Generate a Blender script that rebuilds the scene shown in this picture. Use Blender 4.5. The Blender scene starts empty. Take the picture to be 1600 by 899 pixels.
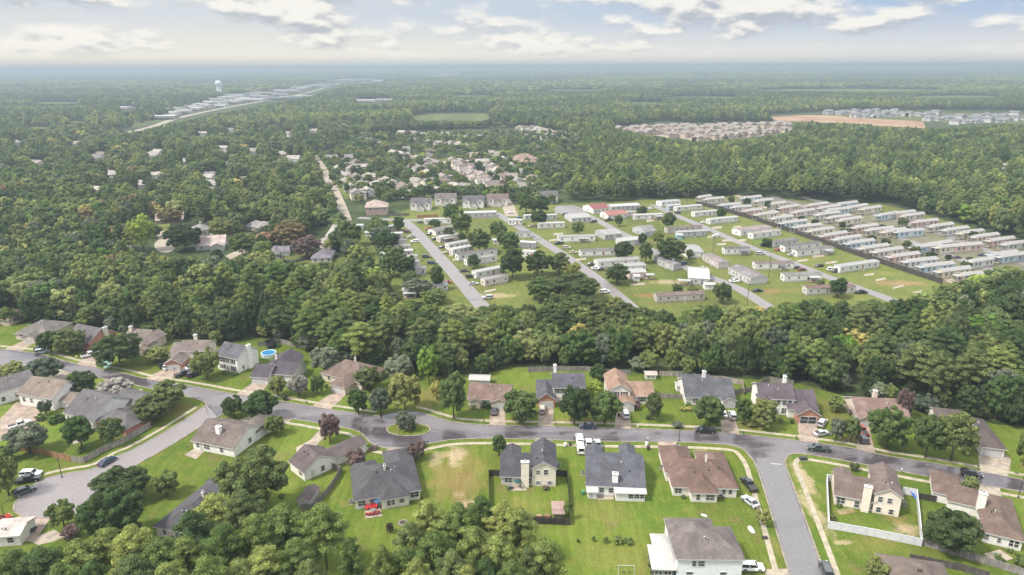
import bpy, bmesh, math, random
import numpy as np
from mathutils import Vector, Matrix, Euler
R = math.radians
random.seed(7); rng = np.random.default_rng(11)
scene = bpy.context.scene
COL = scene.collection
# ------------------------------------------------------------------ camera, sky, sun, exposure
CAM_H, PITCH, ROLL, FPX = 98.0, 18.04, -0.3, 1066.7
CW, CH = 800.0, 449.5
cam = bpy.data.objects.new('camera', bpy.data.cameras.new('camera')); COL.objects.link(cam)
CROT = Matrix.Rotation(R(90 - PITCH), 3, 'X') @ Matrix.Rotation(R(ROLL), 3, 'Z')
cam.location = (0, 0, CAM_H); cam.rotation_euler = CROT.to_euler()
cam.data.sensor_width = 36.0; cam.data.lens = 36.0 * FPX / 1600.0
cam.data.clip_start = 1.0; cam.data.clip_end = 150000.0
scene.camera = cam
SUN_EL, SUN_AZ = 54.0, -112.0            # azimuth clockwise from +Y: high on the left, a little behind the viewer
w = bpy.data.worlds.new('World'); scene.world = w; w.use_nodes = True
scene.view_settings.view_transform = 'Standard'; scene.view_settings.look = 'None'
scene.view_settings.gamma = 1.0; scene.view_settings.use_curve_mapping = False
scene.view_settings.exposure = 1.7
def sky():
    nt = w.node_tree; N = nt.nodes; L = nt.links; N.clear()
    def nd(t, **k):
        n = N.new(t)
        for a, b in k.items(): setattr(n, a, b)
        return n
    def math_(op, a, b=None, c=None):
        n = nd('ShaderNodeMath', operation=op)
        for i, v in enumerate((a, b, c)):
            if v is None: continue
            if isinstance(v, (int, float)): n.inputs[i].default_value = v
            else: L.new(v, n.inputs[i])
        return n.outputs[0]
    def mix(f, a, b):
        n = nd('ShaderNodeMix', data_type='RGBA')
        for s, v in ((0, f), (6, a), (7, b)):
            if isinstance(v, (int, float)): n.inputs[s].default_value = v
            elif isinstance(v, tuple): n.inputs[s].default_value = v
            else: L.new(v, n.inputs[s])
        return n.outputs[2]
    out = nd('ShaderNodeOutputWorld'); bg = nd('ShaderNodeBackground')
    st = nd('ShaderNodeTexSky', sky_type='NISHITA'); st.sun_disc = False
    st.sun_elevation = R(SUN_EL); st.sun_rotation = R(SUN_AZ % 360); st.altitude = 50
    st.air_density = 1.0; st.dust_density = 1.6; st.ozone_density = 1.2
    tc = nd('ShaderNodeTexCoord'); sp = nd('ShaderNodeSeparateXYZ'); L.new(tc.outputs['Generated'], sp.inputs[0])
    x, y, z = sp.outputs
    az = math_('ARCTAN2', x, y)                     # 0 ahead
    el = math_('ARCSINE', z)
    cv = nd('ShaderNodeCombineXYZ'); L.new(az, cv.inputs[0])
    # far clouds crowd together toward the horizon
    ev = math_('POWER', math_('MAXIMUM', math_('ADD', el, 0.004), 0.0001), 0.72)
    L.new(math_('MULTIPLY', ev, 2.4), cv.inputs[1])
    def noise(vec, scale, det, off=(0, 0, 0), sc=(1, 1, 1), rough=0.55):
        mp = nd('ShaderNodeMapping'); mp.inputs['Location'].default_value = off; mp.inputs['Scale'].default_value = sc
        L.new(vec, mp.inputs[0]); n = nd('ShaderNodeTexNoise'); n.inputs['Scale'].default_value = scale
        n.inputs['Detail'].default_value = det; n.inputs['Roughness'].default_value = rough
        L.new(mp.outputs[0], n.inputs['Vector']); return n.outputs[0]
    def puffs(off):
        """soft rounded heads at three sizes on top of a broad mass"""
        mp = nd('ShaderNodeMapping'); mp.inputs['Location'].default_value = off; mp.inputs['Scale'].default_value = (2.2, 1.45, 1)
        L.new(cv.outputs[0], mp.inputs[0]); tot = noise(mp.outputs[0], 3.4, 6, rough=0.55)
        for sc_, am in ((7.5, 0.15), (19.0, 0.06)):
            v = nd('ShaderNodeTexVoronoi', feature='F1'); v.inputs['Scale'].default_value = sc_
            L.new(mp.outputs[0], v.inputs['Vector']); tot = math_('ADD', tot, math_('MULTIPLY', math_('SUBTRACT', 0.45, v.outputs['Distance']), am))
        return tot
    O = (3.35, 1.7, 0)
    n1 = puffs(O); n2 = puffs((O[0] - 0.010, O[1] + 0.055, 0))      # one step up: tells lit tops from flat undersides
    n3 = noise(cv.outputs[0], 1.3, 2, (7.1, 0.4, 0), (1, 1.2, 1))
    dens = math_('ADD', n1, math_('MULTIPLY', math_('SUBTRACT', n3, 0.5), 0.35))
    def ramp(v, a, b):
        m = nd('ShaderNodeMapRange', interpolation_type='SMOOTHSTEP'); m.inputs[1].default_value = a; m.inputs[2].default_value = b
        L.new(v, m.inputs[0]); return m.outputs[0]
    cover = ramp(dens, 0.425, 0.57)
    shade = ramp(math_('SUBTRACT', n1, n2), -0.075, 0.06)
    ccol = mix(shade, (1.85, 1.98, 2.16, 1), (3.5, 3.4, 3.18, 1))
    side = ramp(math_('MULTIPLY', az, -1.0), -0.6, 0.45)
    gap = mix(side, (1.6, 2.08, 2.78, 1), (2.45, 2.64, 2.8, 1))
    gap = mix(ramp(el, 0.075, 0.008), gap, mix(side, (2.75, 2.78, 2.74, 1), (3.15, 3.08, 2.78, 1)))
    gap = mix(ramp(el, 0.016, -0.004), gap, (1.95, 2.12, 2.24, 1))
    base = mix(ramp(el, 0.30, 0.12), st.outputs[0], gap)
    fade = math_('MULTIPLY', cover, ramp(el, 0.002, 0.035))
    col = mix(math_('MULTIPLY', fade, 0.9), base, ccol)
    # even bright cloud tone added overhead, out of the picture, as ambient fill light
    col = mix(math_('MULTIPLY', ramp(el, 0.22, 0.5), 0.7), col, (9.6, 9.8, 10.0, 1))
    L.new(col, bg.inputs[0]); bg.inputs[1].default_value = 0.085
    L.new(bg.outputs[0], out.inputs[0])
sky()
sl = bpy.data.lights.new('sun', 'SUN'); sl.energy = 2.15; sl.angle = R(9.0); sl.color = (1.0, 0.94, 0.84)
sun = bpy.data.objects.new('sun', sl); COL.objects.link(sun)
sd = Vector((math.sin(R(SUN_AZ)) * math.cos(R(SUN_EL)), math.cos(R(SUN_AZ)) * math.cos(R(SUN_EL)), math.sin(R(SUN_EL))))
sun.rotation_euler = sd.to_track_quat('Z', 'Y').to_euler(); sun.location = (0, 0, 400)
cy = scene.cycles
cy.max_bounces = 5; cy.diffuse_bounces = 3; cy.glossy_bounces = 2; cy.transmission_bounces = 3; cy.transparent_max_bounces = 4
cy.volume_bounces = 1; cy.use_denoising = True; cy.caustics_reflective = False; cy.caustics_refractive = False
cy.sample_clamp_indirect = 4.0

# ------------------------------------------------------------------ ground points from the survey of the photograph
CR = np.array(CROT)
def P(px, py, z=0.0):
    d = CROT @ Vector(((px - CW) / FPX, -(py - CH) / FPX, -1.0))
    t = (z - CAM_H) / d.z
    return Vector((d.x * t, d.y * t, z))
def proj(x, y, z=0.0):
    p = np.stack([np.asarray(x, float), np.asarray(y, float), np.zeros_like(np.asarray(x, float)) + z - CAM_H], -1) @ CR
    dz = np.where(-p[..., 2] > 0.1, -p[..., 2], 0.1)
    return CW + FPX * p[..., 0] / dz, CH - FPX * p[..., 1] / dz
def inpoly(px, py, poly):
    px = np.asarray(px); py = np.asarray(py); r = np.zeros(px.shape, bool); n = len(poly)
    for i in range(n):
        x1, y1 = poly[i]; x2, y2 = poly[(i + 1) % n]
        c = ((y1 > py) != (y2 > py))
        xi = (x2 - x1) * (py - y1) / ((y2 - y1) if y2 != y1 else 1e-9) + x1
        r ^= c & (px < xi)
    return r

# ------------------------------------------------------------------ object helpers
def tag(o, label=None, cat=None, group=None, kind=None, color=None):
    if label: o['label'] = label
    if cat: o['category'] = cat
    if group: o['group'] = group
    if kind: o['kind'] = kind
    if color: o.color = (*color, 1)
    return o
def empty(name, loc=(0, 0, 0), rz=0.0):
    o = bpy.data.objects.new(name, None); COL.objects.link(o); o.location = loc; o.rotation_euler = (0, 0, rz)
    o.empty_display_size = 0.5
    return o
class MB:
    """collects boxes, prisms and tubes for one mesh"""
    def __init__(s): s.v = []; s.f = []; s.m = []
    def poly(s, pts, faces, mi=0):
        k = len(s.v); s.v += [tuple(p) for p in pts]
        for i, f in enumerate(faces):
            s.f.append(tuple(k + j for j in f)); s.m.append(mi if isinstance(mi, int) else mi[i])
        return s
    def box(s, x0, x1, y0, y1, z0, z1, mi=0):
        return s.poly([(x0, y0, z0), (x1, y0, z0), (x1, y1, z0), (x0, y1, z0), (x0, y0, z1), (x1, y0, z1), (x1, y1, z1), (x0, y1, z1)],
                      [(3, 2, 1, 0), (4, 5, 6, 7), (0, 1, 5, 4), (1, 2, 6, 5), (2, 3, 7, 6), (3, 0, 4, 7)], mi)
    def tube(s, a, b, r0, r1=None, n=8, mi=0, caps=True):
        a = Vector(a); b = Vector(b); r1 = r0 if r1 is None else r1
        d = (b - a).normalized(); t = d.orthogonal().normalized(); q = d.cross(t)
        pts = [a + (t * math.cos(2 * math.pi * i / n) + q * math.sin(2 * math.pi * i / n)) * r0 for i in range(n)]
        pts += [b + (t * math.cos(2 * math.pi * i / n) + q * math.sin(2 * math.pi * i / n)) * r1 for i in range(n)]
        fs = [(i, (i + 1) % n, n + (i + 1) % n, n + i) for i in range(n)]
        if caps: fs += [tuple(range(n - 1, -1, -1)), tuple(range(n, 2 * n))]
        return s.poly(pts, fs, mi)
    def lathe(s, prof, n=16, c=(0, 0, 0), mi=0):
        pts = []; fs = []
        for r, z in prof:
            pts += [(c[0] + r * math.cos(2 * math.pi * i / n), c[1] + r * math.sin(2 * math.pi * i / n), c[2] + z) for i in range(n)]
        for k in range(len(prof) - 1):
            fs += [(k * n + i, k * n + (i + 1) % n, (k + 1) * n + (i + 1) % n, (k + 1) * n + i) for i in range(n)]
        fs += [tuple(range(n - 1, -1, -1)), tuple(range((len(prof) - 1) * n, len(prof) * n))]
        return s.poly(pts, fs, mi)
    def mesh(s, name, mats, smooth=False):
        me = bpy.data.meshes.new(name); me.from_pydata(s.v, [], s.f)
        for m in (mats if isinstance(mats, (list, tuple)) else [mats]): me.materials.append(m)
        me.polygons.foreach_set('material_index', s.m)
        if smooth: me.polygons.foreach_set('use_smooth', [True] * len(s.f))
        me.update(); return me
    def build(s, name, mats, parent=None, color=None, smooth=False, loc=None):
        return link(name, s.mesh(name, mats, smooth), parent, color, loc)
def link(name, me, parent=None, color=None, loc=None, rz=None):
    o = bpy.data.objects.new(name, me); COL.objects.link(o)
    if parent: o.parent = parent
    if color: o.color = (*color, 1)
    if loc is not None: o.location = loc
    if rz is not None: o.rotation_euler = (0, 0, rz)
    return o
def copy_tree(o, parent=None):
    c = o.copy(); COL.objects.link(c)
    if parent: c.parent = parent
    for ch in list(o.children): copy_tree(ch, c)
    return c

# ------------------------------------------------------------------ materials
MATS = {}
def material(name, build):
    m = bpy.data.materials.new(name); m.use_nodes = True
    nt = m.node_tree; nt.nodes.clear()
    class G:
        N = nt.nodes; L = nt.links
        def nd(s, t, **k):
            n = nt.nodes.new(t)
            for a, b in k.items(): setattr(n, a, b)
            return n
        def put(s, sock, v):
            if isinstance(v, (int, float)): sock.default_value = v
            elif isinstance(v, (tuple, list)): sock.default_value = tuple(v) if len(v) != 3 or sock.type == 'VECTOR' else (*v, 1)
            else: nt.links.new(v, sock)
        def math(s, op, a, b=None):
            n = s.nd('ShaderNodeMath', operation=op); s.put(n.inputs[0], a)
            if b is not None: s.put(n.inputs[1], b)
            return n.outputs[0]
        def mix(s, f, a, b, blend='MIX'):
            n = s.nd('ShaderNodeMix', data_type='RGBA', blend_type=blend)
            s.put(n.inputs[0], f); s.put(n.inputs[6], a); s.put(n.inputs[7], b); return n.outputs[2]
        def ramp(s, v, a, b, lo=0.0, hi=1.0):
            n = s.nd('ShaderNodeMapRange', interpolation_type='SMOOTHSTEP'); s.put(n.inputs[0], v)
            for i, q in ((1, a), (2, b), (3, lo), (4, hi)): n.inputs[i].default_value = q
            return n.outputs[0]
        def geo(s): return s.nd('ShaderNodeNewGeometry').outputs['Position']
        def obj(s): return s.nd('ShaderNodeTexCoord').outputs['Object']
        def noise(s, vec, scale, det=3, rough=0.55, sc=None, dist=0.0):
            if sc is not None:
                mp = s.nd('ShaderNodeMapping'); mp.inputs['Scale'].default_value = sc; s.L.new(vec, mp.inputs[0]); vec = mp.outputs[0]
            n = s.nd('ShaderNodeTexNoise'); n.inputs['Scale'].default_value = scale; n.inputs['Detail'].default_value = det
            n.inputs['Roughness'].default_value = rough; n.inputs['Distortion'].default_value = dist
            s.L.new(vec, n.inputs['Vector']); return n.outputs[0]
        def ocol(s): return s.nd('ShaderNodeObjectInfo').outputs['Color']
        def orand(s): return s.nd('ShaderNodeObjectInfo').outputs['Random']
        def scale(s, col, f):
            n = s.nd('ShaderNodeVectorMath', operation='SCALE'); s.put(n.inputs[0], col); s.put(n.inputs[3], f); return n.outputs[0]
        def bsdf(s, col, rough=0.8, spec=0.3, metal=0.0, bump=None, bd=0.05):
            b = s.nd('ShaderNodeBsdfPrincipled'); s.put(b.inputs['Base Color'], col); s.put(b.inputs['Roughness'], rough)
            s.put(b.inputs['Specular IOR Level'], spec); s.put(b.inputs['Metallic'], metal)
            if bump is not None:
                bn = s.nd('ShaderNodeBump'); bn.inputs['Strength'].default_value = 0.6; bn.inputs['Distance'].default_value = bd
                s.L.new(bump, bn.inputs['Height']); s.L.new(bn.outputs[0], b.inputs['Normal'])
            o = s.nd('ShaderNodeOutputMaterial'); s.L.new(b.outputs[0], o.inputs[0]); return b
    build(G()); MATS[name] = m; return m
def plain(name, col, rough=0.7, spec=0.3, metal=0.0, var=0.12, sc=1.5):
    def f(g): g.bsdf(g.scale(col, g.ramp(g.noise(g.obj(), sc, 4), 0.3, 0.7, 1 - var, 1 + var)), rough, spec, metal)
    return material(name, f)
def tinted(name, rough=0.8, spec=0.25, var=0.12, sc=1.0, metal=0.0):
    def f(g): g.bsdf(g.scale(g.ocol(), g.ramp(g.noise(g.obj(), sc, 5, 0.65), 0.3, 0.7, 1 - var, 1 + var)), rough, spec, metal)
    return material(name, f)
def grass(name, c1, c2, c3, brown, spots=()):
    def f(g):
        p = g.geo(); big = g.noise(p, 0.045, 4, 0.6); mid = g.noise(p, 0.28, 4, 0.65); fine = g.noise(p, 2.2, 4, 0.75)
        # mower passes and foot-worn lines run with the lots
        st = g.noise(p, 0.9, 3, 0.6, sc=(1.0, 0.12, 1))
        c = g.mix(g.ramp(big, 0.38, 0.62), c1, c2); c = g.mix(g.ramp(mid, 0.42, 0.68, 0, 0.75), c, c3)
        c = g.mix(g.ramp(g.noise(p, 0.11, 5, 0.7), 0.56, 0.70, 0, 0.8), c, brown)
        v = g.math('MULTIPLY', g.ramp(fine, 0.25, 0.75, 0.68, 1.3), g.ramp(st, 0.3, 0.7, 0.88, 1.12))
        sp = g.nd('ShaderNodeSeparateXYZ'); g.L.new(p, sp.inputs[0])
        lot = g.math('FLOOR', g.math('ADD', g.math('DIVIDE', sp.outputs[0], 21.0), g.math('MULTIPLY', g.math('GREATER_THAN', sp.outputs[1], 176.0), 0.4)))
        cv = g.nd('ShaderNodeCombineXYZ'); g.L.new(lot, cv.inputs[0]); wn = g.nd('ShaderNodeTexWhiteNoise'); g.L.new(cv.outputs[0], wn.inputs[0])
        v = g.math('MULTIPLY', v, g.ramp(wn.outputs[0], 0, 1, 0.86, 1.14))
        edge = g.noise(p, 0.30, 5, 0.75)
        for cx, cy, rx, ry, k, tone in spots:
            d = g.math('SQRT', g.math('ADD', g.math('POWER', g.math('ABSOLUTE', g.math('DIVIDE', g.math('SUBTRACT', sp.outputs[0], cx), rx)), 2.0), g.math('POWER', g.math('ABSOLUTE', g.math('DIVIDE', g.math('SUBTRACT', sp.outputs[1], cy), ry)), 2.0)))
            c = g.mix(g.math('MULTIPLY', g.ramp(g.math('ADD', d, g.math('MULTIPLY', g.math('SUBTRACT', edge, 0.5), 2.4)), 0.35, 1.15, 1, 0), k), c, tone)
        g.bsdf(g.scale(c, v), 0.95, 0.1, bump=fine, bd=0.12)
    return material(name, f)
_SAND, _STRAW, _RUST = (0.30, 0.235, 0.15), (0.155, 0.130, 0.042), (0.150, 0.105, 0.045)
def _spot(x, y, rx, ry, k, tone): q = P(x, y); return (q.x, q.y, rx, ry, k, tone)
SPOTS = [_spot(712, 742, 9, 13, .85, _STRAW), _spot(713, 712, 2.6, 6.5, .9, _SAND), _spot(683, 718, 2.2, 5, .5, _SAND), _spot(728, 790, 3.5, 2.2, .9, _SAND), _spot(718, 772, 2, 2, .7, _SAND), _spot(720, 765, 4, 8, .6, _RUST), _spot(1254, 745, 2.2, 9, .8, _SAND), _spot(1272, 800, 2.0, 11, .7, _SAND),
         _spot(1414, 826, 3.6, 3.2, .9, _SAND), _spot(1400, 812, 3, 3, .7, _STRAW), _spot(1320, 848, 2.4, 1, .7, _SAND), _spot(668, 620, 8, 9, .7, _STRAW), _spot(878, 658, 5, 2.2, .7, _STRAW), _spot(926, 660, 6, 2.0, .6, _RUST), _spot(1210, 852, 2, 4, .5, _STRAW), _spot(1095, 706, 2.2, 1.6, .5, _SAND), _spot(275, 640, 5, 5, .6, _RUST),
         _spot(1300, 640, 5, 10, .5, _STRAW), _spot(1180, 665, 8, 3, .4, _RUST), _spot(540, 788, 1.8, 1.4, .5, _STRAW), _spot(1340, 690, 5, 4, .5, _RUST), _spot(820, 790, 7, 4, .35, _STRAW), _spot(940, 800, 9, 5, .3, _STRAW), _spot(215, 576, 6, 3, .4, _STRAW), _spot(1375, 850, 8, 4, .4, _STRAW), _spot(980, 870, 12, 6, .35, _STRAW)]
LAWN = grass('lawn_grass', (0.062, 0.100, 0.013), (0.086, 0.118, 0.017), (0.110, 0.122, 0.025), (0.120, 0.098, 0.040), SPOTS)
PSPOTS = [_spot(1405, 443, 13, 5, .85, (0.19, 0.125, 0.07)), _spot(1205, 455, 6, 4, .8, (0.17, 0.10, 0.05)), _spot(1042, 441, 9, 4, .7, _SAND), _spot(1380, 428, 12, 5, .4, _STRAW), _spot(930, 312, 30, 9, .5, (0.16, 0.13, 0.08)), _spot(900, 330, 9, 6, .5, _SAND), _spot(1230, 455, 10, 5, .5, _STRAW), _spot(1010, 462, 6, 3, .6, (0.22, 0.10, 0.05)), _spot(880, 440, 8, 5, .4, _STRAW), _spot(1100, 390, 14, 6, .35, _STRAW), _spot(1260, 405, 12, 5, .4, _STRAW), _spot(770, 462, 12, 4, .6, _SAND)]
PARK = grass('park_grass', (0.076, 0.102, 0.022), (0.098, 0.112, 0.028), (0.116, 0.116, 0.040), (0.150, 0.126, 0.066), PSPOTS)
FIELD = grass('field_grass', (0.066, 0.085, 0.026), (0.084, 0.095, 0.032), (0.10, 0.10, 0.04), (0.12, 0.105, 0.06))
def _floor(g):
    p = g.geo(); c = g.mix(g.ramp(g.noise(p, 0.06, 5, 0.7), 0.4, 0.62), (0.022, 0.036, 0.012), (0.05, 0.062, 0.024))
    c = g.mix(g.ramp(g.noise(p, 0.0022, 5, 0.6), 0.40, 0.60), c, (0.045, 0.06, 0.028))
    g.bsdf(g.scale(c, g.ramp(g.noise(p, 0.5, 4, 0.7), 0.25, 0.75, 0.6, 1.35)), 0.95, 0.1)
FLOOR = material('forest_floor', _floor)
def street_mat(name, dry, wet, amount):
    def f(g):
        p = g.geo(); n = g.noise(p, 0.085, 5, 0.55, sc=(0.45, 1.3, 1), dist=0.4); fine = g.noise(p, 1.6, 5, 0.7)
        wetm = g.ramp(n, amount, amount + 0.16)
        c = g.mix(g.math('MULTIPLY', wetm, 0.85), g.scale(dry, g.ramp(fine, 0.25, 0.75, 0.82, 1.16)), wet)
        c = g.mix(g.ramp(g.noise(p, 0.35, 4, 0.7), 0.55, 0.75, 0, 0.45), c, tuple(1.35 * q for q in dry))
        crack = g.ramp(g.noise(p, 0.55, 6, 0.75), 0.485, 0.5); crack2 = g.ramp(g.noise(p, 0.55, 6, 0.75), 0.5, 0.515, 1, 0)
        c = g.mix(g.math('MULTIPLY', g.math('MULTIPLY', crack, crack2), 0.35), c, tuple(0.5 * q for q in wet))
        g.bsdf(c, g.math('SUBTRACT', 0.50, g.math('MULTIPLY', wetm, 0.36)), 0.5)
    return material(name, f)
STREET = street_mat('wet_street', (0.132, 0.119, 0.125), (0.040, 0.033, 0.038), 0.43)
STREET2 = street_mat('grey_street', (0.126, 0.120, 0.122), (0.096, 0.090, 0.093), 0.60)
LANE = street_mat('lane_asphalt', (0.170, 0.152, 0.152), (0.111, 0.100, 0.100), 0.60)
CONC = plain('concrete', (0.249, 0.213, 0.172), 0.85, 0.2, var=0.22, sc=0.6)
WALKM = plain('walk_concrete', (0.261, 0.231, 0.172), 0.9, 0.2, var=0.2, sc=0.7)
PINKC = plain('driveway_concrete', (0.237, 0.186, 0.151), 0.85, 0.2, var=0.25, sc=0.45)
KERBM = plain('kerb_concrete', (0.190, 0.166, 0.136), 0.9, 0.2, var=0.25, sc=0.5)
def _dirt(g):
    p = g.geo(); c = g.mix(g.ramp(g.noise(p, 0.35, 5, 0.7), 0.35, 0.65), (0.138, 0.110, 0.046), (0.288, 0.230, 0.155))
    g.bsdf(g.scale(c, g.ramp(g.noise(p, 2.5, 4, 0.7), 0.25, 0.75, 0.75, 1.2)), 0.95, 0.1)
DIRT = material('sandy_dirt', _dirt)
def _red(g):
    p = g.geo(); c = g.mix(g.ramp(g.noise(p, 0.012, 5, 0.7), 0.35, 0.65), (0.207, 0.115, 0.069), (0.288, 0.207, 0.138)); g.bsdf(c, 0.95, 0.1)
SOIL = material('red_soil', _red)
def _siding(g):
    o = g.obj(); c = g.scale(g.ocol(), g.ramp(g.noise(o, 0.8, 5, 0.7), 0.25, 0.75, 0.86, 1.04))
    sp = g.nd('ShaderNodeSeparateXYZ'); g.L.new(o, sp.inputs[0])
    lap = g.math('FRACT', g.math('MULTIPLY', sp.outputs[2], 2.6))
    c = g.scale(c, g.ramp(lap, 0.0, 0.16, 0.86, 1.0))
    low = g.ramp(g.math('ADD', sp.outputs[2], g.math('MULTIPLY', g.noise(o, 1.4, 3), 0.8)), 0.3, 1.0, 0.80, 1.0)   # splash-back staining
    g.bsdf(g.scale(c, low), 0.6, 0.3)
SIDING = material('lap_siding', _siding)
def _shingle(g):
    o = g.obj(); c = g.scale(g.ocol(), 0.62)
    a = g.ramp(g.noise(o, 0.35, 4, 0.6), 0.3, 0.7, 0.78, 1.22); b = g.ramp(g.noise(o, 5.0, 3, 0.8), 0.2, 0.8, 0.70, 1.30)
    st = g.ramp(g.noise(o, 1.2, 4, 0.7, sc=(1, 1, 0.15)), 0.35, 0.75, 1.08, 0.84)
    sp = g.nd('ShaderNodeSeparateXYZ'); g.L.new(o, sp.inputs[0])
    row = g.ramp(g.math('FRACT', g.math('MULTIPLY', sp.outputs[2], 4.5)), 0.0, 0.25, 0.84, 1.03)
    g.bsdf(g.scale(c, g.math('MULTIPLY', g.math('MULTIPLY', a, b), g.math('MULTIPLY', st, row))), 0.85, 0.25)
SHINGLE = material('roof_shingle', _shingle)
def _metal(g):
    o = g.obj(); sp = g.nd('ShaderNodeSeparateXYZ'); g.L.new(o, sp.inputs[0])
    seam = g.ramp(g.math('FRACT', g.math('MULTIPLY', sp.outputs[0], 1.6)), 0.0, 0.12, 0.82, 1.0)
    n = g.ramp(g.noise(o, 0.7, 5, 0.7), 0.3, 0.75, 1.05, 0.82)
    g.bsdf(g.scale(g.ocol(), g.math('MULTIPLY', g.math('MULTIPLY', seam, n), 0.47)), 0.45, 0.4)
METALROOF = material('metal_roof', _metal)
def _brick(g):
    o = g.obj(); b = g.nd('ShaderNodeTexBrick'); b.inputs['Scale'].default_value = 3.0
    b.inputs['Color1'].default_value = (0.30, 0.115, 0.075, 1); b.inputs['Color2'].default_value = (0.36, 0.16, 0.11, 1); b.inputs['Mortar'].default_value = (0.42, 0.30, 0.24, 1)
    mp = g.nd('ShaderNodeMapping'); mp.inputs['Rotation'].default_value = (R(90), 0, 0); g.L.new(o, mp.inputs[0]); g.L.new(mp.outputs[0], b.inputs[0])
    g.bsdf(g.scale(b.outputs[0], g.ramp(g.noise(o, 1.0, 4), 0.3, 0.7, 0.8, 1.15)), 0.9, 0.2)
BRICK = material('red_brick', _brick)
TRIM = plain('white_trim', (0.48, 0.465, 0.445), 0.55, var=0.08)
WHITE = plain('white_paint', (0.40, 0.395, 0.385), 0.5, var=0.06)
def _glass(g):
    b = g.bsdf(g.mix(g.ramp(g.orand(), 0.2, 0.8), (0.018, 0.022, 0.028), (0.07, 0.075, 0.08)), 0.12, 0.6)
GLASS = material('window_glass', _glass)
CARGLASS = plain('car_glass', (0.015, 0.018, 0.022), 0.08, 0.6, var=0.0)
RUBBER = plain('tyre_rubber', (0.018, 0.018, 0.018), 0.9, 0.2)
RIMM = plain('wheel_rim', (0.35, 0.35, 0.36), 0.35, 0.5, 0.6)
def _paint(g):
    b = g.bsdf(g.ocol(), 0.28, 0.5); b.inputs['Coat Weight'].default_value = 0.5; b.inputs['Coat Roughness'].default_value = 0.08
PAINT = material('car_paint', _paint)
LAMPM = plain('lamp_lens', (0.7, 0.7, 0.68), 0.15, 0.6, var=0.0)
TAILM = plain('tail_lens', (0.30, 0.015, 0.012), 0.2, 0.6, var=0.0)
def _wood(g):
    o = g.obj(); sp = g.nd('ShaderNodeSeparateXYZ'); g.L.new(o, sp.inputs[0])
    board = g.math('FLOOR', g.math('MULTIPLY', sp.outputs[0], 6.5))
    cv = g.nd('ShaderNodeCombineXYZ'); g.L.new(board, cv.inputs[0])
    wn = g.nd('ShaderNodeTexWhiteNoise', noise_dimensions='3D'); g.L.new(cv.outputs[0], wn.inputs[0])
    gap = g.ramp(g.math('FRACT', g.math('MULTIPLY', sp.outputs[0], 6.5)), 0.0, 0.1, 0.5, 1.0)
    v = g.math('MULTIPLY', g.ramp(wn.outputs[0], 0, 1, 0.7, 1.25), gap)
    v = g.math('MULTIPLY', v, g.ramp(g.noise(o, 0.8, 4, 0.7), 0.3, 0.7, 0.75, 1.2))
    g.bsdf(g.scale(g.ocol(), v), 0.9, 0.15)
WOOD = material('fence_wood', _wood)
TINT = tinted('painted_surface', 0.55, 0.35, 0.08)
CLOTH = tinted('matt_surface', 0.9, 0.1, 0.12)
STEEL = plain('galvanised_steel', (0.32, 0.33, 0.34), 0.4, 0.5, 0.7)
BARK = plain('bark', (0.085, 0.062, 0.045), 0.95, 0.1, var=0.35, sc=3.0)
POLEW = plain('pole_wood', (0.12, 0.095, 0.075), 0.9, 0.1, var=0.2)
DARKM = plain('dark_metal', (0.03, 0.03, 0.032), 0.5, 0.4)
WATER = plain('pool_water', (0.03, 0.15, 0.30), 0.05, 0.6, var=0.15, sc=2.0)
def leaf_material(name, instanced):
    def f(g):
        p = g.geo(); isl = g.nd('ShaderNodeNewGeometry').outputs['Random Per Island']
        v = g.math('MULTIPLY', g.ramp(isl, 0, 1, 0.66, 1.36), g.ramp(g.noise(p, 0.42, 3, 0.6), 0.3, 0.7, 0.72, 1.26))
        if instanced:
            at = g.nd('ShaderNodeAttribute'); at.attribute_type = 'INSTANCER'; at.attribute_name = 'tint'; col = at.outputs['Color']
        else: col = g.ocol()
        hs = g.nd('ShaderNodeHueSaturation'); g.put(hs.inputs['Color'], col)
        g.put(hs.inputs['Hue'], g.ramp(g.orand(), 0, 1, 0.472, 0.524)); g.put(hs.inputs['Value'], g.ramp(g.orand(), 0, 1, 1.30, 0.76))
        c = g.scale(hs.outputs[0], v)
        d = g.nd('ShaderNodeBsdfDiffuse'); g.L.new(c, d.inputs[0]); t = g.nd('ShaderNodeBsdfTranslucent'); g.L.new(g.scale(c, 1.45), t.inputs[0])
        m = g.nd('ShaderNodeMixShader'); m.inputs[0].default_value = 0.4; g.L.new(d.outputs[0], m.inputs[1]); g.L.new(t.outputs[0], m.inputs[2])
        o = g.nd('ShaderNodeOutputMaterial'); g.L.new(m.outputs[0], o.inputs[0])
    return material(name, f)
LEAF = leaf_material('leaf', False); WOODLEAF = leaf_material('woodland_leaf', True)
# ------------------------------------------------------------------ ground, lawns, roads
def grid_coords(lim, fine, nfine, grow):
    c = [i * fine for i in range(nfine + 1)]
    st = fine
    while c[-1] < lim: st *= grow; c.append(c[-1] + st)
    c[-1] = lim
    return [-v for v in c[:0:-1]] + c
gx = grid_coords(42000, 60, 14, 1.35); gv = MB(); n = len(gx)
gv.v = [(x, y, 0.0) for y in gx for x in gx]
gv.f = [(j * n + i, j * n + i + 1, (j + 1) * n + i + 1, (j + 1) * n + i) for j in range(n - 1) for i in range(n - 1)]; gv.m = [0] * len(gv.f)
tag(gv.build('ground', FLOOR), kind='structure')

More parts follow.
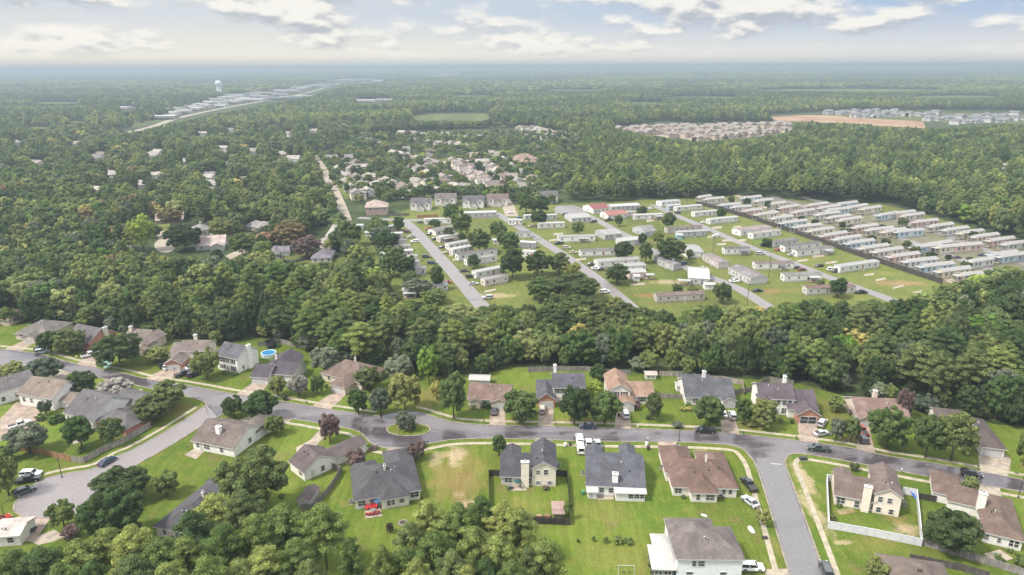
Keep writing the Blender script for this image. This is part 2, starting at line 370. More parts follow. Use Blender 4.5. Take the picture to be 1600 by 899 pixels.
def chaikin(pts, it=2):
    for _ in range(it):
        q = [pts[0]]
        for a, b in zip(pts[:-1], pts[1:]):
            q += [a.lerp(b, 0.25), a.lerp(b, 0.75)]
        pts = q + [pts[-1]]
    return pts
def wpts(px): return [P(x, y) for x, y in px]
def sheet(name, pts, mat, z, kind='structure'):
    me = bpy.data.meshes.new(name); me.from_pydata([(p.x, p.y, z) for p in pts], [], [tuple(range(len(pts)))])
    me.materials.append(mat); me.update()
    if me.polygons[0].normal.z < 0: me.flip_normals()
    return tag(link(name, me), kind=kind)
def offset(pts, d):
    out = []
    for i, p in enumerate(pts):
        a = pts[max(i - 1, 0)]; b = pts[min(i + 1, len(pts) - 1)]; t = (b - a); t.z = 0; t.normalize()
        out.append(p + Vector((-t.y, t.x, 0)) * d)
    return out
def ribbon(name, pts, d0, d1, z0, z1, mat):
    """a strip between two offsets of a line, as a low solid"""
    a = offset(pts, d0); b = offset(pts, d1); k = len(a); m = MB()
    for p in a: m.v.append((p.x, p.y, z0))
    for p in a: m.v.append((p.x, p.y, z1))
    for p in b: m.v.append((p.x, p.y, z1))
    for p in b: m.v.append((p.x, p.y, z0))
    for i in range(k - 1):
        for r in range(3): m.f.append((r * k + i, r * k + i + 1, (r + 1) * k + i + 1, (r + 1) * k + i)); m.m.append(0)
    return tag(m.build(name, mat), kind='structure')
NEAR = [(-60, 512), (40, 506), (100, 508), (175, 518), (250, 532), (330, 540), (395, 528), (455, 532), (500, 562), (560, 575), (610, 566), (680, 590), (740, 590), (800, 574),
        (920, 576), (1060, 588), (1160, 592), (1250, 600), (1330, 622), (1420, 640), (1500, 652), (1560, 664), (1680, 672), (1720, 1000), (-120, 1000)]
PARKP = [(596, 344), (640, 326), (700, 324), (860, 319), (950, 316), (1000, 313), (1060, 311), (1105, 308), (1150, 305), (1250, 313), (1300, 317), (1380, 319), (1440, 334), (1500, 351), (1560, 368), (1640, 394), (1640, 430), (1530, 446),
         (1465, 452), (1440, 495), (1340, 496), (1200, 500), (1000, 505), (860, 488), (770, 500), (700, 500), (640, 490), (612, 450)]
sheet('lawn', wpts(NEAR), LAWN, 0.02)
sheet('park_lawn', wpts(PARKP), PARK, 0.02)

# the main street, its bulb with the island, the side street on the right and the cul-de-sac street on the left
northA = chaikin(wpts([(-60, 541), (0, 546), (62, 553), (105, 566), (140, 574), (190, 583), (230, 594), (300, 604), (360, 616), (437, 627), (487, 636), (525, 642), (560, 647), (588, 652), (618, 644), (650, 643), (670, 649), (688, 655), (713, 662),
                      (763, 665), (800, 666), (960, 669), (1050, 673), (1128, 676), (1200, 684), (1250, 690), (1337, 701), (1375, 712), (1450, 723), (1533, 738), (1600, 751), (1680, 764)]))
southA1 = chaikin(wpts([(-60, 566), (0, 571), (62, 575), (110, 583), (150, 589), (210, 601), (250, 611), (290, 619), (312, 624), (326, 631), (313, 641), (258, 676), (205, 705), (185, 712), (150, 734), (100, 741), (65, 749), (48, 763), (30, 778), (20, 794), (31, 806),
                       (82, 811), (130, 801), (152, 776), (208, 728), (250, 706), (300, 675), (345, 647), (372, 641), (400, 643), (432, 651), (475, 657), (530, 667), (560, 672), (573, 684), (580, 693), (600, 700), (630, 701), (648, 698), (670, 693),
                       (713, 685), (800, 685), (940, 690), (1050, 690), (1135, 694), (1160, 700), (1172, 712), (1183, 727), (1200, 782), (1235, 899), (1252, 955)]))
southA2 = chaikin(wpts([(1318, 955), (1286, 899), (1282, 881), (1230, 737), (1224, 722), (1230, 711), (1245, 708), (1262, 710), (1300, 716), (1408, 737), (1525, 758), (1563, 762), (1600, 769), (1680, 784)]))
sheet('street', northA + (southA1 + southA2)[::-1], STREET, 0.035)
# the side street is drier and greyer
sheet('side_street', wpts([(1182, 716), (1222, 716), (1229, 737), (1281, 881), (1286, 899), (1316, 953), (1254, 953), (1236, 899), (1201, 782), (1184, 727)]), STREET2, 0.05)
# the turning circle and its street are paler, dry and patched
tc_ = [p for p in southA1 if -20 < proj(p.x, p.y)[0] < 345 and proj(p.x, p.y)[1] > 626]
sheet('turning_circle', tc_, LANE, 0.048)
sheet('stop_line', wpts([(1204, 724.6), (1222, 725.6), (1222.2, 726.4), (1204.2, 725.4)]), WHITE, 0.062)
ribbon('kerb', northA, 0.0, 0.35, 0.0, 0.13, KERBM); ribbon('kerb', southA1, -0.35, 0.0, 0.0, 0.13, KERBM); ribbon('kerb', southA2, -0.35, 0.0, 0.0, 0.13, KERBM)
def sub(line, a, b):
    """the stretch of a line between two photograph columns"""
    xs = proj([p.x for p in line], [p.y for p in line])[0]
    return [p for p, x in zip(line, xs) if a <= x <= b]
ribbon('sidewalk', sub(northA, -60, 585), 2.0, 3.2, 0.0, 0.075, WALKM)
ribbon('sidewalk', sub(northA, 640, 1690), 2.0, 3.2, 0.0, 0.075, WALKM)
ribbon('sidewalk', southA1[-86:], -3.3, -2.1, 0.0, 0.075, WALKM)
ribbon('sidewalk', southA2, -3.3, -2.1, 0.0, 0.075, WALKM)
i0 = [i for i, p in enumerate(southA1)]
xs_, ys_ = proj([p.x for p in southA1], [p.y for p in southA1])
ribbon('sidewalk', southA1[40:66], -3.0, -1.8, 0.0, 0.075, WALKM)
# grassed island in the bulb
isl = [P(638 + 33 * math.cos(t), 671.5 + 9.5 * math.sin(t)) for t in np.linspace(0, 2 * math.pi, 41)]
ribbon('island_kerb', isl, 0.0, 0.35, 0.0, 0.16, KERBM)
sheet('island_lawn', isl[:-1], LAWN, 0.10); sheet('island_sand', [P(636 + 16 * math.cos(t), 668.5 + 4.2 * math.sin(t)) for t in np.linspace(0, 2 * math.pi, 25)[:-1]], DIRT, 0.12)
for q, m in [([(767, 636), (789, 637), (790, 664.5), (765, 664)], PINKC), ([(842, 636), (865, 636), (864, 667), (841, 667)], PINKC), ([(963, 641), (984, 641), (986, 671), (960, 670)], PINKC),
             ([(1125, 652), (1148, 652), (1156, 680), (1128, 675.5)], PINKC), ([(1246, 657), (1276, 659), (1279, 693), (1249, 689.5)], PINKC), ([(1343, 662), (1357, 663), (1367, 708), (1338, 701)], PINKC),
             ([(1528, 709), (1573, 711), (1580, 719), (1575, 745), (1532, 737)], CONC), ([(523, 611), (545, 613), (516, 641), (487, 635.5)], PINKC), ([(398, 596), (421, 598), (402, 622), (368, 617)], PINKC),
             ([(262, 574), (293, 578), (258, 597), (226, 592)], PINKC), ([(132, 556), (162, 550), (150, 575), (120, 570)], PINKC), ([(42, 530), (60, 532), (32, 550), (8, 546)], PINKC),
             ([(505, 666), (519, 670), (494, 697), (464, 712), (462, 700), (485, 688)], CONC), ([(437, 652), (457, 655), (444, 664), (405, 668), (372, 657), (392, 650)], CONC),
             ([(604, 699), (631, 700), (634, 720), (606, 720)], PINKC), ([(835, 685), (863, 686.5), (864, 702), (838, 702)], PINKC), ([(911, 688), (939, 689.5), (939, 708), (911, 708)], PINKC),
             ([(1026, 689.5), (1057, 690.5), (1056, 714), (1036, 712)], PINKC), ([(1363, 728), (1397, 734.5), (1404, 746), (1364, 744)], PINKC), ([(1526, 758), (1562, 762), (1567, 784), (1537, 780)], CONC),
             ([(1196, 890), (1232, 889), (1238, 908), (1196, 908)], CONC), ([(32, 806), (78, 811), (60, 838), (46, 846), (15, 846), (-10, 838), (8, 818)], PINKC),
             ([(46, 846), (60, 838), (84, 828), (103, 838), (86, 846), (60, 852)], CONC), ([(288, 711), (303, 702), (320, 706), (306, 718)], CONC), ([(0, 655), (26, 628), (60, 640), (72, 650), (40, 676), (0, 690)], PINKC),
             ([(92, 577), (108, 582), (96, 604), (60, 625), (40, 618)], CONC), ([(200, 612), (222, 608), (228, 640), (180, 650), (150, 640)], CONC)]:
    sheet('driveway', wpts(q), m, 0.055)
sheet('patio_slab', wpts([(569, 799), (594, 794), (598, 807), (571, 811)]), CONC, 0.09)
# lanes of the mobile home park and the roads beyond
def lane(name, px, width, mat=LANE, z=0.04):
    c = chaikin(wpts(px), 2); ribbon(name, c, -width / 2, width / 2, 0.0, z, mat); return c
lane('park_lane', [(628, 343), (645, 356), (690, 405), (745, 469), (770, 500)], 7.0)
lane('park_lane', [(560, 340.5), (600, 343), (640, 345), (700, 341), (790, 338)], 6.0, z=0.045)
lane('park_lane', [(775, 333), (800, 348), (868, 390), (920, 425), (958, 455), (1000, 492)], 6.0)
lane('park_lane', [(868, 326), (912, 333), (955, 356), (998, 379), (1030, 398), (1085, 425), (1150, 448), (1190, 473), (1215, 490)], 6.0)
lane('park_lane', [(1020, 320), (1053, 336), (1098, 354), (1175, 388), (1239, 411), (1303, 437), (1378, 463), (1430, 485)], 6.0)
sheet('park_court', wpts([(868, 322), (896, 321), (915, 327), (916, 335), (892, 337), (867, 333)]), LANE, 0.05)
lane('cottage_lane', [(1150, 305), (1230, 338), (1300, 362), (1400, 402), (1470, 430), (1500, 447)], 5.0, CONC, 0.05)
lane('cottage_lane', [(1200, 306), (1300, 336), (1400, 370), (1500, 405), (1600, 440)], 6.0)
lane('cottage_lane', [(1250, 308), (1350, 330), (1450, 358), (1550, 395), (1640, 425)], 6.0)
PADS = [(707, 408, 722, 405), (702, 401, 715, 398), (757, 458, 775, 454), (1010, 347, 1022, 346), (1150, 378, 1166, 377), (1120, 384, 1134, 383), (1113, 358, 1128, 357), (1146, 357, 1158, 356), (1270, 403, 1288, 401), (1290, 413, 1308, 411),
        (1368, 440, 1384, 437), (1395, 452, 1412, 448), (1425, 460, 1440, 457), (1105, 372, 1122, 371), (1128, 378, 1144, 377), (865, 368, 880, 367), (858, 378, 872, 376), (900, 408, 916, 406), (1245, 410, 1262, 408), (1350, 432, 1366, 430), (985, 447, 1008, 445)]
for x0, y0, x1, y1 in PADS:
    a, b = P(x0, y0), P(x1, y1); m_ = (P((x0 + x1) / 2, (y0 + y1) / 2 - 3.2) - (a + b) / 2)
    sheet('parking_pad', [a, b, b + m_, a + m_], CONC, 0.045)
# the long straight road and the grass strip beside it
lane('straight_road', [(488, 242), (495, 250), (510, 272), (522, 298), (533, 325), (540, 345)], 8.5, CONC)
lane('subdivision_road', [(690, 252), (712, 262), (735, 276), (760, 288), (790, 312), (800, 338)], 9.0, CONC)
lane('subdivision_road', [(838, 226), (850, 238), (868, 252), (880, 258)], 9.0, CONC)
sheet('grass_strip', wpts([(553, 362), (566, 360), (582, 380), (592, 405), (588, 424), (574, 404)]), PARK, 0.03)
for q in [[(522, 284), (546, 283), (562, 304), (540, 312)], [(640, 300), (668, 297), (680, 318), (700, 325), (800, 318), (820, 330), (640, 338)], [(752, 236), (776, 235), (776, 246), (756, 250)], [(680, 250), (700, 246), (708, 262), (690, 268)],
          [(736, 262), (790, 290), (780, 296), (730, 272)], [(864, 252), (890, 254), (892, 262), (870, 262)], [(895, 256), (918, 258), (920, 268), (900, 268)], [(806, 335), (850, 320), (868, 322), (866, 345)],
          [(440, 398), (470, 394), (520, 405), (545, 400), (540, 412), (470, 415), (430, 408)], [(243, 348), (268, 346), (262, 362), (244, 362)], [(490, 250), (502, 252), (530, 310), (524, 318)], [(812, 208), (840, 204), (868, 240), (850, 244)]]:
    sheet('garden_lawn', wpts(q), PARK, 0.03)
sheet('cul_de_sac', [P(258 + 17 * math.cos(t), 384 + 11 * math.sin(t)) for t in np.linspace(0, 6.283, 25)[:-1]] , CONC, 0.04)
sheet('cul_de_sac', wpts([(246, 374), (246, 363), (258, 360), (262, 374)]), CONC, 0.045)
sheet('cottage_yard', wpts([(180, 352), (204, 345), (206, 400), (190, 388)]), CONC, 0.03)
sheet('driveway', wpts([(352, 400), (378, 388), (392, 390), (360, 406)]), CONC, 0.04)
YARD = grass('cottage_ground', (0.105, 0.110, 0.060), (0.125, 0.120, 0.080), (0.14, 0.13, 0.09), (0.17, 0.15, 0.12))
sheet('cottage_ground', wpts([(1092, 317), (1120, 312), (1200, 308), (1300, 322), (1400, 338), (1500, 362), (1620, 396), (1640, 432), (1540, 446), (1472, 443), (1400, 420), (1300, 385), (1200, 351)]), YARD, 0.03)
# far clearings
FIELDS = [(1330, 141, 150, 1.8), (1490, 151, 70, 1.4), (1100, 152, 60, 1.0), (900, 141, 50, 1.0), (740, 150, 36, .9), (90, 161, 40, 1.2), (60, 200, 24, 1.4), (120, 191, 20, 1.1), (1010, 161, 36, .9), (430, 196, 16, 1.0), (250, 233, 14, 1.1), (1330, 262, 14, 1.1), (330, 131, 50, .8), (1420, 120, 90, .7)]
_fr = random.Random(3)
for cx, cy, rx, ry in FIELDS: sheet('field', [P(cx + rx * math.cos(t) * k, cy + ry * math.sin(t) * k) for t in np.linspace(0, 6.283, 17)[:-1] for k in [_fr.uniform(.6, 1.1)]], FIELD, 0.05)
sheet('field', wpts([(640, 184), (668, 179), (760, 178), (768, 186), (752, 190), (650, 189)]), FIELD, 0.05)
sheet('bare_soil', wpts([(1198, 183), (1260, 180), (1320, 181), (1440, 187), (1448, 200), (1425, 204), (1320, 193), (1215, 189)]), SOIL, 0.05)
sheet('field', wpts([(1450, 176), (1600, 178), (1680, 182), (1660, 186), (1500, 184)]), FIELD, 0.05)
sheet('highway_verge', wpts([(208, 191), (240, 185), (276, 181), (262, 187), (225, 196), (196, 200)]), FIELD, 0.05)
lane('highway', [(140, 216), (190, 209), (235, 200), (268, 187), (310, 177), (350, 169), (400, 160), (450, 152), (490, 143), (520, 133), (545, 126)], 15.0, CONC, 0.06)
sheet('townhouse_court', wpts([(955, 205), (985, 199), (1080, 197), (1160, 194), (1235, 196), (1240, 206), (1180, 214), (1100, 222), (1060, 216)]), CONC, 0.04)
sheet('suburb_lawn', wpts([(1280, 176), (1330, 173), (1400, 176), (1460, 178), (1600, 181), (1600, 194), (1480, 192), (1330, 184)]), FIELD, 0.055)
# ------------------------------------------------------------------ houses
MESHES = {}
def window_mesh(w_, h_):
    k = ('win', round(w_, 2), round(h_, 2))
    if k not in MESHES:
        g = MB().box(-w_ / 2, w_ / 2, -0.05, 0.02, 0, h_)
        f = MB()
        f.box(-w_ / 2 - .12, -w_ / 2, -0.09, 0.02, -.12, h_ + .12); f.box(w_ / 2, w_ / 2 + .12, -0.09, 0.02, -.12, h_ + .12)
        f.box(-w_ / 2, w_ / 2, -0.085, 0.02, -.12, 0); f.box(-w_ / 2, w_ / 2, -0.085, 0.02, h_, h_ + .12); f.box(-w_ / 2, w_ / 2, -0.075, 0.0, h_ * .5 - .04, h_ * .5 + .04)
        if w_ > 1.3: f.box(-.05, .05, -0.07, 0.0, 0, h_)
        MESHES[k] = (g.mesh('window', GLASS), f.mesh('frame', TRIM))
    return MESHES[k]
def shutter_mesh(h_):
    k = ('shut', round(h_, 2))
    if k not in MESHES: MESHES[k] = MB().box(-.2, .2, -.06, .02, -.05, h_ + .05).mesh('shutter', DARKM)
    return MESHES[k]
def garage_mesh(w_, h_):
    k = ('gar', w_, h_)
    if k not in MESHES:
        m = MB()
        for i in range(4): m.box(-w_ / 2, w_ / 2, -0.05, 0.02, i * h_ / 4 + .02, (i + 1) * h_ / 4)
        MESHES[k] = m.mesh('garage_door', WHITE)
    return MESHES[k]
def door_mesh():
    if 'door' not in MESHES:
        MESHES['door'] = (MB().box(-.46, .46, -.05, .02, 0, 2.05).mesh('door', TINT), MB().box(.3, .36, -.10, -.05, .95, 1.05).mesh('handle', STEEL))
    return MESHES['door']
def slab(m, a, b, c, d, t):
    """a sloping sheet with thickness; a,b eave, c,d ridge; top shingled, edges and underside trim"""
    top = [Vector(q) for q in (a, b, c, d)]; bot = [q - Vector((0, 0, t)) for q in top]
    m.poly(top + bot, [(0, 1, 2, 3), (7, 6, 5, 4), (0, 4, 5, 1), (1, 5, 6, 2), (2, 6, 7, 3), (3, 7, 4, 0)], [0, 1, 1, 1, 1, 1])
def block_roof(m, u0, u1, v0, v1, h, typ, pitch, o=0.4, t=0.2):
    h = h + 0.22
    if typ == 'gu':
        vm, rz = (v0 + v1) / 2, h + (v1 - v0) / 2 * pitch; ez = h - o * pitch
        slab(m, (u0 - o, v0 - o, ez), (u1 + o, v0 - o, ez), (u1 + o, vm, rz), (u0 - o, vm, rz), t)
        slab(m, (u1 + o, v1 + o, ez), (u0 - o, v1 + o, ez), (u0 - o, vm, rz), (u1 + o, vm, rz), t)
    elif typ == 'gv':
        um, rz = (u0 + u1) / 2, h + (u1 - u0) / 2 * pitch; ez = h - o * pitch
        slab(m, (u0 - o, v1 + o, ez), (u0 - o, v0 - o, ez), (um, v0 - o, rz), (um, v1 + o, rz), t)
        slab(m, (u1 + o, v0 - o, ez), (u1 + o, v1 + o, ez), (um, v1 + o, rz), (um, v0 - o, rz), t)
    elif typ == 'flat':
        slab(m, (u0 - o, v0 - o, h - .12), (u1 + o, v0 - o, h - .12), (u1 + o, v1, h + .25), (u0 - o, v1, h + .25), t)
    else:
        x0, x1, y0, y1 = u0 - o, u1 + o, v0 - o, v1 + o; ez = h - o * pitch
        if x1 - x0 >= y1 - y0:
            s = (y1 - y0) / 2; r0, r1 = (x0 + s, (y0 + y1) / 2), (x1 - s - .01, (y0 + y1) / 2)
        else:
            s = (x1 - x0) / 2; r0, r1 = ((x0 + x1) / 2, y0 + s), ((x0 + x1) / 2, y1 - s)
        rz = ez + s * pitch
        pts = [(x0, y0, ez), (x1, y0, ez), (x1, y1, ez), (x0, y1, ez), (*r0, rz), (*r1, rz)] + [(x0, y0, ez - t), (x1, y0, ez - t), (x1, y1, ez - t), (x0, y1, ez - t)]
        top = [(0, 1, 5, 4), (1, 2, 5), (2, 3, 4, 5), (3, 0, 4)] if x1 - x0 >= y1 - y0 else [(0, 1, 4), (1, 2, 5, 4), (2, 3, 5), (3, 0, 4, 5)]
        m.poly(pts, top + [(0, 6, 7, 1), (1, 7, 8, 2), (2, 8, 9, 3), (3, 9, 6, 0), (9, 8, 7, 6)], [0, 0, 0, 0, 1, 1, 1, 1, 1])
def roof_z(b, u, v):
    u0, u1, v0, v1, h, typ, pitch = b[:7]; h += 0.22
    du, dv = min(u - u0, u1 - u), min(v - v0, v1 - v)
    return h + pitch * (dv if typ == 'gu' else du if typ == 'gv' else min(du, dv) if typ == 'hip' else 0.1)
def block_wall(m, u0, u1, v0, v1, h, typ, pitch):
    if typ == 'gu':
        rz = h + (v1 - v0) / 2 * pitch; vm = (v0 + v1) / 2; s = [(v0, 0), (v1, 0), (v1, h), (vm, rz), (v0, h)]
        pts = [(u0, a, z) for a, z in s] + [(u1, a, z) for a, z in s]
    elif typ == 'gv':
        rz = h + (u1 - u0) / 2 * pitch; um = (u0 + u1) / 2; s = [(u1, 0), (u0, 0), (u0, h), (um, rz), (u1, h)]
        pts = [(a, v0, z) for a, z in s] + [(a, v1, z) for a, z in s]
    else:
        m.box(u0, u1, v0, v1, 0, h); return
    m.poly(pts, [(4, 3, 2, 1, 0), (5, 6, 7, 8, 9)] + [(i, (i + 1) % 5, 5 + (i + 1) % 5, 5 + i) for i in range(5)])
def on_face(b, face, fr, z):
    u0, u1, v0, v1 = b[:4]
    if face == 'n': return (u0 + fr * (u1 - u0), v0, z), 0
    if face == 'f': return (u1 - fr * (u1 - u0), v1, z), math.pi
    if face == 'r': return (u1, v0 + fr * (v1 - v0), z), math.pi / 2
    return (u0, v1 - fr * (v1 - v0), z), -math.pi / 2
HOUSES = []
def house(label, A, B, blocks, wall, roof, wins=(), garages=(), doors=(), chim=(), vents=2, shut=False, name='house', cat='house', group=None, wallmat=None, doorcol=(.42, .40, .37), roofmat=None, z0=0.0):
    a, b = P(*A), P(*B); d = b - a; L = d.length
    root = empty(name, (a.x, a.y, z0), math.atan2(d.y, d.x)); tag(root, label, cat, group)
    HOUSES.append((a + d * 0.5 + Vector((-d.y, d.x, 0)).normalized() * 6, 11))
    bl = [(k[0] * L, k[1] * L, k[2], k[3], k[4] + .013 * i, k[5], k[6]) + tuple(k[7:]) for i, k in enumerate(blocks)]
    wm, bm, rm = MB(), MB(), MB()
    for k in bl:
        block_wall(bm if 'brick' in k else wm, *k[:7]); block_roof(rm, *k[:7])
    if wm.v: wm.build('wall', wallmat or SIDING, root, wall)
    if bm.v: bm.build('brick_wall', BRICK, root)
    ro = rm.build('roof', [roofmat or SHINGLE, TRIM], root, roof)
    for i in range(vents):
        k = bl[0]; r_ = random.Random(hash((A, i)) % 9999)
        u = k[0] + (k[1] - k[0]) * r_.uniform(.2, .8); v = k[2] + (k[3] - k[2]) * r_.uniform(.2, .42); z = roof_z(k, u, v)
        MB().tube((u, v, z - .2), (u, v, z + .55), .09, .09, 8).lathe([(.16, .5), (.16, .62), (.05, .68)], 8, (u, v, z)).build('vent_pipe', r_.choice([WHITE, STEEL, DARKM]), ro)
    for q in wins:
        bi, face, fr, z, w_, h_ = q; loc, rz = on_face(bl[bi], face, fr, z)
        g, f = window_mesh(w_, h_); o = link('window', g, root, None, loc, rz); link('frame', f, o)
        if shut and face == 'n':
            for s in (-1, 1): link('shutter', shutter_mesh(h_), root, None, (loc[0] + s * (w_ / 2 + .36), loc[1], z))
    for bi, face, fr, w_, h_ in garages:
        loc, rz = on_face(bl[bi], face, fr, 0.02); link('garage_door', garage_mesh(w_, h_), root, None, loc, rz)
    for bi, face, fr in doors:
        loc, rz = on_face(bl[bi], face, fr, 0.1); dm, hm = door_mesh(); o = link('door', dm, root, doorcol, loc, rz); link('handle', hm, o)
    for u, v, w_, dd, zt, zb in chim:
        u *= L; m = MB().box(u - w_ / 2, u + w_ / 2, v - dd / 2, v + dd / 2, zb, zt)
        c = m.build('chimney', SIDING, root, tuple(min(.78, 1.08 * q) for q in wall))
        MB().box(u - w_ / 2 - .1, u + w_ / 2 + .1, v - dd / 2 - .1, v + dd / 2 + .1, zt, zt + .14).build('chimney_cap', TRIM, c)
        MB().tube((u, v, zt + .14), (u, v, zt + .55), .17, .17, 10).lathe([(.26, .5), (.26, .6), (.04, .7)], 10, (u, v, zt)).build('flue', STEEL, c)
    return root, L, bl
GREY, DGREY, BROWN, RBROWN, TAN, SALMON, PURP = (.105, .102, .112), (.075, .073, .084), (.155, .125, .112), (.165, .108, .088), (.22, .185, .155), (.30, .195, .145), (.105, .085, .098)
WW, BE, CRM = (.66, .635, .60), (.50, .43, .35), (.62, .56, .47)
# -- the row below the main street, backs to the viewer
house('grey brown gabled house with a white chimney and a bare concrete patio at its corner', (303, 702), (367, 715), [(0, 1, 0, 12.5, 2.7, 'gu', .48), (.55, 1.02, 9, 18, 2.6, 'hip', .5)], WW, BROWN,
      [(0, 'n', .12, .9, .9, 1.3), (0, 'n', .34, .9, 1.7, 1.3), (0, 'n', .70, .9, .9, 1.3), (0, 'r', .5, 1, 1.2, 1.3)], doors=[(0, 'n', .2)], chim=[(.47, 3.2, 1.3, 1.1, 6.2, 3.0)])
house('small white L shaped house with dark brown roofs beside a fenced yard and shed', (464, 741), (478, 752), [(-.6, 1, -.2, 9, 2.7, 'gu', .55), (-.2, .9, 6, 18, 2.65, 'gv', .5)], (.62, .59, .54), (.12, .095, .095),
      [(0, 'n', .72, .9, 1.3, 1.3), (0, 'r', .55, .8, .9, 1.4), (1, 'r', .6, .9, 1, 1.2)], doors=[(0, 'r', .25)])
house('dark grey hip roofed house with red chairs on its back patio', (556, 797), (657, 780), [(0, 1, 0, 13.5, 2.7, 'hip', .58), (.39, .81, -1.6, 6, 2.72, 'hip', .66), (.56, 1, 8, 19, 2.7, 'hip', .5), (.03, .38, 8, 15.5, 2.62, 'hip', .5)], (.64, .58, .50), (.085, .08, .088),
      [(0, 'n', .10, .9, 1.6, 1.3), (0, 'n', .28, .3, 1.7, 1.9), (1, 'n', .28, .9, .9, 1.2), (1, 'n', .40, .9, .9, 1.2), (1, 'n', .74, 1.1, 1.1, .9), (0, 'n', .91, .9, 2.0, 1.4), (0, 'r', .4, 1, .9, 1.2)], chim=[(.50, 5.4, .45, .45, 7.1, 5)], vents=3)
house('two storey house with a dark wooden fence round its back lawn', (783, 759), (868, 760), [(.57, 1, -.15, 10.5, 5.2, 'gv', .62), (0, .60, .2, 10.5, 2.6, 'gu', .56), (.03, .33, 8, 13, 2.6, 'gv', .55)], CRM, DGREY,
      [(0, 'n', .25, 3.5, .9, .9), (0, 'n', .58, 3.4, .9, 1.3), (0, 'n', .25, .7, .9, .8), (0, 'n', .75, .7, .9, .8), (1, 'n', .22, .8, 1.7, 1.4), (1, 'n', .86, .7, 1, 1.4), (0, 'r', .5, 3.4, .9, 1.3)], doors=[(1, 'n', .06)], chim=[(.44, -.42, 1.9, .9, 7.0, 0)], vents=3)
house('wide slate grey roofed house with a white metal sunroom on its back', (917, 773), (1006, 777), [(0, 1, 0, 14.5, 2.7, 'gu', .47), (.02, .3, 11, 17, 2.7, 'gv', .5), (.66, .92, 11, 18, 2.7, 'gv', .5)], (.66, .66, .66), (.10, .102, .118),
      [(0, 'n', .26, .9, 1.0, 1.1), (0, 'n', .42, .9, 1.0, 1.1)], doors=[(0, 'n', .5)], chim=[(.49, 1.2, 1.3, 1.2, 5.3, 2.6)], vents=3)
house('reddish brown hip roofed house on the corner lot beside the side street', (1051, 775), (1150, 778), [(0, 1, 0, 12, 2.7, 'hip', .60), (.26, .66, -2.2, 6, 2.72, 'hip', .68), (-.05, .42, 6, 18, 2.68, 'hip', .5), (.55, 1, 6, 15.5, 2.66, 'hip', .5)], (.62, .58, .52), RBROWN,
      [(0, 'n', .08, .9, 1.5, 1.2), (1, 'n', .27, .7, .8, 1.4), (1, 'n', .65, .7, .9, 1.4), (1, 'n', .82, .7, .9, 1.4), (0, 'n', .80, 1, .8, 1.1), (0, 'n', .90, 1, .8, 1.1)], chim=[(.57, 5.6, .4, .4, 7.6, 5)], vents=3)
r7, L7, _ = house('two storey white house with grey brown hip roof and white porch roof beside it', (1056, 907), (1157, 908), [(0, 1, 0, 9.5, 5.4, 'hip', .60), (0.0, .72, 1.5, 12.2, 5.4, 'hip', .55)], (.66, .66, .68), (.17, .145, .135),
      [(0, 'n', .26, 3.5, .75, 1.2), (0, 'n', .37, 3.5, 1.2, 1.2), (0, 'n', .72, .8, 1.2, 1.3), (0, 'n', .2, .8, 1.2, 1.3)], vents=2)
house('cream two storey house inside a white plastic fence', (1303, 789), (1403, 808), [(.60, 1, -.2, 11, 5.3, 'gv', .60), (0, .63, .1, 9.5, 2.8, 'gu', .60), (.05, .3, 7, 11.5, 2.7, 'gv', .5)], (.63, .56, .47), (.165, .125, .11),
      [(0, 'n', .22, 3.2, .9, 1.3), (0, 'n', .58, 3.2, .9, 1.3), (0, 'n', .22, .5, .9, 1.2), (0, 'n', .70, .5, .9, 1.2), (1, 'n', .15, .8, 1.7, 1.4), (1, 'n', .56, .4, 1, 1.6), (1, 'n', .95, .7, .8, 1.3), (0, 'r', .5, 3.2, .9, 1.3)], chim=[(.475, -.35, 1.6, .9, 6.6, 0)], vents=3)
house('long brown hip roofed house behind a big round tree, wooden fence at its yard', (1534, 847), (1594, 862), [(0, 1, 0, 16, 2.7, 'hip', .55), (-.85, .25, 9.5, 17, 2.68, 'hip', .55), (-1.25, -.45, 12, 22, 2.6, 'hip', .5)], (.60, .58, .54), (.165, .115, .095),
      [(0, 'n', .1, .9, .6, 1.2), (0, 'n', .42, .9, .6, 1), (0, 'n', .74, .8, .8, 1.4), (0, 'n', .86, .8, .8, 1.4)], chim=[(.02, 9.0, 1.5, 1.2, 6.6, 2.4)], vents=3)
house('brown roofed house cut by the bottom edge of the view', (1392, 950), (1500, 968), [(0, 1, 0, 12, 2.7, 'hip', .55), (.0, .35, -3, 5, 2.65, 'hip', .5)], (.6, .56, .5), (.17, .135, .115), [(0, 'n', .7, .9, 1.2, 1.3)])
house('dark grey roofed house half hidden behind pine crowns by the turning circle', (246, 838), (312, 852), [(0, 1, 0, 15, 2.7, 'hip', .52), (.28, 1.15, 8, 20, 2.68, 'gu', .5)], (.52, .46, .40), (.088, .082, .092), [(0, 'n', .2, .9, .9, 1.2), (0, 'n', .5, .9, .9, 1.2), (0, 'l', .5, .9, .9, 1.2)], chim=[(.55, 8.5, .5, .5, 6.6, 4)], vents=3)
house('low white roofed house at the lower edge near the turning circle', (-16, 856), (34, 852), [(0, 1, 0, 6, 2.6, 'gu', .3)], (.6, .57, .52), (.52, .46, .42), [(0, 'n', .7, .9, 1.2, 1.2)])
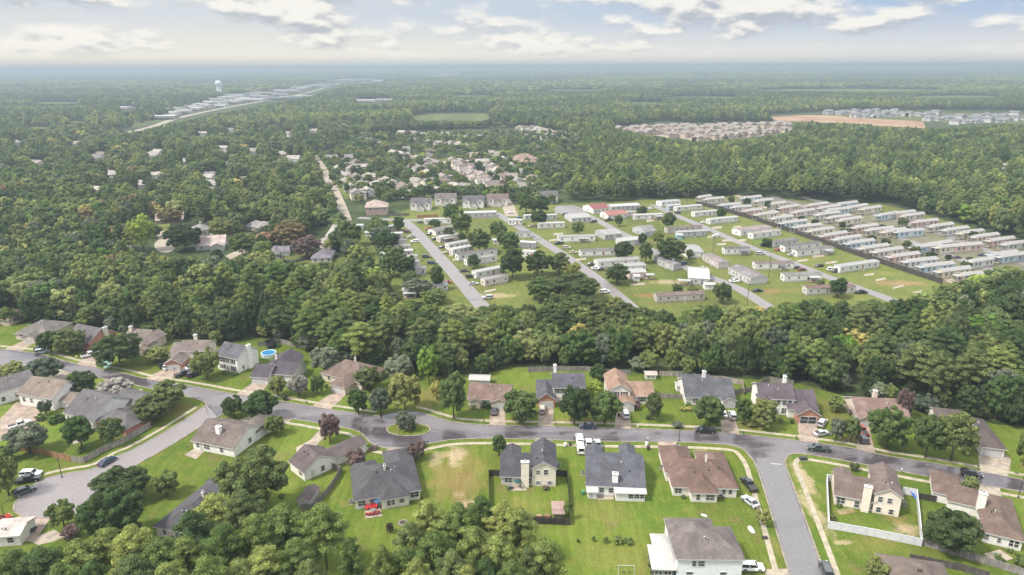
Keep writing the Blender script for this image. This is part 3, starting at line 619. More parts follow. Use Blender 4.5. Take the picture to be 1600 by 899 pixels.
# -- the row above the main street, fronts to the viewer
house('grey hip roofed house at the far left end of the street', (26, 531), (74, 534), [(0, 1, 0, 13, 2.7, 'hip', .5), (.45, .8, -3, 5, 2.6, 'gv', .5)], (.55, .48, .42), (.17, .15, .14), [(0, 'n', .2, .9, 1, 1.3), (0, 'n', .33, .9, 1, 1.3)], [(1, 'n', .5, 3, 2.1)], [(0, 'n', .42)])
house('grey roofed house with a red brick gable end and pale chimney', (114, 543), (142, 549), [(-.3, 1, 0, 11, 3.4, 'gu', .62, 'brick')], (.5, .44, .4), (.13, .115, .12), [(0, 'n', .3, .9, 1, 1.3), (0, 'n', .7, .9, 1, 1.3)], doors=[(0, 'n', .5)], chim=[(1.06, 6.5, .9, 1.6, 7.0, 0)])
house('beige house with stepped gable behind a large dark oak', (190, 545), (238, 549), [(0, .7, 1, 11, 3.0, 'gu', .5), (.55, 1, -2, 8, 3.6, 'gv', .5), (.75, 1.05, -4.5, 2, 2.4, 'gv', .45)], BE, (.2, .16, .14), [(1, 'n', .5, 1.2, 1.2, 1.2)], chim=[(.08, 5, 1.0, 1.0, 6.8, 2)])
house('tan house with a brick garage under a blue canopy', (264, 572), (319, 571), [(.28, 1.05, 2, 10.5, 4.6, 'gu', .5), (-.05, .40, 3, 13, 2.8, 'gu', .5), (.06, .52, -4, 5, 2.6, 'gv', .55, 'brick')], (.60, .52, .43), (.19, .155, .14), [(0, 'n', .55, 3, 1, 1.2), (0, 'n', .85, 3, 1, 1.2), (0, 'r', .5, 2.8, .9, 1.2)], [(2, 'n', .5, 4.4, 2.1)], chim=[(.62, 6.8, 1.0, 1.0, 8.6, 5)])
house('two storey white sided house with a chimney on its right gable', (341, 577), (373, 584), [(0, 1, 0, 9.5, 5.4, 'gu', .58)], WW, (.115, .11, .125), [(0, 'n', .25, 3.3, 1, 1.4), (0, 'n', .5, 3.3, 1, 1.4), (0, 'n', .78, 3.3, 1, 1.4), (0, 'n', .25, .8, 1, 1.4), (0, 'n', .78, .8, 1, 1.4), (0, 'r', .25, .8, .7, 1.2)], doors=[(0, 'n', .5)], chim=[(1.05, 5.2, .9, 1.6, 8.4, 0)], shut=True)
house('dark purple roofed house with a white garage, trampoline behind it', (399, 598), (450, 602), [(.0, .75, 5, 17, 2.7, 'gv', .52), (.38, 1.1, 2, 11, 2.68, 'gu', .5), (-.05, .44, -1, 8, 2.6, 'gu', .5)], (.56, .53, .50), (.085, .07, .085), [(1, 'n', .5, .9, 1.4, 1.3)], [(2, 'n', .42, 4.6, 2.1)], chim=[(.28, 9, .6, .6, 6.0, 4)])
house('brown roofed house with a projecting white garage at the bend of the street', (497, 601), (546, 614), [(-.1, 1.2, 3, 15, 2.7, 'hip', .55), (.55, 1.0, -2, 9, 2.7, 'hip', .55)], BE, (.175, .125, .105), [(0, 'n', .2, .9, 1, 1.3)], [(1, 'n', .5, 3.6, 2.1)], [(0, 'n', .35)], chim=[(.62, 9.5, .5, .5, 7.2, 4)])
house('brown roofed house with a white shed roof showing above its ridge', (735, 635), (790, 638), [(-.06, 1.1, 0, 10, 2.7, 'gu', .52), (.02, .3, -1.2, 4, 2.6, 'gv', .4), (.62, 1.08, -1.4, 4, 2.6, 'gv', .4)], (.50, .42, .34), (.20, .135, .115), [(0, 'n', .15, .9, 1, 1.3), (0, 'n', .42, .9, 1, 1.3)], [(2, 'n', .5, 2.8, 2.1)], [(0, 'n', .34)])
house('two storey slate roofed house with a red brick garage gable', (840, 637), (914, 637), [(.34, 1, 3, 12, 5.2, 'gu', .55), (0, .4, 5, 12.5, 3.0, 'gu', .5), (0, .37, -.2, 9, 2.8, 'gv', .75, 'brick')], WW, (.095, .093, .11), [(0, 'n', .15, 3.3, 1, 1.4), (0, 'n', .30, 3.3, 1, 1.4), (0, 'n', .6, 3.3, 1, 1.4), (0, 'n', .85, 3.3, 1, 1.4), (0, 'n', .6, .8, 1, 1.4)], [(2, 'n', .5, 4.2, 2.2)], [(0, 'n', .2)], chim=[(.40, 11.6, .9, 1.0, 8.6, 5)], shut=True)
house('two storey house with salmon orange roofs and a white front gable', (951, 636), (1022, 636), [(0, .47, 1, 12, 5.0, 'gv', .62), (.45, 1, 2, 11, 2.7, 'gu', .55), (.17, .52, -3, 3, 2.5, 'gv', .5)], (.66, .62, .58), SALMON, [(0, 'n', .32, 3.2, 1, 1.3), (0, 'n', .72, 3.2, 1, 1.3), (1, 'n', .55, .8, 1.2, 1.3)], [(2, 'n', .5, 4.0, 2.1)], [(1, 'n', .2)], shut=True)
house('long single storey house with a slate grey roof and white porch behind', (1071, 633), (1146, 634), [(0, 1, 0, 12.5, 2.7, 'gu', .52), (.74, 1.0, -1.8, 5, 2.6, 'gv', .5), (.05, .72, 12, 16, 2.3, 'flat', .1)], (.58, .55, .52), (.10, .10, .115), [(0, 'n', .2, .9, 1.4, 1.3), (0, 'n', .5, .9, 1, 1.3)], [(1, 'n', .5, 3.2, 2.1)], [(0, 'n', .4)], chim=[(.47, 7.6, 1.0, 1.0, 7.6, 4)])
house('two storey purple grey roofed house with an open brick garage', (1189, 656), (1277, 660), [(0.0, .62, 3.5, 13, 5.2, 'gu', .55), (.50, 1.02, 2, 14, 2.9, 'gu', .55), (.62, 1, -1, 7, 2.8, 'gv', .65, 'brick'), (-.02, .17, 1, 6, 5.0, 'gv', .7, 'brick')], WW, PURP, [(0, 'n', .38, 3.3, 1, 1.4), (0, 'n', .55, 3.3, 1, 1.4), (0, 'n', .72, 3.3, 1, 1.4), (0, 'n', .88, 3.3, 1, 1.4), (0, 'n', .75, .6, 1.6, 1.6), (2, 'n', .5, .05, 4.4, 2.1)], doors=[(0, 'n', .55)], chim=[(.56, 11.5, .9, 1, 8.8, 5)], shut=False)
house('pinkish brown roofed house almost hidden by trees, red pickup on its drive', (1338, 662), (1418, 666), [(0, 1, 0, 11, 2.7, 'gu', .52), (0, .3, -2, 5, 2.6, 'gv', .5)], (.55, .46, .40), (.23, .155, .135), [(0, 'n', .6, .9, 1.2, 1.3)], [(1, 'n', .5, 3, 2.1)], chim=[(.5, 7.5, 1.0, 1.0, 7.0, 4)])
house('dark brown roofed house with a white garage and wide pale driveway', (1508, 706), (1564, 713), [(-.05, 1, 2, 15, 2.7, 'hip', .55), (.38, 1.02, -1, 8, 2.7, 'hip', .5), (-.5, .3, 12, 19, 2.7, 'gu', .5)], (.58, .55, .50), (.115, .09, .085), [(0, 'n', .15, .9, 1.2, 1.3)], [(1, 'n', .5, 4.4, 2.1)], vents=3)
house('brown roofed house just showing at the left edge among trees', (-14, 508), (16, 510), [(0, 1, 0, 10, 2.7, 'gu', .45)], BE, (.24, .17, .13))
# -- the block between the two streets on the left
house('white sided house with a grey gable roof at the left edge', (-2, 634), (59, 616), [(0, 1, 0, 10, 4.2, 'gu', .5)], WW, (.15, .135, .135), [(0, 'n', .5, 1.2, .9, 1.3), (0, 'n', .85, 2.6, .9, .9), (0, 'n', .15, 1, .9, 1.3)])
house('tan roofed house with a tall white gable and low brown lean-to wing', (33, 633), (86, 642), [(0, 1, 0, 11, 4.0, 'gu', .55), (.92, 1.45, 2, 8, 2.4, 'hip', .5)], WW, (.22, .175, .145), [(0, 'n', .14, 1.6, .9, 1.3), (0, 'n', .36, 1.6, .9, 1.3), (0, 'n', .70, 1.6, .9, 1.3)], doors=[(0, 'n', .55)])
house('dark grey roofed house with a white gable and brick side wing by the corner', (104, 660), (146, 673), [(0, 1, 0, 14, 3.3, 'gu', .58), (.95, 2.0, 1.5, 9, 2.5, 'hip', .5, 'brick'), (.3, 1.3, 11, 19, 2.8, 'gu', .5)], WW, (.125, .115, .12), [(0, 'n', .12, 1, .9, 1.3), (0, 'n', .6, 1, .9, 1.3)])
# -- sheds and small roofs
house('small shed with a dark roof in the fenced yard', (466, 793), (482, 795), [(0, 1.05, 0, 5.2, 2.0, 'gv', .5)], (.45, .42, .38), (.13, .1, .1), doors=[(0, 'n', .5)], vents=0, name='garden_shed', cat='shed')
house('white metal shed against the slate roofed house', (918, 776), (928, 776), [(0, 1.35, -1.0, 2.6, 2.0, 'gu', .25)], (.6, .6, .6), (.62, .62, .6), doors=[(0, 'n', .3)], vents=0, name='garden_shed', cat='shed', roofmat=METALROOF)
house('sunroom with white metal roof and dark insect screens', (961, 778), (1006, 779), [(0, 1, -1.3, 1.2, 2.35, 'flat', .1)], (.62, .62, .6), (.66, .66, .64), [(0, 'n', .52, .9, 1.1, 1.1), (0, 'n', .72, .9, 1.1, 1.1), (0, 'n', .90, .9, 1.0, 1.1)], vents=0, name='sunroom', cat='sunroom', roofmat=METALROOF)
house('side porch with a long white metal roof on the two storey house', (1020, 905), (1053, 906), [(0, .98, 0, 6.6, 2.6, 'flat', .1), (.25, 1.0, 6.8, 9.8, 2.9, 'hip', .3)], (.1, .105, .115), (.72, .70, .66), [(0, 'n', .25, .3, 1.4, 1.8), (0, 'n', .7, .3, 1.4, 1.8)], vents=0, name='porch', cat='porch', roofmat=METALROOF)
house('low white roofed shed behind the brown roofed house', (734, 603), (764, 604), [(0, 1, 0, 3.5, 2.2, 'gu', .3)], (.5, .48, .45), (.62, .60, .57), vents=0, name='garden_shed', cat='shed', roofmat=METALROOF)
house('white children playhouse in the back yard by the woods', (1009, 593), (1025, 593), [(0, 1, 0, 2.4, 1.7, 'gu', .4)], (.66, .62, .58), (.5, .42, .38), [(0, 'n', .3, .6, .5, .7), (0, 'n', .7, .6, .5, .7)], vents=0, name='playhouse', cat='playhouse')
house('little white shed beside the slate grey house', (1057, 612), (1068, 612), [(0, 1, 0, 2.4, 2.0, 'gu', .4)], (.62, .6, .58), (.45, .44, .44), vents=0, name='garden_shed', cat='shed')
house('pinkish brown shed in the corner of the dark fence', (865, 811), (880, 811), [(0, 1, 0, 3.8, 1.6, 'flat', .1)], (.22, .16, .13), (.33, .23, .2), vents=0, name='garden_shed', cat='shed')
# -- left woods neighbourhood and the subdivision, farther away
def small_house(label, A, B, dep, h, wall, roof, typ='gu', wing=None, chim=False, group=None, wins=3):
    bl = [(0, 1, 0, dep, h, typ, .5)]
    if wing: bl.append(wing)
    house(label, A, B, bl, wall, roof, [(0, 'n', (i + .6) / wins, .8 + (h - 2.7 if h > 4 else 0), 1.1, 1.3) for i in range(wins)], chim=[(.5, dep * .6, 1, 1, h + dep * .28, h)] if chim else (), vents=0, group=group)
small_house('long low house with a dark overhang beside the orange tree', (244, 351), (287, 348), 13, 2.5, (.2, .17, .15), (.40, .32, .28), 'gu', (.6, 1, 6, 17, 3, 'gv', .4))
small_house('grey roofed house with a chimney between two oaks near the turning circle', (308, 369), (331, 366), 13, 3.2, BE, (.26, .24, .24), 'hip', None, True)
small_house('pale pink roofed house with grey gable wall in the left woods', (306, 392), (352, 389), 15, 2.6, (.36, .34, .33), (.44, .36, .33), 'gu', (.55, 1, -4, 6, 2.7, 'gv', .45), True)
small_house('grey roofed house behind the rusty tree', (381, 360), (401, 361), 12, 2.6, BE, (.30, .28, .27), 'hip')
small_house('low grey roofed house left of the orange brown maple', (399, 363), (420, 362), 14, 2.6, (.4, .36, .33), (.32, .29, .28), 'hip')
small_house('white house with a mauve roof and curved back fence', (421, 405), (437, 404), 15, 2.8, WW, (.20, .175, .19), 'hip', (.8, 1.9, 4, 12, 2.6, 'gu', .5))
small_house('small white gabled house under dark trees', (456, 391), (471, 391), 9, 3.4, WW, (.4, .38, .37), 'gv')
small_house('large grey roofed house with a tall chimney near the grass strip', (492, 387), (516, 389), 22, 3.0, (.55, .5, .44), (.36, .33, .31), 'hip', (0, .6, 12, 30, 4, 'gu', .5), True)
small_house('purple grey hip roofed house at the edge of the woods', (487, 411), (518, 410), 14, 2.6, (.5, .45, .4), (.20, .175, .21), 'hip')
small_house('brick coloured two storey house above the first lane', (572, 337), (606, 336), 14, 5.6, (.34, .25, .22), (.40, .32, .28), 'hip', (-.08, .8, 10, 26, 4, 'hip', .5))
for i, (x0, x1, y, wc, rc, q) in enumerate([(641, 673, 330, (.62, .59, .55), (.13, .115, .12), 'first'), (679, 712, 322, (.60, .54, .50), (.16, .135, .13), 'second'), (723, 756, 326, (.66, .63, .60), (.115, .105, .112), 'third'), (761, 794, 323, (.58, .51, .48), (.17, .12, .115), 'fourth'), (846, 872, 318, (.64, .61, .58), (.13, .12, .12), 'fifth')]):
    house('two gabled grey roofed house, %s from left in the row above mobile homes' % q, (x0, y), (x1, y - .3), [(0, 1, 3, 13, 5.0, 'gu', .55), (.02, .34, 1, 8, 4.6, 'gv', .8), (.66, .98, 1, 8, 4.6, 'gv', .8), (.34, .68, -2, 5, 2.8, 'gv', .7)], wc, rc,
          [(1, 'n', .5, 3, 1.1, 1.3), (2, 'n', .5, 3, 1.1, 1.3), (0, 'n', .5, 3.2, 1, 1.2)], [(3, 'n', .5, 3.6, 2.1)], vents=0, group='houses in the row above the mobile homes', cat='house')
def proto_far(kind, dims, blocks):
    root = empty('far_house'); tag(root, 'pale roofed house', 'house')
    m, r = MB(), MB()
    for b in blocks: block_wall(m, *b); block_roof(r, *b, o=.5, t=.25)
    m.build('wall', SIDING, root); r.build('roof', [SHINGLE, SHINGLE], root)
    return root
FAR = [proto_far(0, 0, [(-8, 8, -5, 5, 2.9, 'hip', .55), (2, 7.5, -8, 2, 2.8, 'hip', .55)]), proto_far(1, 0, [(-6, 6, -4.5, 4.5, 5.4, 'gu', .5), (-6, -1, -7, 2, 5.3, 'gv', .5)]), proto_far(2, 0, [(-7, 7, -5.5, 5.5, 2.9, 'gu', .6), (-7, -1, -8, 0, 2.9, 'gv', .6)])]
FARUSED = [False] * 3
def far_house(x, y, rz, k, wall, roof, label, group, sc=1.0):
    o = copy_tree(FAR[k]) if FARUSED[k] else FAR[k]; FARUSED[k] = True
    p = P(x, y); o.location = (p.x, p.y, 0); o.rotation_euler = (0, 0, rz); o.scale = (sc, sc, sc); tag(o, label, 'house', group)
    for c in o.children: c.color = (*(wall if c.name.startswith('wall') else roof), 1)
    HOUSES.append((Vector((p.x, p.y, 0)), 11 * sc)); return o
def line_dir(a, b):
    d = P(*b) - P(*a); return math.atan2(d.y, d.x)
ORD = 'first second third fourth fifth sixth seventh eighth ninth tenth eleventh twelfth thirteenth fourteenth fifteenth sixteenth seventeenth eighteenth nineteenth twentieth'.split()
RC = {'tan': (.31, .275, .24), 'grey': (.25, .235, .23), 'pink': (.31, .262, .238), 'brown': (.22, .175, .15), 'pale': (.40, .36, .325)}
def far_row(a, b, n, where, group, sc=1.0, jit=0.0, sizes=(0, 1, 2)):
    d = line_dir(a, b); A_, B_ = P(*a), P(*b)
    for i in range(n):
        q = A_.lerp(B_, (i + .5) / n); px, py = proj(q.x, q.y); k = random.choice(sizes); c = random.choice(list(RC))
        far_house(float(px) + random.uniform(-jit, jit), float(py), d + random.choice((0, 0, math.pi / 2, math.pi)), k, random.choice((CRM, BE, WW, (.5, .4, .35))), RC[c],
                  '%s roofed house, %s from near end %s' % (c, ORD[i], where), group, sc)
G3 = 'houses of the far subdivision'
far_row((562, 318), (516, 250), 7, 'along the straight road', G3)
far_row((596, 300), (545, 246), 5, 'in the second row by straight road', G3)
far_row((790, 306), (718, 258), 8, 'below the diagonal subdivision road', G3)
far_row((812, 296), (728, 246), 10, 'above the diagonal subdivision road', G3)
far_row((840, 288), (760, 240), 6, 'behind the diagonal row of the subdivision', G3)
far_row((700, 288), (640, 262), 5, 'in the middle cluster of the subdivision', G3)
far_row((742, 300), (640, 286), 5, 'behind the row of two gabled houses', G3)
far_row((668, 272), (672, 240), 4, 'in the two storey subdivision group', G3, sizes=(1,))
far_row((800, 252), (700, 226), 7, 'in far rows left of reddish hall', G3, 0.95)
far_row((760, 218), (620, 212), 8, 'in the farthest band of the subdivision', G3)
far_row((880, 222), (810, 201), 9, 'in middle of three far straight rows', G3, .9)
far_row((898, 217), (830, 200), 9, 'in upper of three far straight rows', G3, .9)
far_row((866, 230), (808, 210), 8, 'in lowest of three far straight rows', G3, .9)
far_row((640, 240), (560, 218), 5, 'among trees left of the subdivision', G3)
p_ = house('large hall with a reddish hip roof in the subdivision', (806, 258), (842, 256), [(0, 1, 0, 20, 5, 'hip', .5), (.1, .8, -10, 6, 3.5, 'hip', .5)], (.36, .28, .24), (.30, .205, .17), [(1, 'n', .3, 1, 2, 2), (1, 'n', .7, 1, 2, 2)], vents=0, name='community_hall', cat='hall')
for i, (x, y, c, wh) in enumerate([(330, 292, 'pale', 'by the dark tree gap'), (326, 286, 'pale', 'topmost of three in the tree gap'), (334, 279, 'grey', 'at the far end of the tree gap'), (175, 276, 'pale', 'in a clearing of the left woods'), (160, 271, 'tan', 'behind the clearing of the left woods'),
                                   (222, 293, 'pale', 'alone in the dark left woods'), (106, 298, 'pale', 'peeping from the left woods'), (350, 238, 'pale', 'under the yellow trees'), (460, 252, 'pale', 'at the head of the straight road'), (18, 301, 'grey', 'at the left edge woods'),
                                   (150, 233, 'pale', 'near the highway verge'), (300, 222, 'tan', 'right of the highway in the trees'), (330, 226, 'pink', 'among trees below the highway'), (380, 218, 'tan', 'in trees beyond the yellow grove'), (420, 228, 'grey', 'beside the yellow grove'), (530, 226, 'pink', 'among trees above the straight road'), (1565, 268, 'pale', 'hidden in the right pine woods')]):
    far_house(x, y, random.uniform(-.4, .4), i % 3, WW, RC[c], '%s roofed house %s' % (c, wh), 'houses scattered in the woods')
LEFTH = [(118, 228), (148, 250), (160, 246), (236, 246), (248, 242), (290, 256), (352, 262), (395, 240), (438, 244), (60, 262), (245, 282), (150, 306), (380, 290), (318, 214), (360, 206), (452, 214), (490, 208), (28, 226)]
for i, (x, y) in enumerate(sorted(LEFTH)):
    c = random.choice(list(RC)); far_house(x, y, random.uniform(-.7, .7), i % 3, random.choice((CRM, BE, WW)), RC[c], '%s roofed house in a left woods gap, %s such from the left' % (c, (ORD + ['twenty first', 'twenty second', 'twenty third', 'twenty fourth', 'twenty fifth', 'twenty sixth', 'twenty seventh', 'twenty eighth', 'twenty ninth', 'thirtieth'])[i]), 'houses scattered in the woods')
far_row((580, 312), (534, 252), 6, 'in third row by straight road', G3); far_row((650, 312), (600, 288), 4, 'behind the brick coloured house', G3); far_row((770, 296), (704, 254), 8, 'on lower side of diagonal road', G3, .9)
far_row((826, 300), (738, 246), 10, 'upper side of diagonal road', G3, .9); far_row((690, 262), (610, 244), 6, 'in upper middle subdivision cluster', G3); far_row((740, 236), (640, 224), 7, 'in a band above the middle cluster', G3); far_row((690, 304), (640, 296), 4, 'near the grey gabled row backs', G3)
GT = 'tan gabled townhouses'
for r_, (a, b, n) in enumerate([((965, 207), (1085, 201), 12), ((990, 213), (1120, 204), 13), ((1040, 217), (1180, 204), 14), ((1080, 222), (1235, 206), 14), ((1100, 203), (1232, 198), 12)]):
    d = line_dir(a, b)
    for i in range(n):
        q = P(*a).lerp(P(*b), (i + .5) / n); px, py = proj(q.x, q.y)
        far_house(float(px) + random.uniform(-3, 3), float(py) + random.uniform(-.7, .7), d + random.choice((0, 0, 1.57)) + random.uniform(-.15, .15), (1, 2)[i % 2], (.44, .36, .28), RC['pink'] if (i + r_) % 3 else RC['tan'], '%s roofed townhouse, %s from left in %s row of far townhouse court' % ('pink' if (i + r_) % 3 else 'tan', ORD[i], ('the back left', 'the second', 'the third', 'the front', 'the back right')[r_]), GT, 1.25)
for r_, (a, b, n) in enumerate([((1290, 180), (1400, 176), 9), ((1330, 184), (1470, 180), 10), ((1440, 190), (1590, 182), 10), ((1480, 195), (1610, 188), 8)]):
    d = line_dir(a, b)
    for i in range(n):
        q = P(*a).lerp(P(*b), (i + .5) / n); px, py = proj(q.x, q.y)
        far_house(float(px) + random.uniform(-4, 4), float(py) + random.uniform(-.8, .8), d + (i % 2) * 1.57 + random.uniform(-.3, .3), (1, 0, 2)[i % 3], (.46, .45, .44), (.22, .22, .235), 'white grey roofed house, %s from left in %s row beyond the bare soil' % (ORD[i], ('farthest', 'second', 'third', 'nearest')[r_]), 'white houses beyond the bare soil', 1.3)
# ------------------------------------------------------------------ mobile homes
GM = 'mobile homes along the park lanes'
def trailer(label, A, B, wd=4.2, wall=(.66, .64, .61), roof=(.58, .57, .55), metal=True, porch=None, h=3.25, pitch=.16, nw=4):
    k_ = random.Random(A[0]).uniform(.80, 1.06); wall = tuple(k_ * q for q in wall); k_ = random.Random(A[1]).uniform(.72, 1.12); roof = tuple(k_ * q for q in roof)
    a, b = P(*A), P(*B); d = b - a; L = d.length
    root = empty('mobile_home', (a.x, a.y, 0), math.atan2(d.y, d.x)); tag(root, label, 'mobile home', GM)
    HOUSES.append((a + d * .5, max(6, L * .42))); HOUSES.append((a + d * .15, 5)); HOUSES.append((a + d * .85, 5))
    m = MB(); m.box(.06, L - .06, .06, wd - .06, 0, .62); m.build('skirting', SIDING, root, tuple(.82 * q for q in wall))
    m = MB(); z = .62; vm = wd / 2; rz = h + wd / 2 * pitch
    s = [(0, z), (wd, z), (wd, h), (vm, rz), (0, h)]
    pts = [(0, y, q) for y, q in s] + [(L, y, q) for y, q in s]
    m.poly(pts, [(4, 3, 2, 1, 0), (5, 6, 7, 8, 9)] + [(i, (i + 1) % 5, 5 + (i + 1) % 5, 5 + i) for i in range(5)]); m.build('wall', SIDING, root, wall)
    m = MB(); block_roof(m, 0, L, 0, wd, h - .1, 'gu', pitch, o=.15, t=.10); m.build('roof', [METALROOF if metal else SHINGLE, TRIM], root, roof)
    r_ = random.Random(int(A[0] * 7 + A[1]))
    for i in range(nw):
        x = L * (i + .5 + r_.uniform(-.15, .15)) / nw
        if i == nw // 2:
            dm, hm = door_mesh(); o = link('door', dm, root, r_.choice([(.12, .12, .13), (.5, .47, .42), (.25, .1, .08)]), (x, 0, .62))
            st = MB(); [st.box(x - .7, x + .7, -1.3 + .35 * k, -.95 + .35 * k, 0, .15 * (k + 1)) for k in range(3)]; st.build('steps', CONC, root)
        else:
            g, f = window_mesh(r_.choice([.8, 1.1]), 1.05); o = link('window', g, root, None, (x, 0, 1.5)); link('frame', f, o)
    g, f = window_mesh(1.1, 1.0); o = link('window', g, root, None, (0, wd * .5, 1.3), -math.pi / 2); link('frame', f, o)
    if porch:
        x0, x1, col = porch[0] * L, porch[1] * L, porch[2]
        m = MB(); m.box(x0, x1, -2.6, -.1, .3, .5); p = m.build('porch_deck', WOOD, root, (.25, .2, .16))
        m = MB(); m.box(x0 - .2, x1 + .2, -2.9, .05, 2.45, 2.58); m.build('porch_roof', METALROOF, root, col)
        for x in (x0 + .08, x1 - .08): MB().box(x - .06, x + .06, -2.6, -2.48, .5, 2.45).build('post', TRIM, root)
    return root
GR, DK, BR = (.26, .245, .24), (.155, .14, .135), (.21, .155, .125)
PK = (.56, .43, .40)
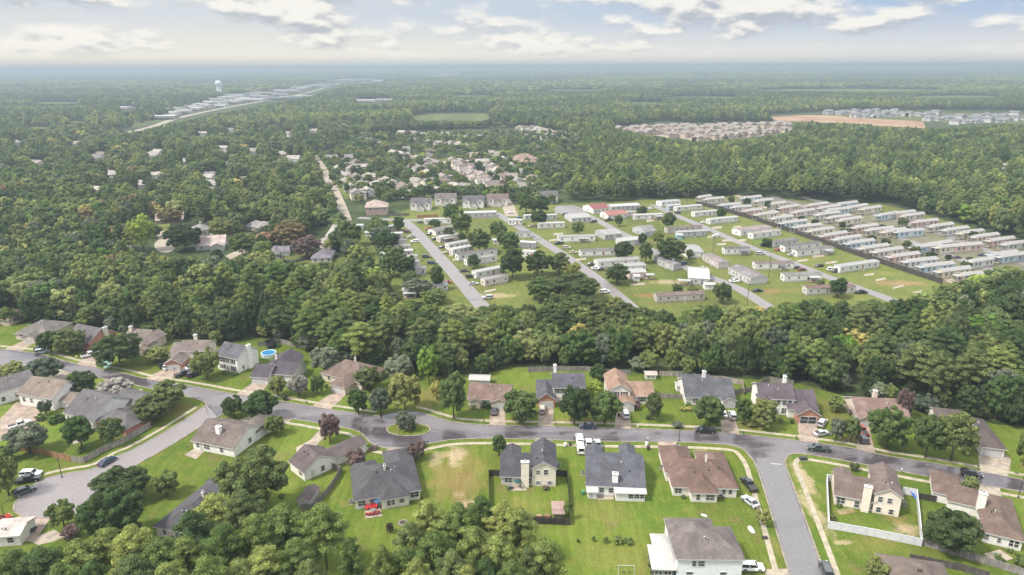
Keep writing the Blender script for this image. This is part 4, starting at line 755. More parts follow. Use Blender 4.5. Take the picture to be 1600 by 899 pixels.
T = [  # label, near edge in the photograph, options
 ('pinkish white mobile home nearest the woods on the first lane', (758, 448.5), (794, 441.5), dict(wall=(.62, .54, .50), roof=(.5, .46, .44))),
 ('white mobile home directly behind the pinkish nearest one', (744, 436.5), (789, 427.5), {}),
 ('long white mobile home with brown roof, fourth in line on the first lane', (730, 416.5), (777, 409.5), dict(roof=GR, metal=False)),
 ('long white mobile home with dark grey roof, next to the brown roofed one', (716.5, 408.5), (777, 399), dict(roof=DK, metal=False)),
 ('short cream mobile home in the middle of the first lane', (708, 399.6), (740, 393.5), {}),
 ('short white mobile home with flat white roof beside the round tree', (701.5, 391.5), (734, 385.5), {}),
 ('white mobile home with a brown ribbed roof behind a small tree', (681, 370), (713, 363.5), dict(wd=8, roof=GR, metal=False)),
 ('low beige mobile home with open carport front on the first lane', (688, 380), (718, 374), dict(wall=(.5, .45, .4), porch=(.1, .6, (.5, .48, .45)))),
 ('pale mobile home at the upper end of the first lane', (663, 351), (706, 350), {}),
 ('long pale grey mobile home facing the upper cross road', (719, 341.5), (776, 339.5), dict(wall=(.45, .44, .45), roof=(.62, .61, .60), wd=7, nw=6)),
 ('mobile home with a white roof between oaks on the second lane', (812, 387.5), (836.5, 389), dict(roof=(.62, .60, .58), wall=(.36, .36, .38))),
 ('grey mobile home half behind oaks on the second lane', (806, 372), (829, 372.5), dict(roof=GR, wall=(.45, .44, .44))),
 ('small white mobile home hidden by oaks right of the pink one', (816, 402), (838, 404), {}),
 ('pale mobile home behind oaks beside the pick up cars', (795, 352), (816, 352), {}),
 ('plain white mobile home on the lawn right of the second lane', (841.5, 358), (882.5, 356.5), {}),
 ('grey and white mobile home above the plain white one', (820, 345), (846, 343.5), dict(wall=(.5, .5, .5))),
 ('small grey mobile home with a porch near the round tree', (851, 344.5), (871, 343.5), dict(wall=(.42, .41, .41), nw=2)),
 ('long white mobile home with a small awning, right of the second lane', (872.5, 379), (930, 377.5), dict(porch=(.55, .78, (.6, .58, .55)))),
 ('white mobile home with dark roof next to a big oak', (907, 402), (962, 399.5), dict(roof=DK, metal=False)),
 ('wide white roofed mobile home set at an angle near the court', (893, 349), (924, 347), dict(wd=14, wall=(.5, .5, .5))),
 ('mobile home with a bright red roof by the court', (927, 335), (952, 332.5), dict(wd=15, roof=(.42, .10, .09), pitch=.3, metal=True)),
 ('smaller mobile home with an orange red roof', (950, 344.5), (980, 341.5), dict(wd=11, roof=(.46, .15, .11), pitch=.3)),
 ('very long white roofed mobile home below the dark wood edge', (955, 330.5), (1000, 328), dict(wd=9, wall=(.40, .40, .41), nw=6)),
 ('small cream mobile home beside the very long one', (980, 339), (993, 338.5), dict(wall=(.55, .47, .42), nw=2)),
 ('white mobile home with a shaded porch right of the red roofs', (991, 344.5), (1036, 342.5), dict(porch=(.7, .95, (.6, .58, .55)))),
 ('grey double width mobile home with a white carport', (1007, 371), (1026, 369), dict(wd=14, wall=(.36, .36, .37), roof=(.30, .28, .29), metal=False, pitch=.3, nw=2)),
 ('grey mobile home turned along the third lane', (945, 376), (971, 373.5), dict(wd=13, wall=(.40, .39, .40), roof=(.36, .34, .34), metal=False)),
 ('white roofed mobile home behind the pair of oaks', (972, 386), (1002, 383), dict(wd=8, wall=(.5, .48, .46))),
 ('long mobile home with a brown roof and dark windows', (1042, 365.5), (1097, 362), dict(wall=(.5, .45, .40), roof=(.2, .16, .14), metal=False, nw=6)),
 ('pale mobile home with a turquoise shed at its end', (1059, 372), (1103, 369.5), dict(wall=(.45, .45, .45))),
 ('white mobile home highest on the fourth lane', (1033, 323.5), (1063, 321), dict(wd=7)),
 ('blue grey mobile home beside the highest one', (1045, 329), (1064, 327.5), dict(wall=(.34, .38, .44))),
 ('cream mobile home left of the dark park fence', (1057, 331.5), (1097, 328), dict(wall=(.6, .56, .5))),
 ('white mobile home close to the top of the dark fence', (1085, 340), (1122, 337), {}),
 ('long white mobile home right of the fourth lane top', (1109, 351.5), (1153, 347), {}),
 ('white roofed mobile home along the third lane past oaks', (1074, 404), (1099, 403), dict(wd=16)),
 ('grey roofed mobile home turned beside the third lane', (1027, 415), (1052, 424), dict(wd=5, wall=(.45, .44, .44), roof=(.2, .19, .2), metal=False)),
 ('grey mobile home in line with the white metal roofed hall', (1020, 407), (1030, 413), dict(wd=5, wall=(.45, .44, .44), roof=(.22, .2, .21), metal=False, nw=2)),
 ('big white metal roofed double mobile home', (1075, 445), (1108, 447), dict(wd=19, wall=(.42, .41, .41), roof=(.70, .69, .66), pitch=.2, porch=(-.5, .1, (.6, .6, .58)))),
 ('brown roofed mobile home at an angle beside the third lane', (1097, 407), (1122, 421), dict(wd=6, wall=(.5, .44, .42), roof=(.26, .22, .21), metal=False)),
 ('grey roofed double mobile home with a row of dark windows', (1137, 428), (1172, 446), dict(wd=9, wall=(.5, .48, .47), roof=(.27, .24, .25), metal=False, nw=6, pitch=.25)),
 ('white mobile home with brown roof beside the grey pair', (934, 419.5), (1000, 414.5), dict(wd=6, roof=(.45, .42, .4))),
 ('white mobile home behind the oak in the near cluster', (975, 427), (1009, 424.5), dict(wd=6)),
 ('pale pink mobile home with an entrance canopy', (983, 437), (1010, 435.5), dict(wd=7, wall=PK, porch=(.9, 1.35, (.6, .6, .6)), nw=3)),
 ('mobile home with a brown roof at the edge of the near woods', (1026, 474), (1101, 470), dict(wall=(.5, .45, .40), roof=(.24, .17, .15), metal=False, nw=6)),
 ('short white mobile home in the middle of the park lawn', (1132, 398.5), (1172, 397.5), dict(roof=DK, metal=False, porch=(.55, .9, (.25, .25, .26)))),
 ('white mobile home with a wide brown roof, back of a pair', (1157, 370), (1206, 364), dict(wd=8, roof=(.36, .30, .29), metal=False)),
 ('white mobile home in front of the wide brown roofed one', (1176, 374.5), (1220, 368.5), dict(roof=(.3, .26, .25), metal=False)),
 ('grey white mobile home with dark roof right of the small bush', (1208, 387.5), (1247, 382.5), dict(wall=(.52, .5, .5), roof=DK, metal=False)),
 ('white mobile home with black roof, back of the close pair', (1226, 395), (1283, 388), dict(roof=DK, metal=False)),
 ('white mobile home with black roof, front of the close pair', (1245, 402.5), (1302, 396), dict(roof=DK, metal=False, porch=(.72, .9, (.6, .6, .6)))),
 ('long white mobile home with brown roof edge on open lawn', (1179.5, 422), (1240, 421), dict(roof=(.2, .15, .13), metal=False, porch=(.6, .75, (.2, .2, .2)))),
 ('white mobile home with grey roof and a blue white porch', (1225, 441), (1284, 439), dict(roof=GR, metal=False, porch=(.62, .88, (.68, .68, .68)))),
 ('long white mobile home alone on the right lawn', (1312, 427.5), (1373, 418.5), dict(nw=6)),
 ('mobile home with dark red brown roof near the wood edge', (1260, 462), (1336, 459), dict(wall=(.58, .55, .5), roof=(.19, .12, .11), metal=False, nw=6)),
]
for lb, A, B, k in T: trailer(lb, A, B, **k)
for i, (x, y) in enumerate([(632, 372), (638, 383), (644, 392), (648, 400), (655, 409), (659, 418), (668, 428), (630, 360)]):
    trailer('mobile home end under trees, %s from top, left of the first lane' % ORD[i], (x - 27, y + 2.5), (x - 2, y + 1), wall=(.5, .48, .46), roof=random.choice([GR, (.6, .58, .56), (.4, .37, .36)]), nw=2)
trailer('white mobile home with open carport at the bottom of the first lane', (629, 465), (652, 464), wall=(.5, .48, .45), roof=(.62, .6, .58), porch=(.1, .9, (.62, .62, .6)))
trailer('white roofed mobile home peeping from trees left of the lane bottom', (652, 458), (700, 455), wall=(.5, .48, .45))
for i, (x, y, lb, c) in enumerate([(558, 358.5, 'small white shed at the top of the grass strip', (.6, .6, .62)), (571, 370, 'tall white shed beside the grass strip', (.62, .62, .62)), (595, 404, 'white shed at the low end of the grass strip', (.62, .6, .58)), (1101, 453, 'big white shed by the third lane end', (.66, .65, .62)),
                                   (1057, 374, 'turquoise shed at a mobile home end', (.18, .42, .48)), (990, 440, 'white canopy shed beside the pink mobile home', (.64, .64, .62)), (770, 382, 'white shed between oaks on the first lane', (.6, .58, .56))]):
    house(lb, (x, y), (x + (16 if i == 3 else 9), y), [(0, 1, 0, 3.5, 2.4, 'gu', .3)], c, (.6, .6, .58), doors=[(0, 'n', .5)], vents=0, name='park_shed', cat='shed', roofmat=METALROOF)
# ------------------------------------------------------------------ pastel cottages behind the dark fence
def cottage_proto():
    root = empty('park_cottage'); tag(root, 'pastel cottage', 'cottage', 'pastel cottages behind the dark fence')
    MB().box(.05, 13.95, .05, 4.55, 0, .5).build('skirting', SIDING, root, (.45, .43, .41))
    m = MB(); s = [(0, .5), (4.6, .5), (4.6, 3.2), (2.3, 4.0), (0, 3.2)]
    m.poly([(0, y, z) for y, z in s] + [(14, y, z) for y, z in s], [(4, 3, 2, 1, 0), (5, 6, 7, 8, 9)] + [(i, (i + 1) % 5, 5 + (i + 1) % 5, 5 + i) for i in range(5)]); m.build('wall', SIDING, root)
    m = MB(); block_roof(m, 0, 14, 0, 4.6, 3.05, 'gu', .35, o=.3, t=.14); m.build('roof', [METALROOF, TRIM], root, (.50, .475, .455))
    for x in (1.6, 4.2, 9.2, 11.8):
        g, f = window_mesh(.9, 1.2); o = link('window', g, root, None, (x, 0, 1.35)); link('frame', f, o)
    link('door', door_mesh()[0], root, (.6, .58, .55), (6.8, 0, .5))
    m = MB(); m.box(-2.2, -.02, .2, 4.4, .35, .5); m.build('porch_deck', CONC, root)
    m = MB(); m.box(-2.4, -.3, 0, 4.6, 2.8, 2.92); m.build('porch_roof', METALROOF, root, (.6, .58, .56))
    for y in (.3, 4.2): MB().box(-2.15, -2.0, y, y + .14, .5, 2.8).build('post', TRIM, root)
    g, f = window_mesh(1.2, 1.6); o = link('window', g, root, None, (0, 2.6, 1.0), -math.pi / 2); link('frame', f, o)
    return root
CP = cottage_proto(); cp_used = [False]
CC = {'pale blue': (.36, .52, .60), 'salmon': (.62, .34, .27), 'pale yellow': (.64, .54, .34), 'beige': (.58, .48, .38), 'cream': (.62, .58, .48), 'white grey': (.58, .57, .56), 'pale pink': (.60, .45, .40)}
CC = {k: tuple(.72 * q + .28 * .56 for q in v) for k, v in CC.items()}
def cottage(A, B, col, label, L=None):
    a, b = P(*A), P(*B); d = b - a
    o = copy_tree(CP) if cp_used[0] else CP; cp_used[0] = True
    o.location = (a.x, a.y, 0); o.rotation_euler = (0, 0, math.atan2(d.y, d.x)); sx = max(.6, min(1.3, (L or d.length) / 14)); o.scale = (sx, .86, 1.2)
    tag(o, label, 'cottage', 'pastel cottages behind the dark fence')
    for c in o.children:
        if c.name.startswith('wall'): c.color = (*CC[col], 1)
    HOUSES.append((a + d * .5, 8))
rowa = [(1129, 329.5, 1157, 327.5, 'pale blue'), (1148, 333, 1174, 331, 'pale pink'), (1167, 339, 1191, 336, 'salmon'), (1186, 345, 1216, 341, 'pale yellow'), (1211, 351, 1239, 347, 'cream'), (1226, 358.5, 1267, 353.5, 'pale blue'), (1247, 365, 1294, 360, 'beige'),
        (1268, 371.5, 1310, 365.5, 'pale yellow'), (1290, 379, 1332, 372, 'salmon'), (1310, 385, 1352, 378.5, 'white grey'), (1329, 391.5, 1373, 385, 'pale blue'), (1350, 399.5, 1395, 393, 'pale yellow'), (1372, 405, 1418, 398, 'beige'), (1396, 413, 1443, 406.5, 'salmon'),
        (1420, 421, 1469, 415.5, 'white grey'), (1445, 429, 1496, 423, 'pale blue'), (1472, 437, 1524, 430, 'pale yellow'), (1504, 443, 1560, 438, 'beige')]
for i, q in enumerate(rowa): cottage(q[:2], q[2:4], q[4], '%s cottage, %s from far end, row right behind the dark fence' % (q[4], ORD[i]))
def ends(rows, where):
    for i, q in enumerate(rows): cottage((q[0], q[1]), (q[2], q[3]), q[4], '%s cottage, %s from far end, %s' % (q[4], ORD[i], where))
ends([(1164, 318, 1190, 315, 'pale blue'), (1184, 323, 1208, 320, 'cream'), (1206, 328, 1228, 325, 'pale yellow'), (1222, 334, 1248, 330, 'salmon'), (1244, 341, 1276, 336, 'pale pink'), (1280, 345, 1312, 341, 'cream'), (1298, 350, 1336, 345, 'pale pink'), (1316, 354, 1350, 349, 'pale yellow'),
      (1338, 366, 1374, 361, 'salmon'), (1360, 370, 1396, 366, 'beige'), (1384, 373, 1420, 367, 'pale yellow'), (1404, 373, 1446, 369, 'pale blue'), (1432, 398, 1474, 392, 'pale blue'), (1452, 394, 1490, 388, 'beige'), (1468, 398, 1508, 394, 'pale yellow'), (1492, 396, 1546, 391, 'salmon'), (1520, 421, 1552, 416, 'white grey'), (1552, 410, 1590, 405, 'pale blue'), (1566, 413, 1606, 408, 'pale blue')], 'second row behind the dark fence')
ends([(1095, 316.5, 1112, 314, 'beige'), (1106, 320, 1132, 317.5, 'beige'), (1266, 330, 1306, 324.5, 'salmon'), (1284, 334, 1322, 329, 'pale pink'), (1296, 338, 1338, 333, 'pale blue'), (1312, 328, 1350, 323, 'pale blue'), (1330, 333, 1366, 327, 'cream'), (1350, 336, 1382, 331, 'pale yellow'), (1376, 346, 1412, 340, 'pale blue'), (1400, 343, 1440, 338, 'pale yellow'),
      (1414, 347, 1452, 342, 'beige'), (1432, 357, 1478, 352, 'salmon'), (1458, 364, 1500, 358, 'cream'), (1480, 370, 1524, 364, 'white grey'), (1504, 375, 1546, 369, 'pale yellow'), (1526, 381, 1570, 375, 'pale yellow'), (1550, 387, 1594, 381, 'salmon'), (1574, 393, 1620, 387, 'white grey')], 'back row along the dark woods')

# ------------------------------------------------------------------ vehicles
def hull(m, prof, half, taper, mi=0):
    """a car side profile (x, z) swept across the width, narrower toward the top"""
    n = len(prof); zs = [z for _, z in prof]; z0, z1 = min(zs), max(zs)
    rows = []
    for f, ins in ((-1, .10), (-.86, 0), (.86, 0), (1, .10)):
        rows.append([(x * (1 - (.012 if abs(f) == 1 else 0)), f * half * (1 - taper * (z - z0) / (z1 - z0)), z - (.05 if abs(f) == 1 and z == z1 else 0)) for x, z in prof])
    pts = [p for r in rows for p in r]
    fs = [(k * n + i, k * n + (i + 1) % n, (k + 1) * n + (i + 1) % n, (k + 1) * n + i) for k in range(3) for i in range(n)]
    fs += [tuple(range(n - 1, -1, -1)), tuple(range(3 * n, 4 * n))]
    return m.poly(pts, fs, mi)
def vehicle_proto(kind):
    root = empty(kind)
    L = {'sedan': 4.7, 'suv': 4.8, 'pickup_truck': 5.7, 'van': 5.3}[kind]; hf = L / 2; W = .93 if kind == 'sedan' else .98; zb = .30 if kind == 'sedan' else .38
    if kind == 'sedan': body = [(-hf, .45), (-hf + .1, zb), (hf - .15, zb), (hf, .48), (hf - .05, .72), (hf - 1.1, .90), (-hf + .9, .96), (-hf + .05, .90)]; cab = [(-hf + .55, .94), (hf - 1.25, .90), (hf - 2.0, 1.38), (-hf + 1.35, 1.40)]
    elif kind == 'suv': body = [(-hf, .5), (-hf + .1, zb), (hf - .12, zb), (hf, .55), (hf - .04, .88), (hf - 1.1, 1.06), (-hf + .02, 1.06)]; cab = [(-hf + .05, 1.05), (hf - 1.15, 1.05), (hf - 1.85, 1.64), (-hf + .35, 1.68)]
    elif kind == 'pickup_truck': body = [(-hf, .55), (-hf + .1, zb + .06), (hf - .12, zb + .06), (hf, .6), (hf - .04, 1.0), (hf - 1.3, 1.14), (-hf, 1.14)]; cab = [(hf - 3.5, 1.13), (hf - 1.35, 1.13), (hf - 2.05, 1.76), (hf - 3.35, 1.78)]
    else: body = [(-hf, .5), (-hf + .1, zb), (hf - .12, zb), (hf, .6), (hf - .05, 1.0), (hf - .9, 1.15), (-hf, 1.15)]; cab = [(-hf + .03, 1.14), (hf - .95, 1.14), (hf - 1.7, 2.05), (-hf + .12, 2.1)]
    m = MB(); hull(m, body, W, .06)
    # roof skin and pillars sit outside the glass house
    x0, x1 = cab[3][0], cab[2][0]; zt = max(cab[2][1], cab[3][1])
    m.poly([(x0, -W * .74, zt), (x1, -W * .74, zt - .02), (x1, W * .74, zt - .02), (x0, W * .74, zt), (x0 + .15, -W * .66, zt + .06), (x1 - .2, -W * .66, zt + .05), (x1 - .2, W * .66, zt + .05), (x0 + .15, W * .66, zt + .06)],
           [(3, 2, 1, 0), (4, 5, 6, 7), (0, 1, 5, 4), (1, 2, 6, 5), (2, 3, 7, 6), (3, 0, 4, 7)])
    for s in (-1, 1):
        for (xa, za), (xb, zb_) in ((cab[1], cab[2]), (cab[0], cab[3]), (((cab[0][0] + cab[1][0]) / 2, cab[0][1]), ((cab[2][0] + cab[3][0]) / 2 - .1, zt))):
            m.tube((xa, s * W * .90, za), (xb, s * W * .76, zb_), .055, .05, 5)
    if kind == 'van':
        m.box(-hf + .1, hf - 2.5, -W * .9, -W * .78, 1.15, 1.95); m.box(-hf + .1, hf - 2.5, W * .78, W * .9, 1.15, 1.95)
    m.build('body', PAINT, root)
    g = MB(); hull(g, cab, W * .90, .16); g.build('window_glass', CARGLASS, root)
    if kind == 'pickup_truck': MB().box(-hf + .12, hf - 3.6, -W * .78, W * .78, 1.125, 1.16).build('cargo_bed', DARKM, root)
    wr = .33 if kind == 'sedan' else .39
    wm = MB().tube((0, -.11, 0), (0, .11, 0), wr, wr, 14).mesh('wheel', RUBBER); rm = MB().tube((0, -.125, 0), (0, .125, 0), wr * .6, wr * .6, 10).mesh('rim', RIMM)
    for sx in (-hf + .9, hf - .95):
        for sy in (-1, 1):
            o = link('wheel', wm, root, None, (sx, sy * (W - .06), wr)); link('rim', rm, o)
    for sy in (-1, 1):
        z = .66 if kind == 'sedan' else .82
        MB().box(-.04, .06, -.2, .2, -.08, .08).build('headlight', LAMPM, root, None, False, (hf - .05, sy * W * .66, z)); MB().box(-.06, .04, -.17, .17, -.11, .1).build('tail_light', TAILM, root, None, False, (-hf + .04, sy * W * .70, z + .08))
        MB().box(-.08, .08, -.1, .1, -.07, .07).build('mirror', PAINT, root, None, False, (cab[1][0] - .25, sy * (W + .05), cab[1][1] + .12))
    return root
VP = {k: vehicle_proto(k) for k in ('sedan', 'suv', 'pickup_truck', 'van')}; vused = set()
VCOL = {'black': (.012, .012, .014), 'dark grey': (.05, .052, .056), 'silver': (.36, .37, .38), 'white': (.70, .70, .69), 'red': (.30, .03, .025), 'dark red': (.14, .02, .02), 'blue': (.04, .09, .22), 'dark blue': (.02, .035, .075), 'tan': (.36, .29, .2), 'dark green': (.02, .035, .03), 'beige': (.42, .37, .30)}
VCAT = {'sedan': 'car', 'suv': 'suv', 'pickup_truck': 'pickup truck', 'van': 'van'}
CARS = []
def vehicle(kind, x, y, ang, col, label, group=None):
    o = copy_tree(VP[kind]) if kind in vused else VP[kind]; vused.add(kind)
    p = P(x, y); o.location = (p.x, p.y, .05); o.rotation_euler = (0, 0, ang if abs(ang) < 7 else R(ang)); tag(o, label, VCAT[kind], group)
    for c in o.children:
        if c.name.split('.')[0] in ('body', 'mirror'): c.color = (*VCOL[col], 1)
    CARS.append(p)
AD = line_dir((1000, 669), (1120, 673)); BD = line_dir((100, 750), (205, 690)); CD = line_dir((1225, 760), (1262, 870))
for a in [('suv', 62, 547, 1.75, 'black', 'black suv beside a silver one on the farthest left drive'), ('suv', 67, 552, .5, 'silver', 'silver suv parked at the far left of the main street'), ('suv', 145, 550, .9, 'dark red', 'dark red suv behind the white pickup on a drive'),
          ('pickup_truck', 141, 557, .75, 'white', 'white pickup parked on the drive by the turquoise tarp'), ('suv', 259, 573, .9, 'black', 'black suv left of the white one at the blue canopy'), ('suv', 267, 576, .9, 'white', 'white suv in front of the blue canopy'), ('suv', 281, 575, .9, 'dark grey', 'dark grey suv right of the white one at the blue canopy'),
          ('pickup_truck', 287, 587, .75, 'black', 'black pickup at the kerb below the brick garage'), ('suv', 303, 588, .95, 'black', 'black suv parked beside the olive street tree'), ('sedan', 195, 626, .75, 'dark grey', 'dark car behind the white suv between trees'), ('suv', 200, 631, .75, 'white', 'white suv on the drive between the dark roof and oaks'),
          ('suv', 153, 618, .75, 'silver', 'silver suv behind the dark grey gabled roof'), ('suv', 49, 744, .1, 'white', 'white suv parked beside the turning circle'), ('pickup_truck', 44, 753, .35, 'black', 'black pickup next to the white suv at the turning circle'), ('suv', 39, 771, .85, 'dark grey', 'dark grey suv at the edge of the turning circle'),
          ('sedan', 168, 724, BD, 'dark blue', 'dark blue car parked along the street to the turning circle'), ('sedan', 0, 817, 1.0, 'red', 'red car at the left edge by the lamp post'), ('sedan', 41, 836, 1.45, 'dark grey', 'dark car on the curved pale driveway'), ('sedan', 772, 645, 1.57, 'dark grey', 'dark grey car on the drive of the brown roofed house'),
          ('suv', 847, 643, 1.57, 'beige', 'beige suv before the brick garage gable'), ('sedan', 918, 669, AD + math.pi, 'dark blue', 'dark blue car on the wet main street'), ('suv', 977, 650, 1.57, 'white', 'white suv on the drive of the salmon roofed house'), ('pickup_truck', 1101, 676, AD + math.pi, 'black', 'black pickup on the main street before the slate roofed house'),
          ('suv', 1144, 652, 1.45, 'silver', 'silver suv under the tree by the long slate roofed house'), ('sedan', 1129, 649, 1.5, 'white', 'white car half under a tree on the same drive as the silver suv'), ('suv', 1284, 664, .9, 'silver', 'silver suv above another beside the open brick garage'), ('sedan', 1283, 680, .3, 'silver', 'silver blue car beside the brick garage drive by the street'),
          ('pickup_truck', 1346, 676, 1.5, 'red', 'red pickup on the narrow drive between trees'), ('suv', 1347, 689, 1.5, 'dark grey', 'grey suv behind the red pickup'), ('pickup_truck', 1278, 704, AD + math.pi - .1, 'dark green', 'dark green pickup on the street by the junction'), ('suv', 1517, 744, line_dir((1450, 730), (1560, 750)), 'black', 'black suv driving on the right end of the main street'),
          ('pickup_truck', 1170, 761, 1.75, 'black', 'black pickup parked on grass by the side street walk'), ('sedan', 1172, 787, 1.95, 'silver', 'grey car parked on grass by the side street walk'), ('suv', 1174, 890, -.05, 'white', 'white suv beside the two storey white house'), ('suv', 1055, 706, .6, 'dark grey', 'dark suv behind the reddish brown roof'),
          ('pickup_truck', 920, 699, 1.57, 'white', 'white pickup on the drive behind the slate roof'), ('pickup_truck', 934, 699.5, 1.57, 'silver', 'silver pickup on the drive behind the slate roof'), ('van', 907, 704, 1.57, 'white', 'white van parked at the left side of the slate roofed house'), ('van', 905.5, 691, 1.57, 'white', 'white van nearest the street beside the slate roofed house'),
          ('suv', 1381, 895, 1.9, 'white', 'white suv cut off near the lower right brown roof'), ('suv', 1290, 894, CD + math.pi, 'dark grey', 'dark suv at the bottom of the side street'), ('pickup_truck', 31, 667, .8, 'white', 'white pickup on the pale court at the left edge'), ('sedan', 301, 576, .8, 'white', 'white car behind the olive tree')]:
    vehicle(*a)
PC = [(656, 349, 'dark grey'), (669.5, 359.5, 'red'), (673.7, 367.5, 'black'), (680, 375, 'black'), (691, 388, 'dark grey'), (698, 396.5, 'tan'), (725, 425, 'dark grey'), (735, 434, 'dark grey'), (740, 445, 'silver'), (762, 467, 'silver'), (636, 364, 'dark red'), (642, 372, 'silver'), (648, 379, 'white'), (666, 403, 'dark grey'),
      (675, 413, 'dark blue'), (697, 443, 'red'), (797, 334, 'white'), (810, 343, 'blue'), (831, 355, 'tan'), (873, 382, 'black'), (885, 389, 'beige'), (896, 396, 'beige'), (923, 415, 'dark grey'), (931, 421, 'white'), (938, 423, 'dark grey'), (945, 458, 'white'), (884, 336, 'black'), (927, 348, 'dark grey'), (951, 345.5, 'black'),
      (1014, 328, 'white'), (1059, 334, 'dark grey'), (1065, 414, 'dark blue'), (1097, 421, 'tan'), (1102, 431, 'dark blue'), (1147, 441, 'white'), (1100, 349, 'white'), (1119, 370.5, 'white'), (1105, 364, 'silver'), (1188, 398, 'silver'), (1217, 392, 'red'), (1237, 400, 'silver'), (1194, 385, 'dark grey'), (1246, 420, 'dark grey'),
      (1253, 423, 'dark red'), (1280, 417, 'black'), (1299, 423, 'white'), (1307, 425.5, 'black'), (1184, 456, 'black'), (1149, 440, 'silver'), (1345, 459, 'black'), (911, 448, 'silver'), (1236, 361, 'black'), (1318, 386.5, 'black'), (1344, 394, 'dark blue'), (1358, 400.5, 'dark grey'), (1388, 408, 'dark grey'), (1413, 416, 'black'), (1464, 431.5, 'black'), (1377, 355, 'black'), (1495, 404, 'dark grey'), (1535, 400, 'dark blue'), (527, 330, 'silver'), (800, 352, 'white')]
LN = [('first', 695, 410), ('second', 870, 390), ('third', 1000, 382), ('fourth', 1175, 388), ('cottage', 1350, 395)]
PC.sort(); CNT = {}
for x, y, c in PC:
    ln = 'first lane' if x < 770 else 'second lane' if x < 900 + (y - 380) * .9 else 'third lane' if x < 1010 + (y - 335) * 1.1 else 'fourth lane' if x < 1236 + (y - 360) * 1.3 and not (x > 1230 and y < 362) else 'dark fence'
    k = (ln, c); CNT[k] = CNT.get(k, 0) + 1
    kind = 'pickup_truck' if c == 'black' and int(x) % 2 else 'suv' if int(x) % 3 == 0 else 'sedan'
    vehicle(kind, x, y, random.choice([0.15, .25, 3.3, 3.4]) + random.uniform(-.15, .15), c, '%s %s by the %s, %s %s vehicle there from the left' % (c, VCAT[kind], ln, ORD[CNT[k] - 1], c), 'vehicles parked in the mobile home park')
# ------------------------------------------------------------------ trees
LEAFMAT = [LEAF]
def leaf_mesh(name, C, N, S, asp=1.0, seed=0):
    """one bent leaf spray per point: C centres, N outward directions, S sizes"""
    r = np.random.default_rng(seed); k = len(C)
    N = N + r.normal(0, .30, N.shape); N /= np.linalg.norm(N, axis=1)[:, None]
    T = np.cross(N, r.normal(0, 1, N.shape)); T /= np.linalg.norm(T, axis=1)[:, None]; B = np.cross(N, T)
    a = (S * (.75 + .5 * r.random(k)))[:, None]; b = a * asp
    j = lambda: 1 + .5 * (r.random((k, 1)) - .5)
    v = np.stack([C - T * a * j() - B * b * .35 * j(), C + B * b * -1.0 * j() + N * a * .22, C + T * a * j() - B * b * .3 * j(), C + T * a * .45 * j() + B * b * j() - N * a * .1, C - T * a * .55 * j() + B * b * .85 * j()], 1).reshape(-1, 3)
    me = bpy.data.meshes.new(name); me.vertices.add(len(v)); me.vertices.foreach_set('co', v.ravel().astype(np.float32))
    me.loops.add(5 * k); me.loops.foreach_set('vertex_index', np.arange(5 * k, dtype=np.int32)); me.polygons.add(k)
    me.polygons.foreach_set('loop_start', np.arange(0, 5 * k, 5, dtype=np.int32)); me.polygons.foreach_set('loop_total', np.full(k, 5, np.int32))
    me.materials.append(LEAFMAT[0]); me.update(calc_edges=True); return me
def sphere_pts(r, n):
    d = r.normal(0, 1, (n, 3)); return d / np.linalg.norm(d, axis=1)[:, None]
def broad_crown(seed, n, nl=16, size=.42, ry=1.0, base=.26, top=1.0, flat=.8, lob=.27):
    """crown 1 wide (radius) built of lobes; unit height 1; returned for a tree 9 m across and 10 m tall"""
    r = np.random.default_rng(seed); W, H = 4.5, 10.0
    zc = H * (base + top) / 2; hz = H * (top - base) / 2
    ctr = []; rad = []
    while len(ctr) < nl:
        d = sphere_pts(r, 1)[0]; d[2] = d[2] * .95 + .12; q = .50 + .34 * r.random(); hx = math.hypot(d[0], d[1]) + 1e-6
        if d[2] < .1 and hx < .85: d[:2] *= .85 / hx            # skirts hang low, so the trunk hardly shows
        p = np.array([d[0] * W * q, d[1] * W * q * ry, zc + d[2] * hz * q]); rr = W * lob * (.75 + .5 * r.random())
        if all(np.linalg.norm(p - c) > .42 * (rr + s) for c, s in zip(ctr, rad)) or r.random() < .06: ctr.append(p); rad.append(rr)
    ctr.append(np.array([0, 0, zc])); rad.append(W * .55)
    C = []; N = []; tot = sum(q * q for q in rad)
    for c, q in zip(ctr, rad):
        k = int(n * q * q / tot); d = sphere_pts(r, k)
        keep = (d[:, 2] > -.55) | (r.random(k) < .35); d = d[keep]; k = len(d)
        rr = q * (1 - .30 * r.random(k) ** 2 + .08 * r.normal(0, 1, k)) * (1 + .16 * np.sin(d[:, 0] * 7 + c[0]) * np.sin(d[:, 1] * 6 + c[1]) * np.cos(d[:, 2] * 5))
        C.append(c + d * rr[:, None] * np.array([1, 1, flat])); N.append(d + np.array([0, 0, .25]))
    C = np.concatenate(C); N = np.concatenate(N); C[:, 2] = np.maximum(C[:, 2], H * base * .5)
    return leaf_mesh('crown', C, N, np.full(len(C), size), 1.0, seed)
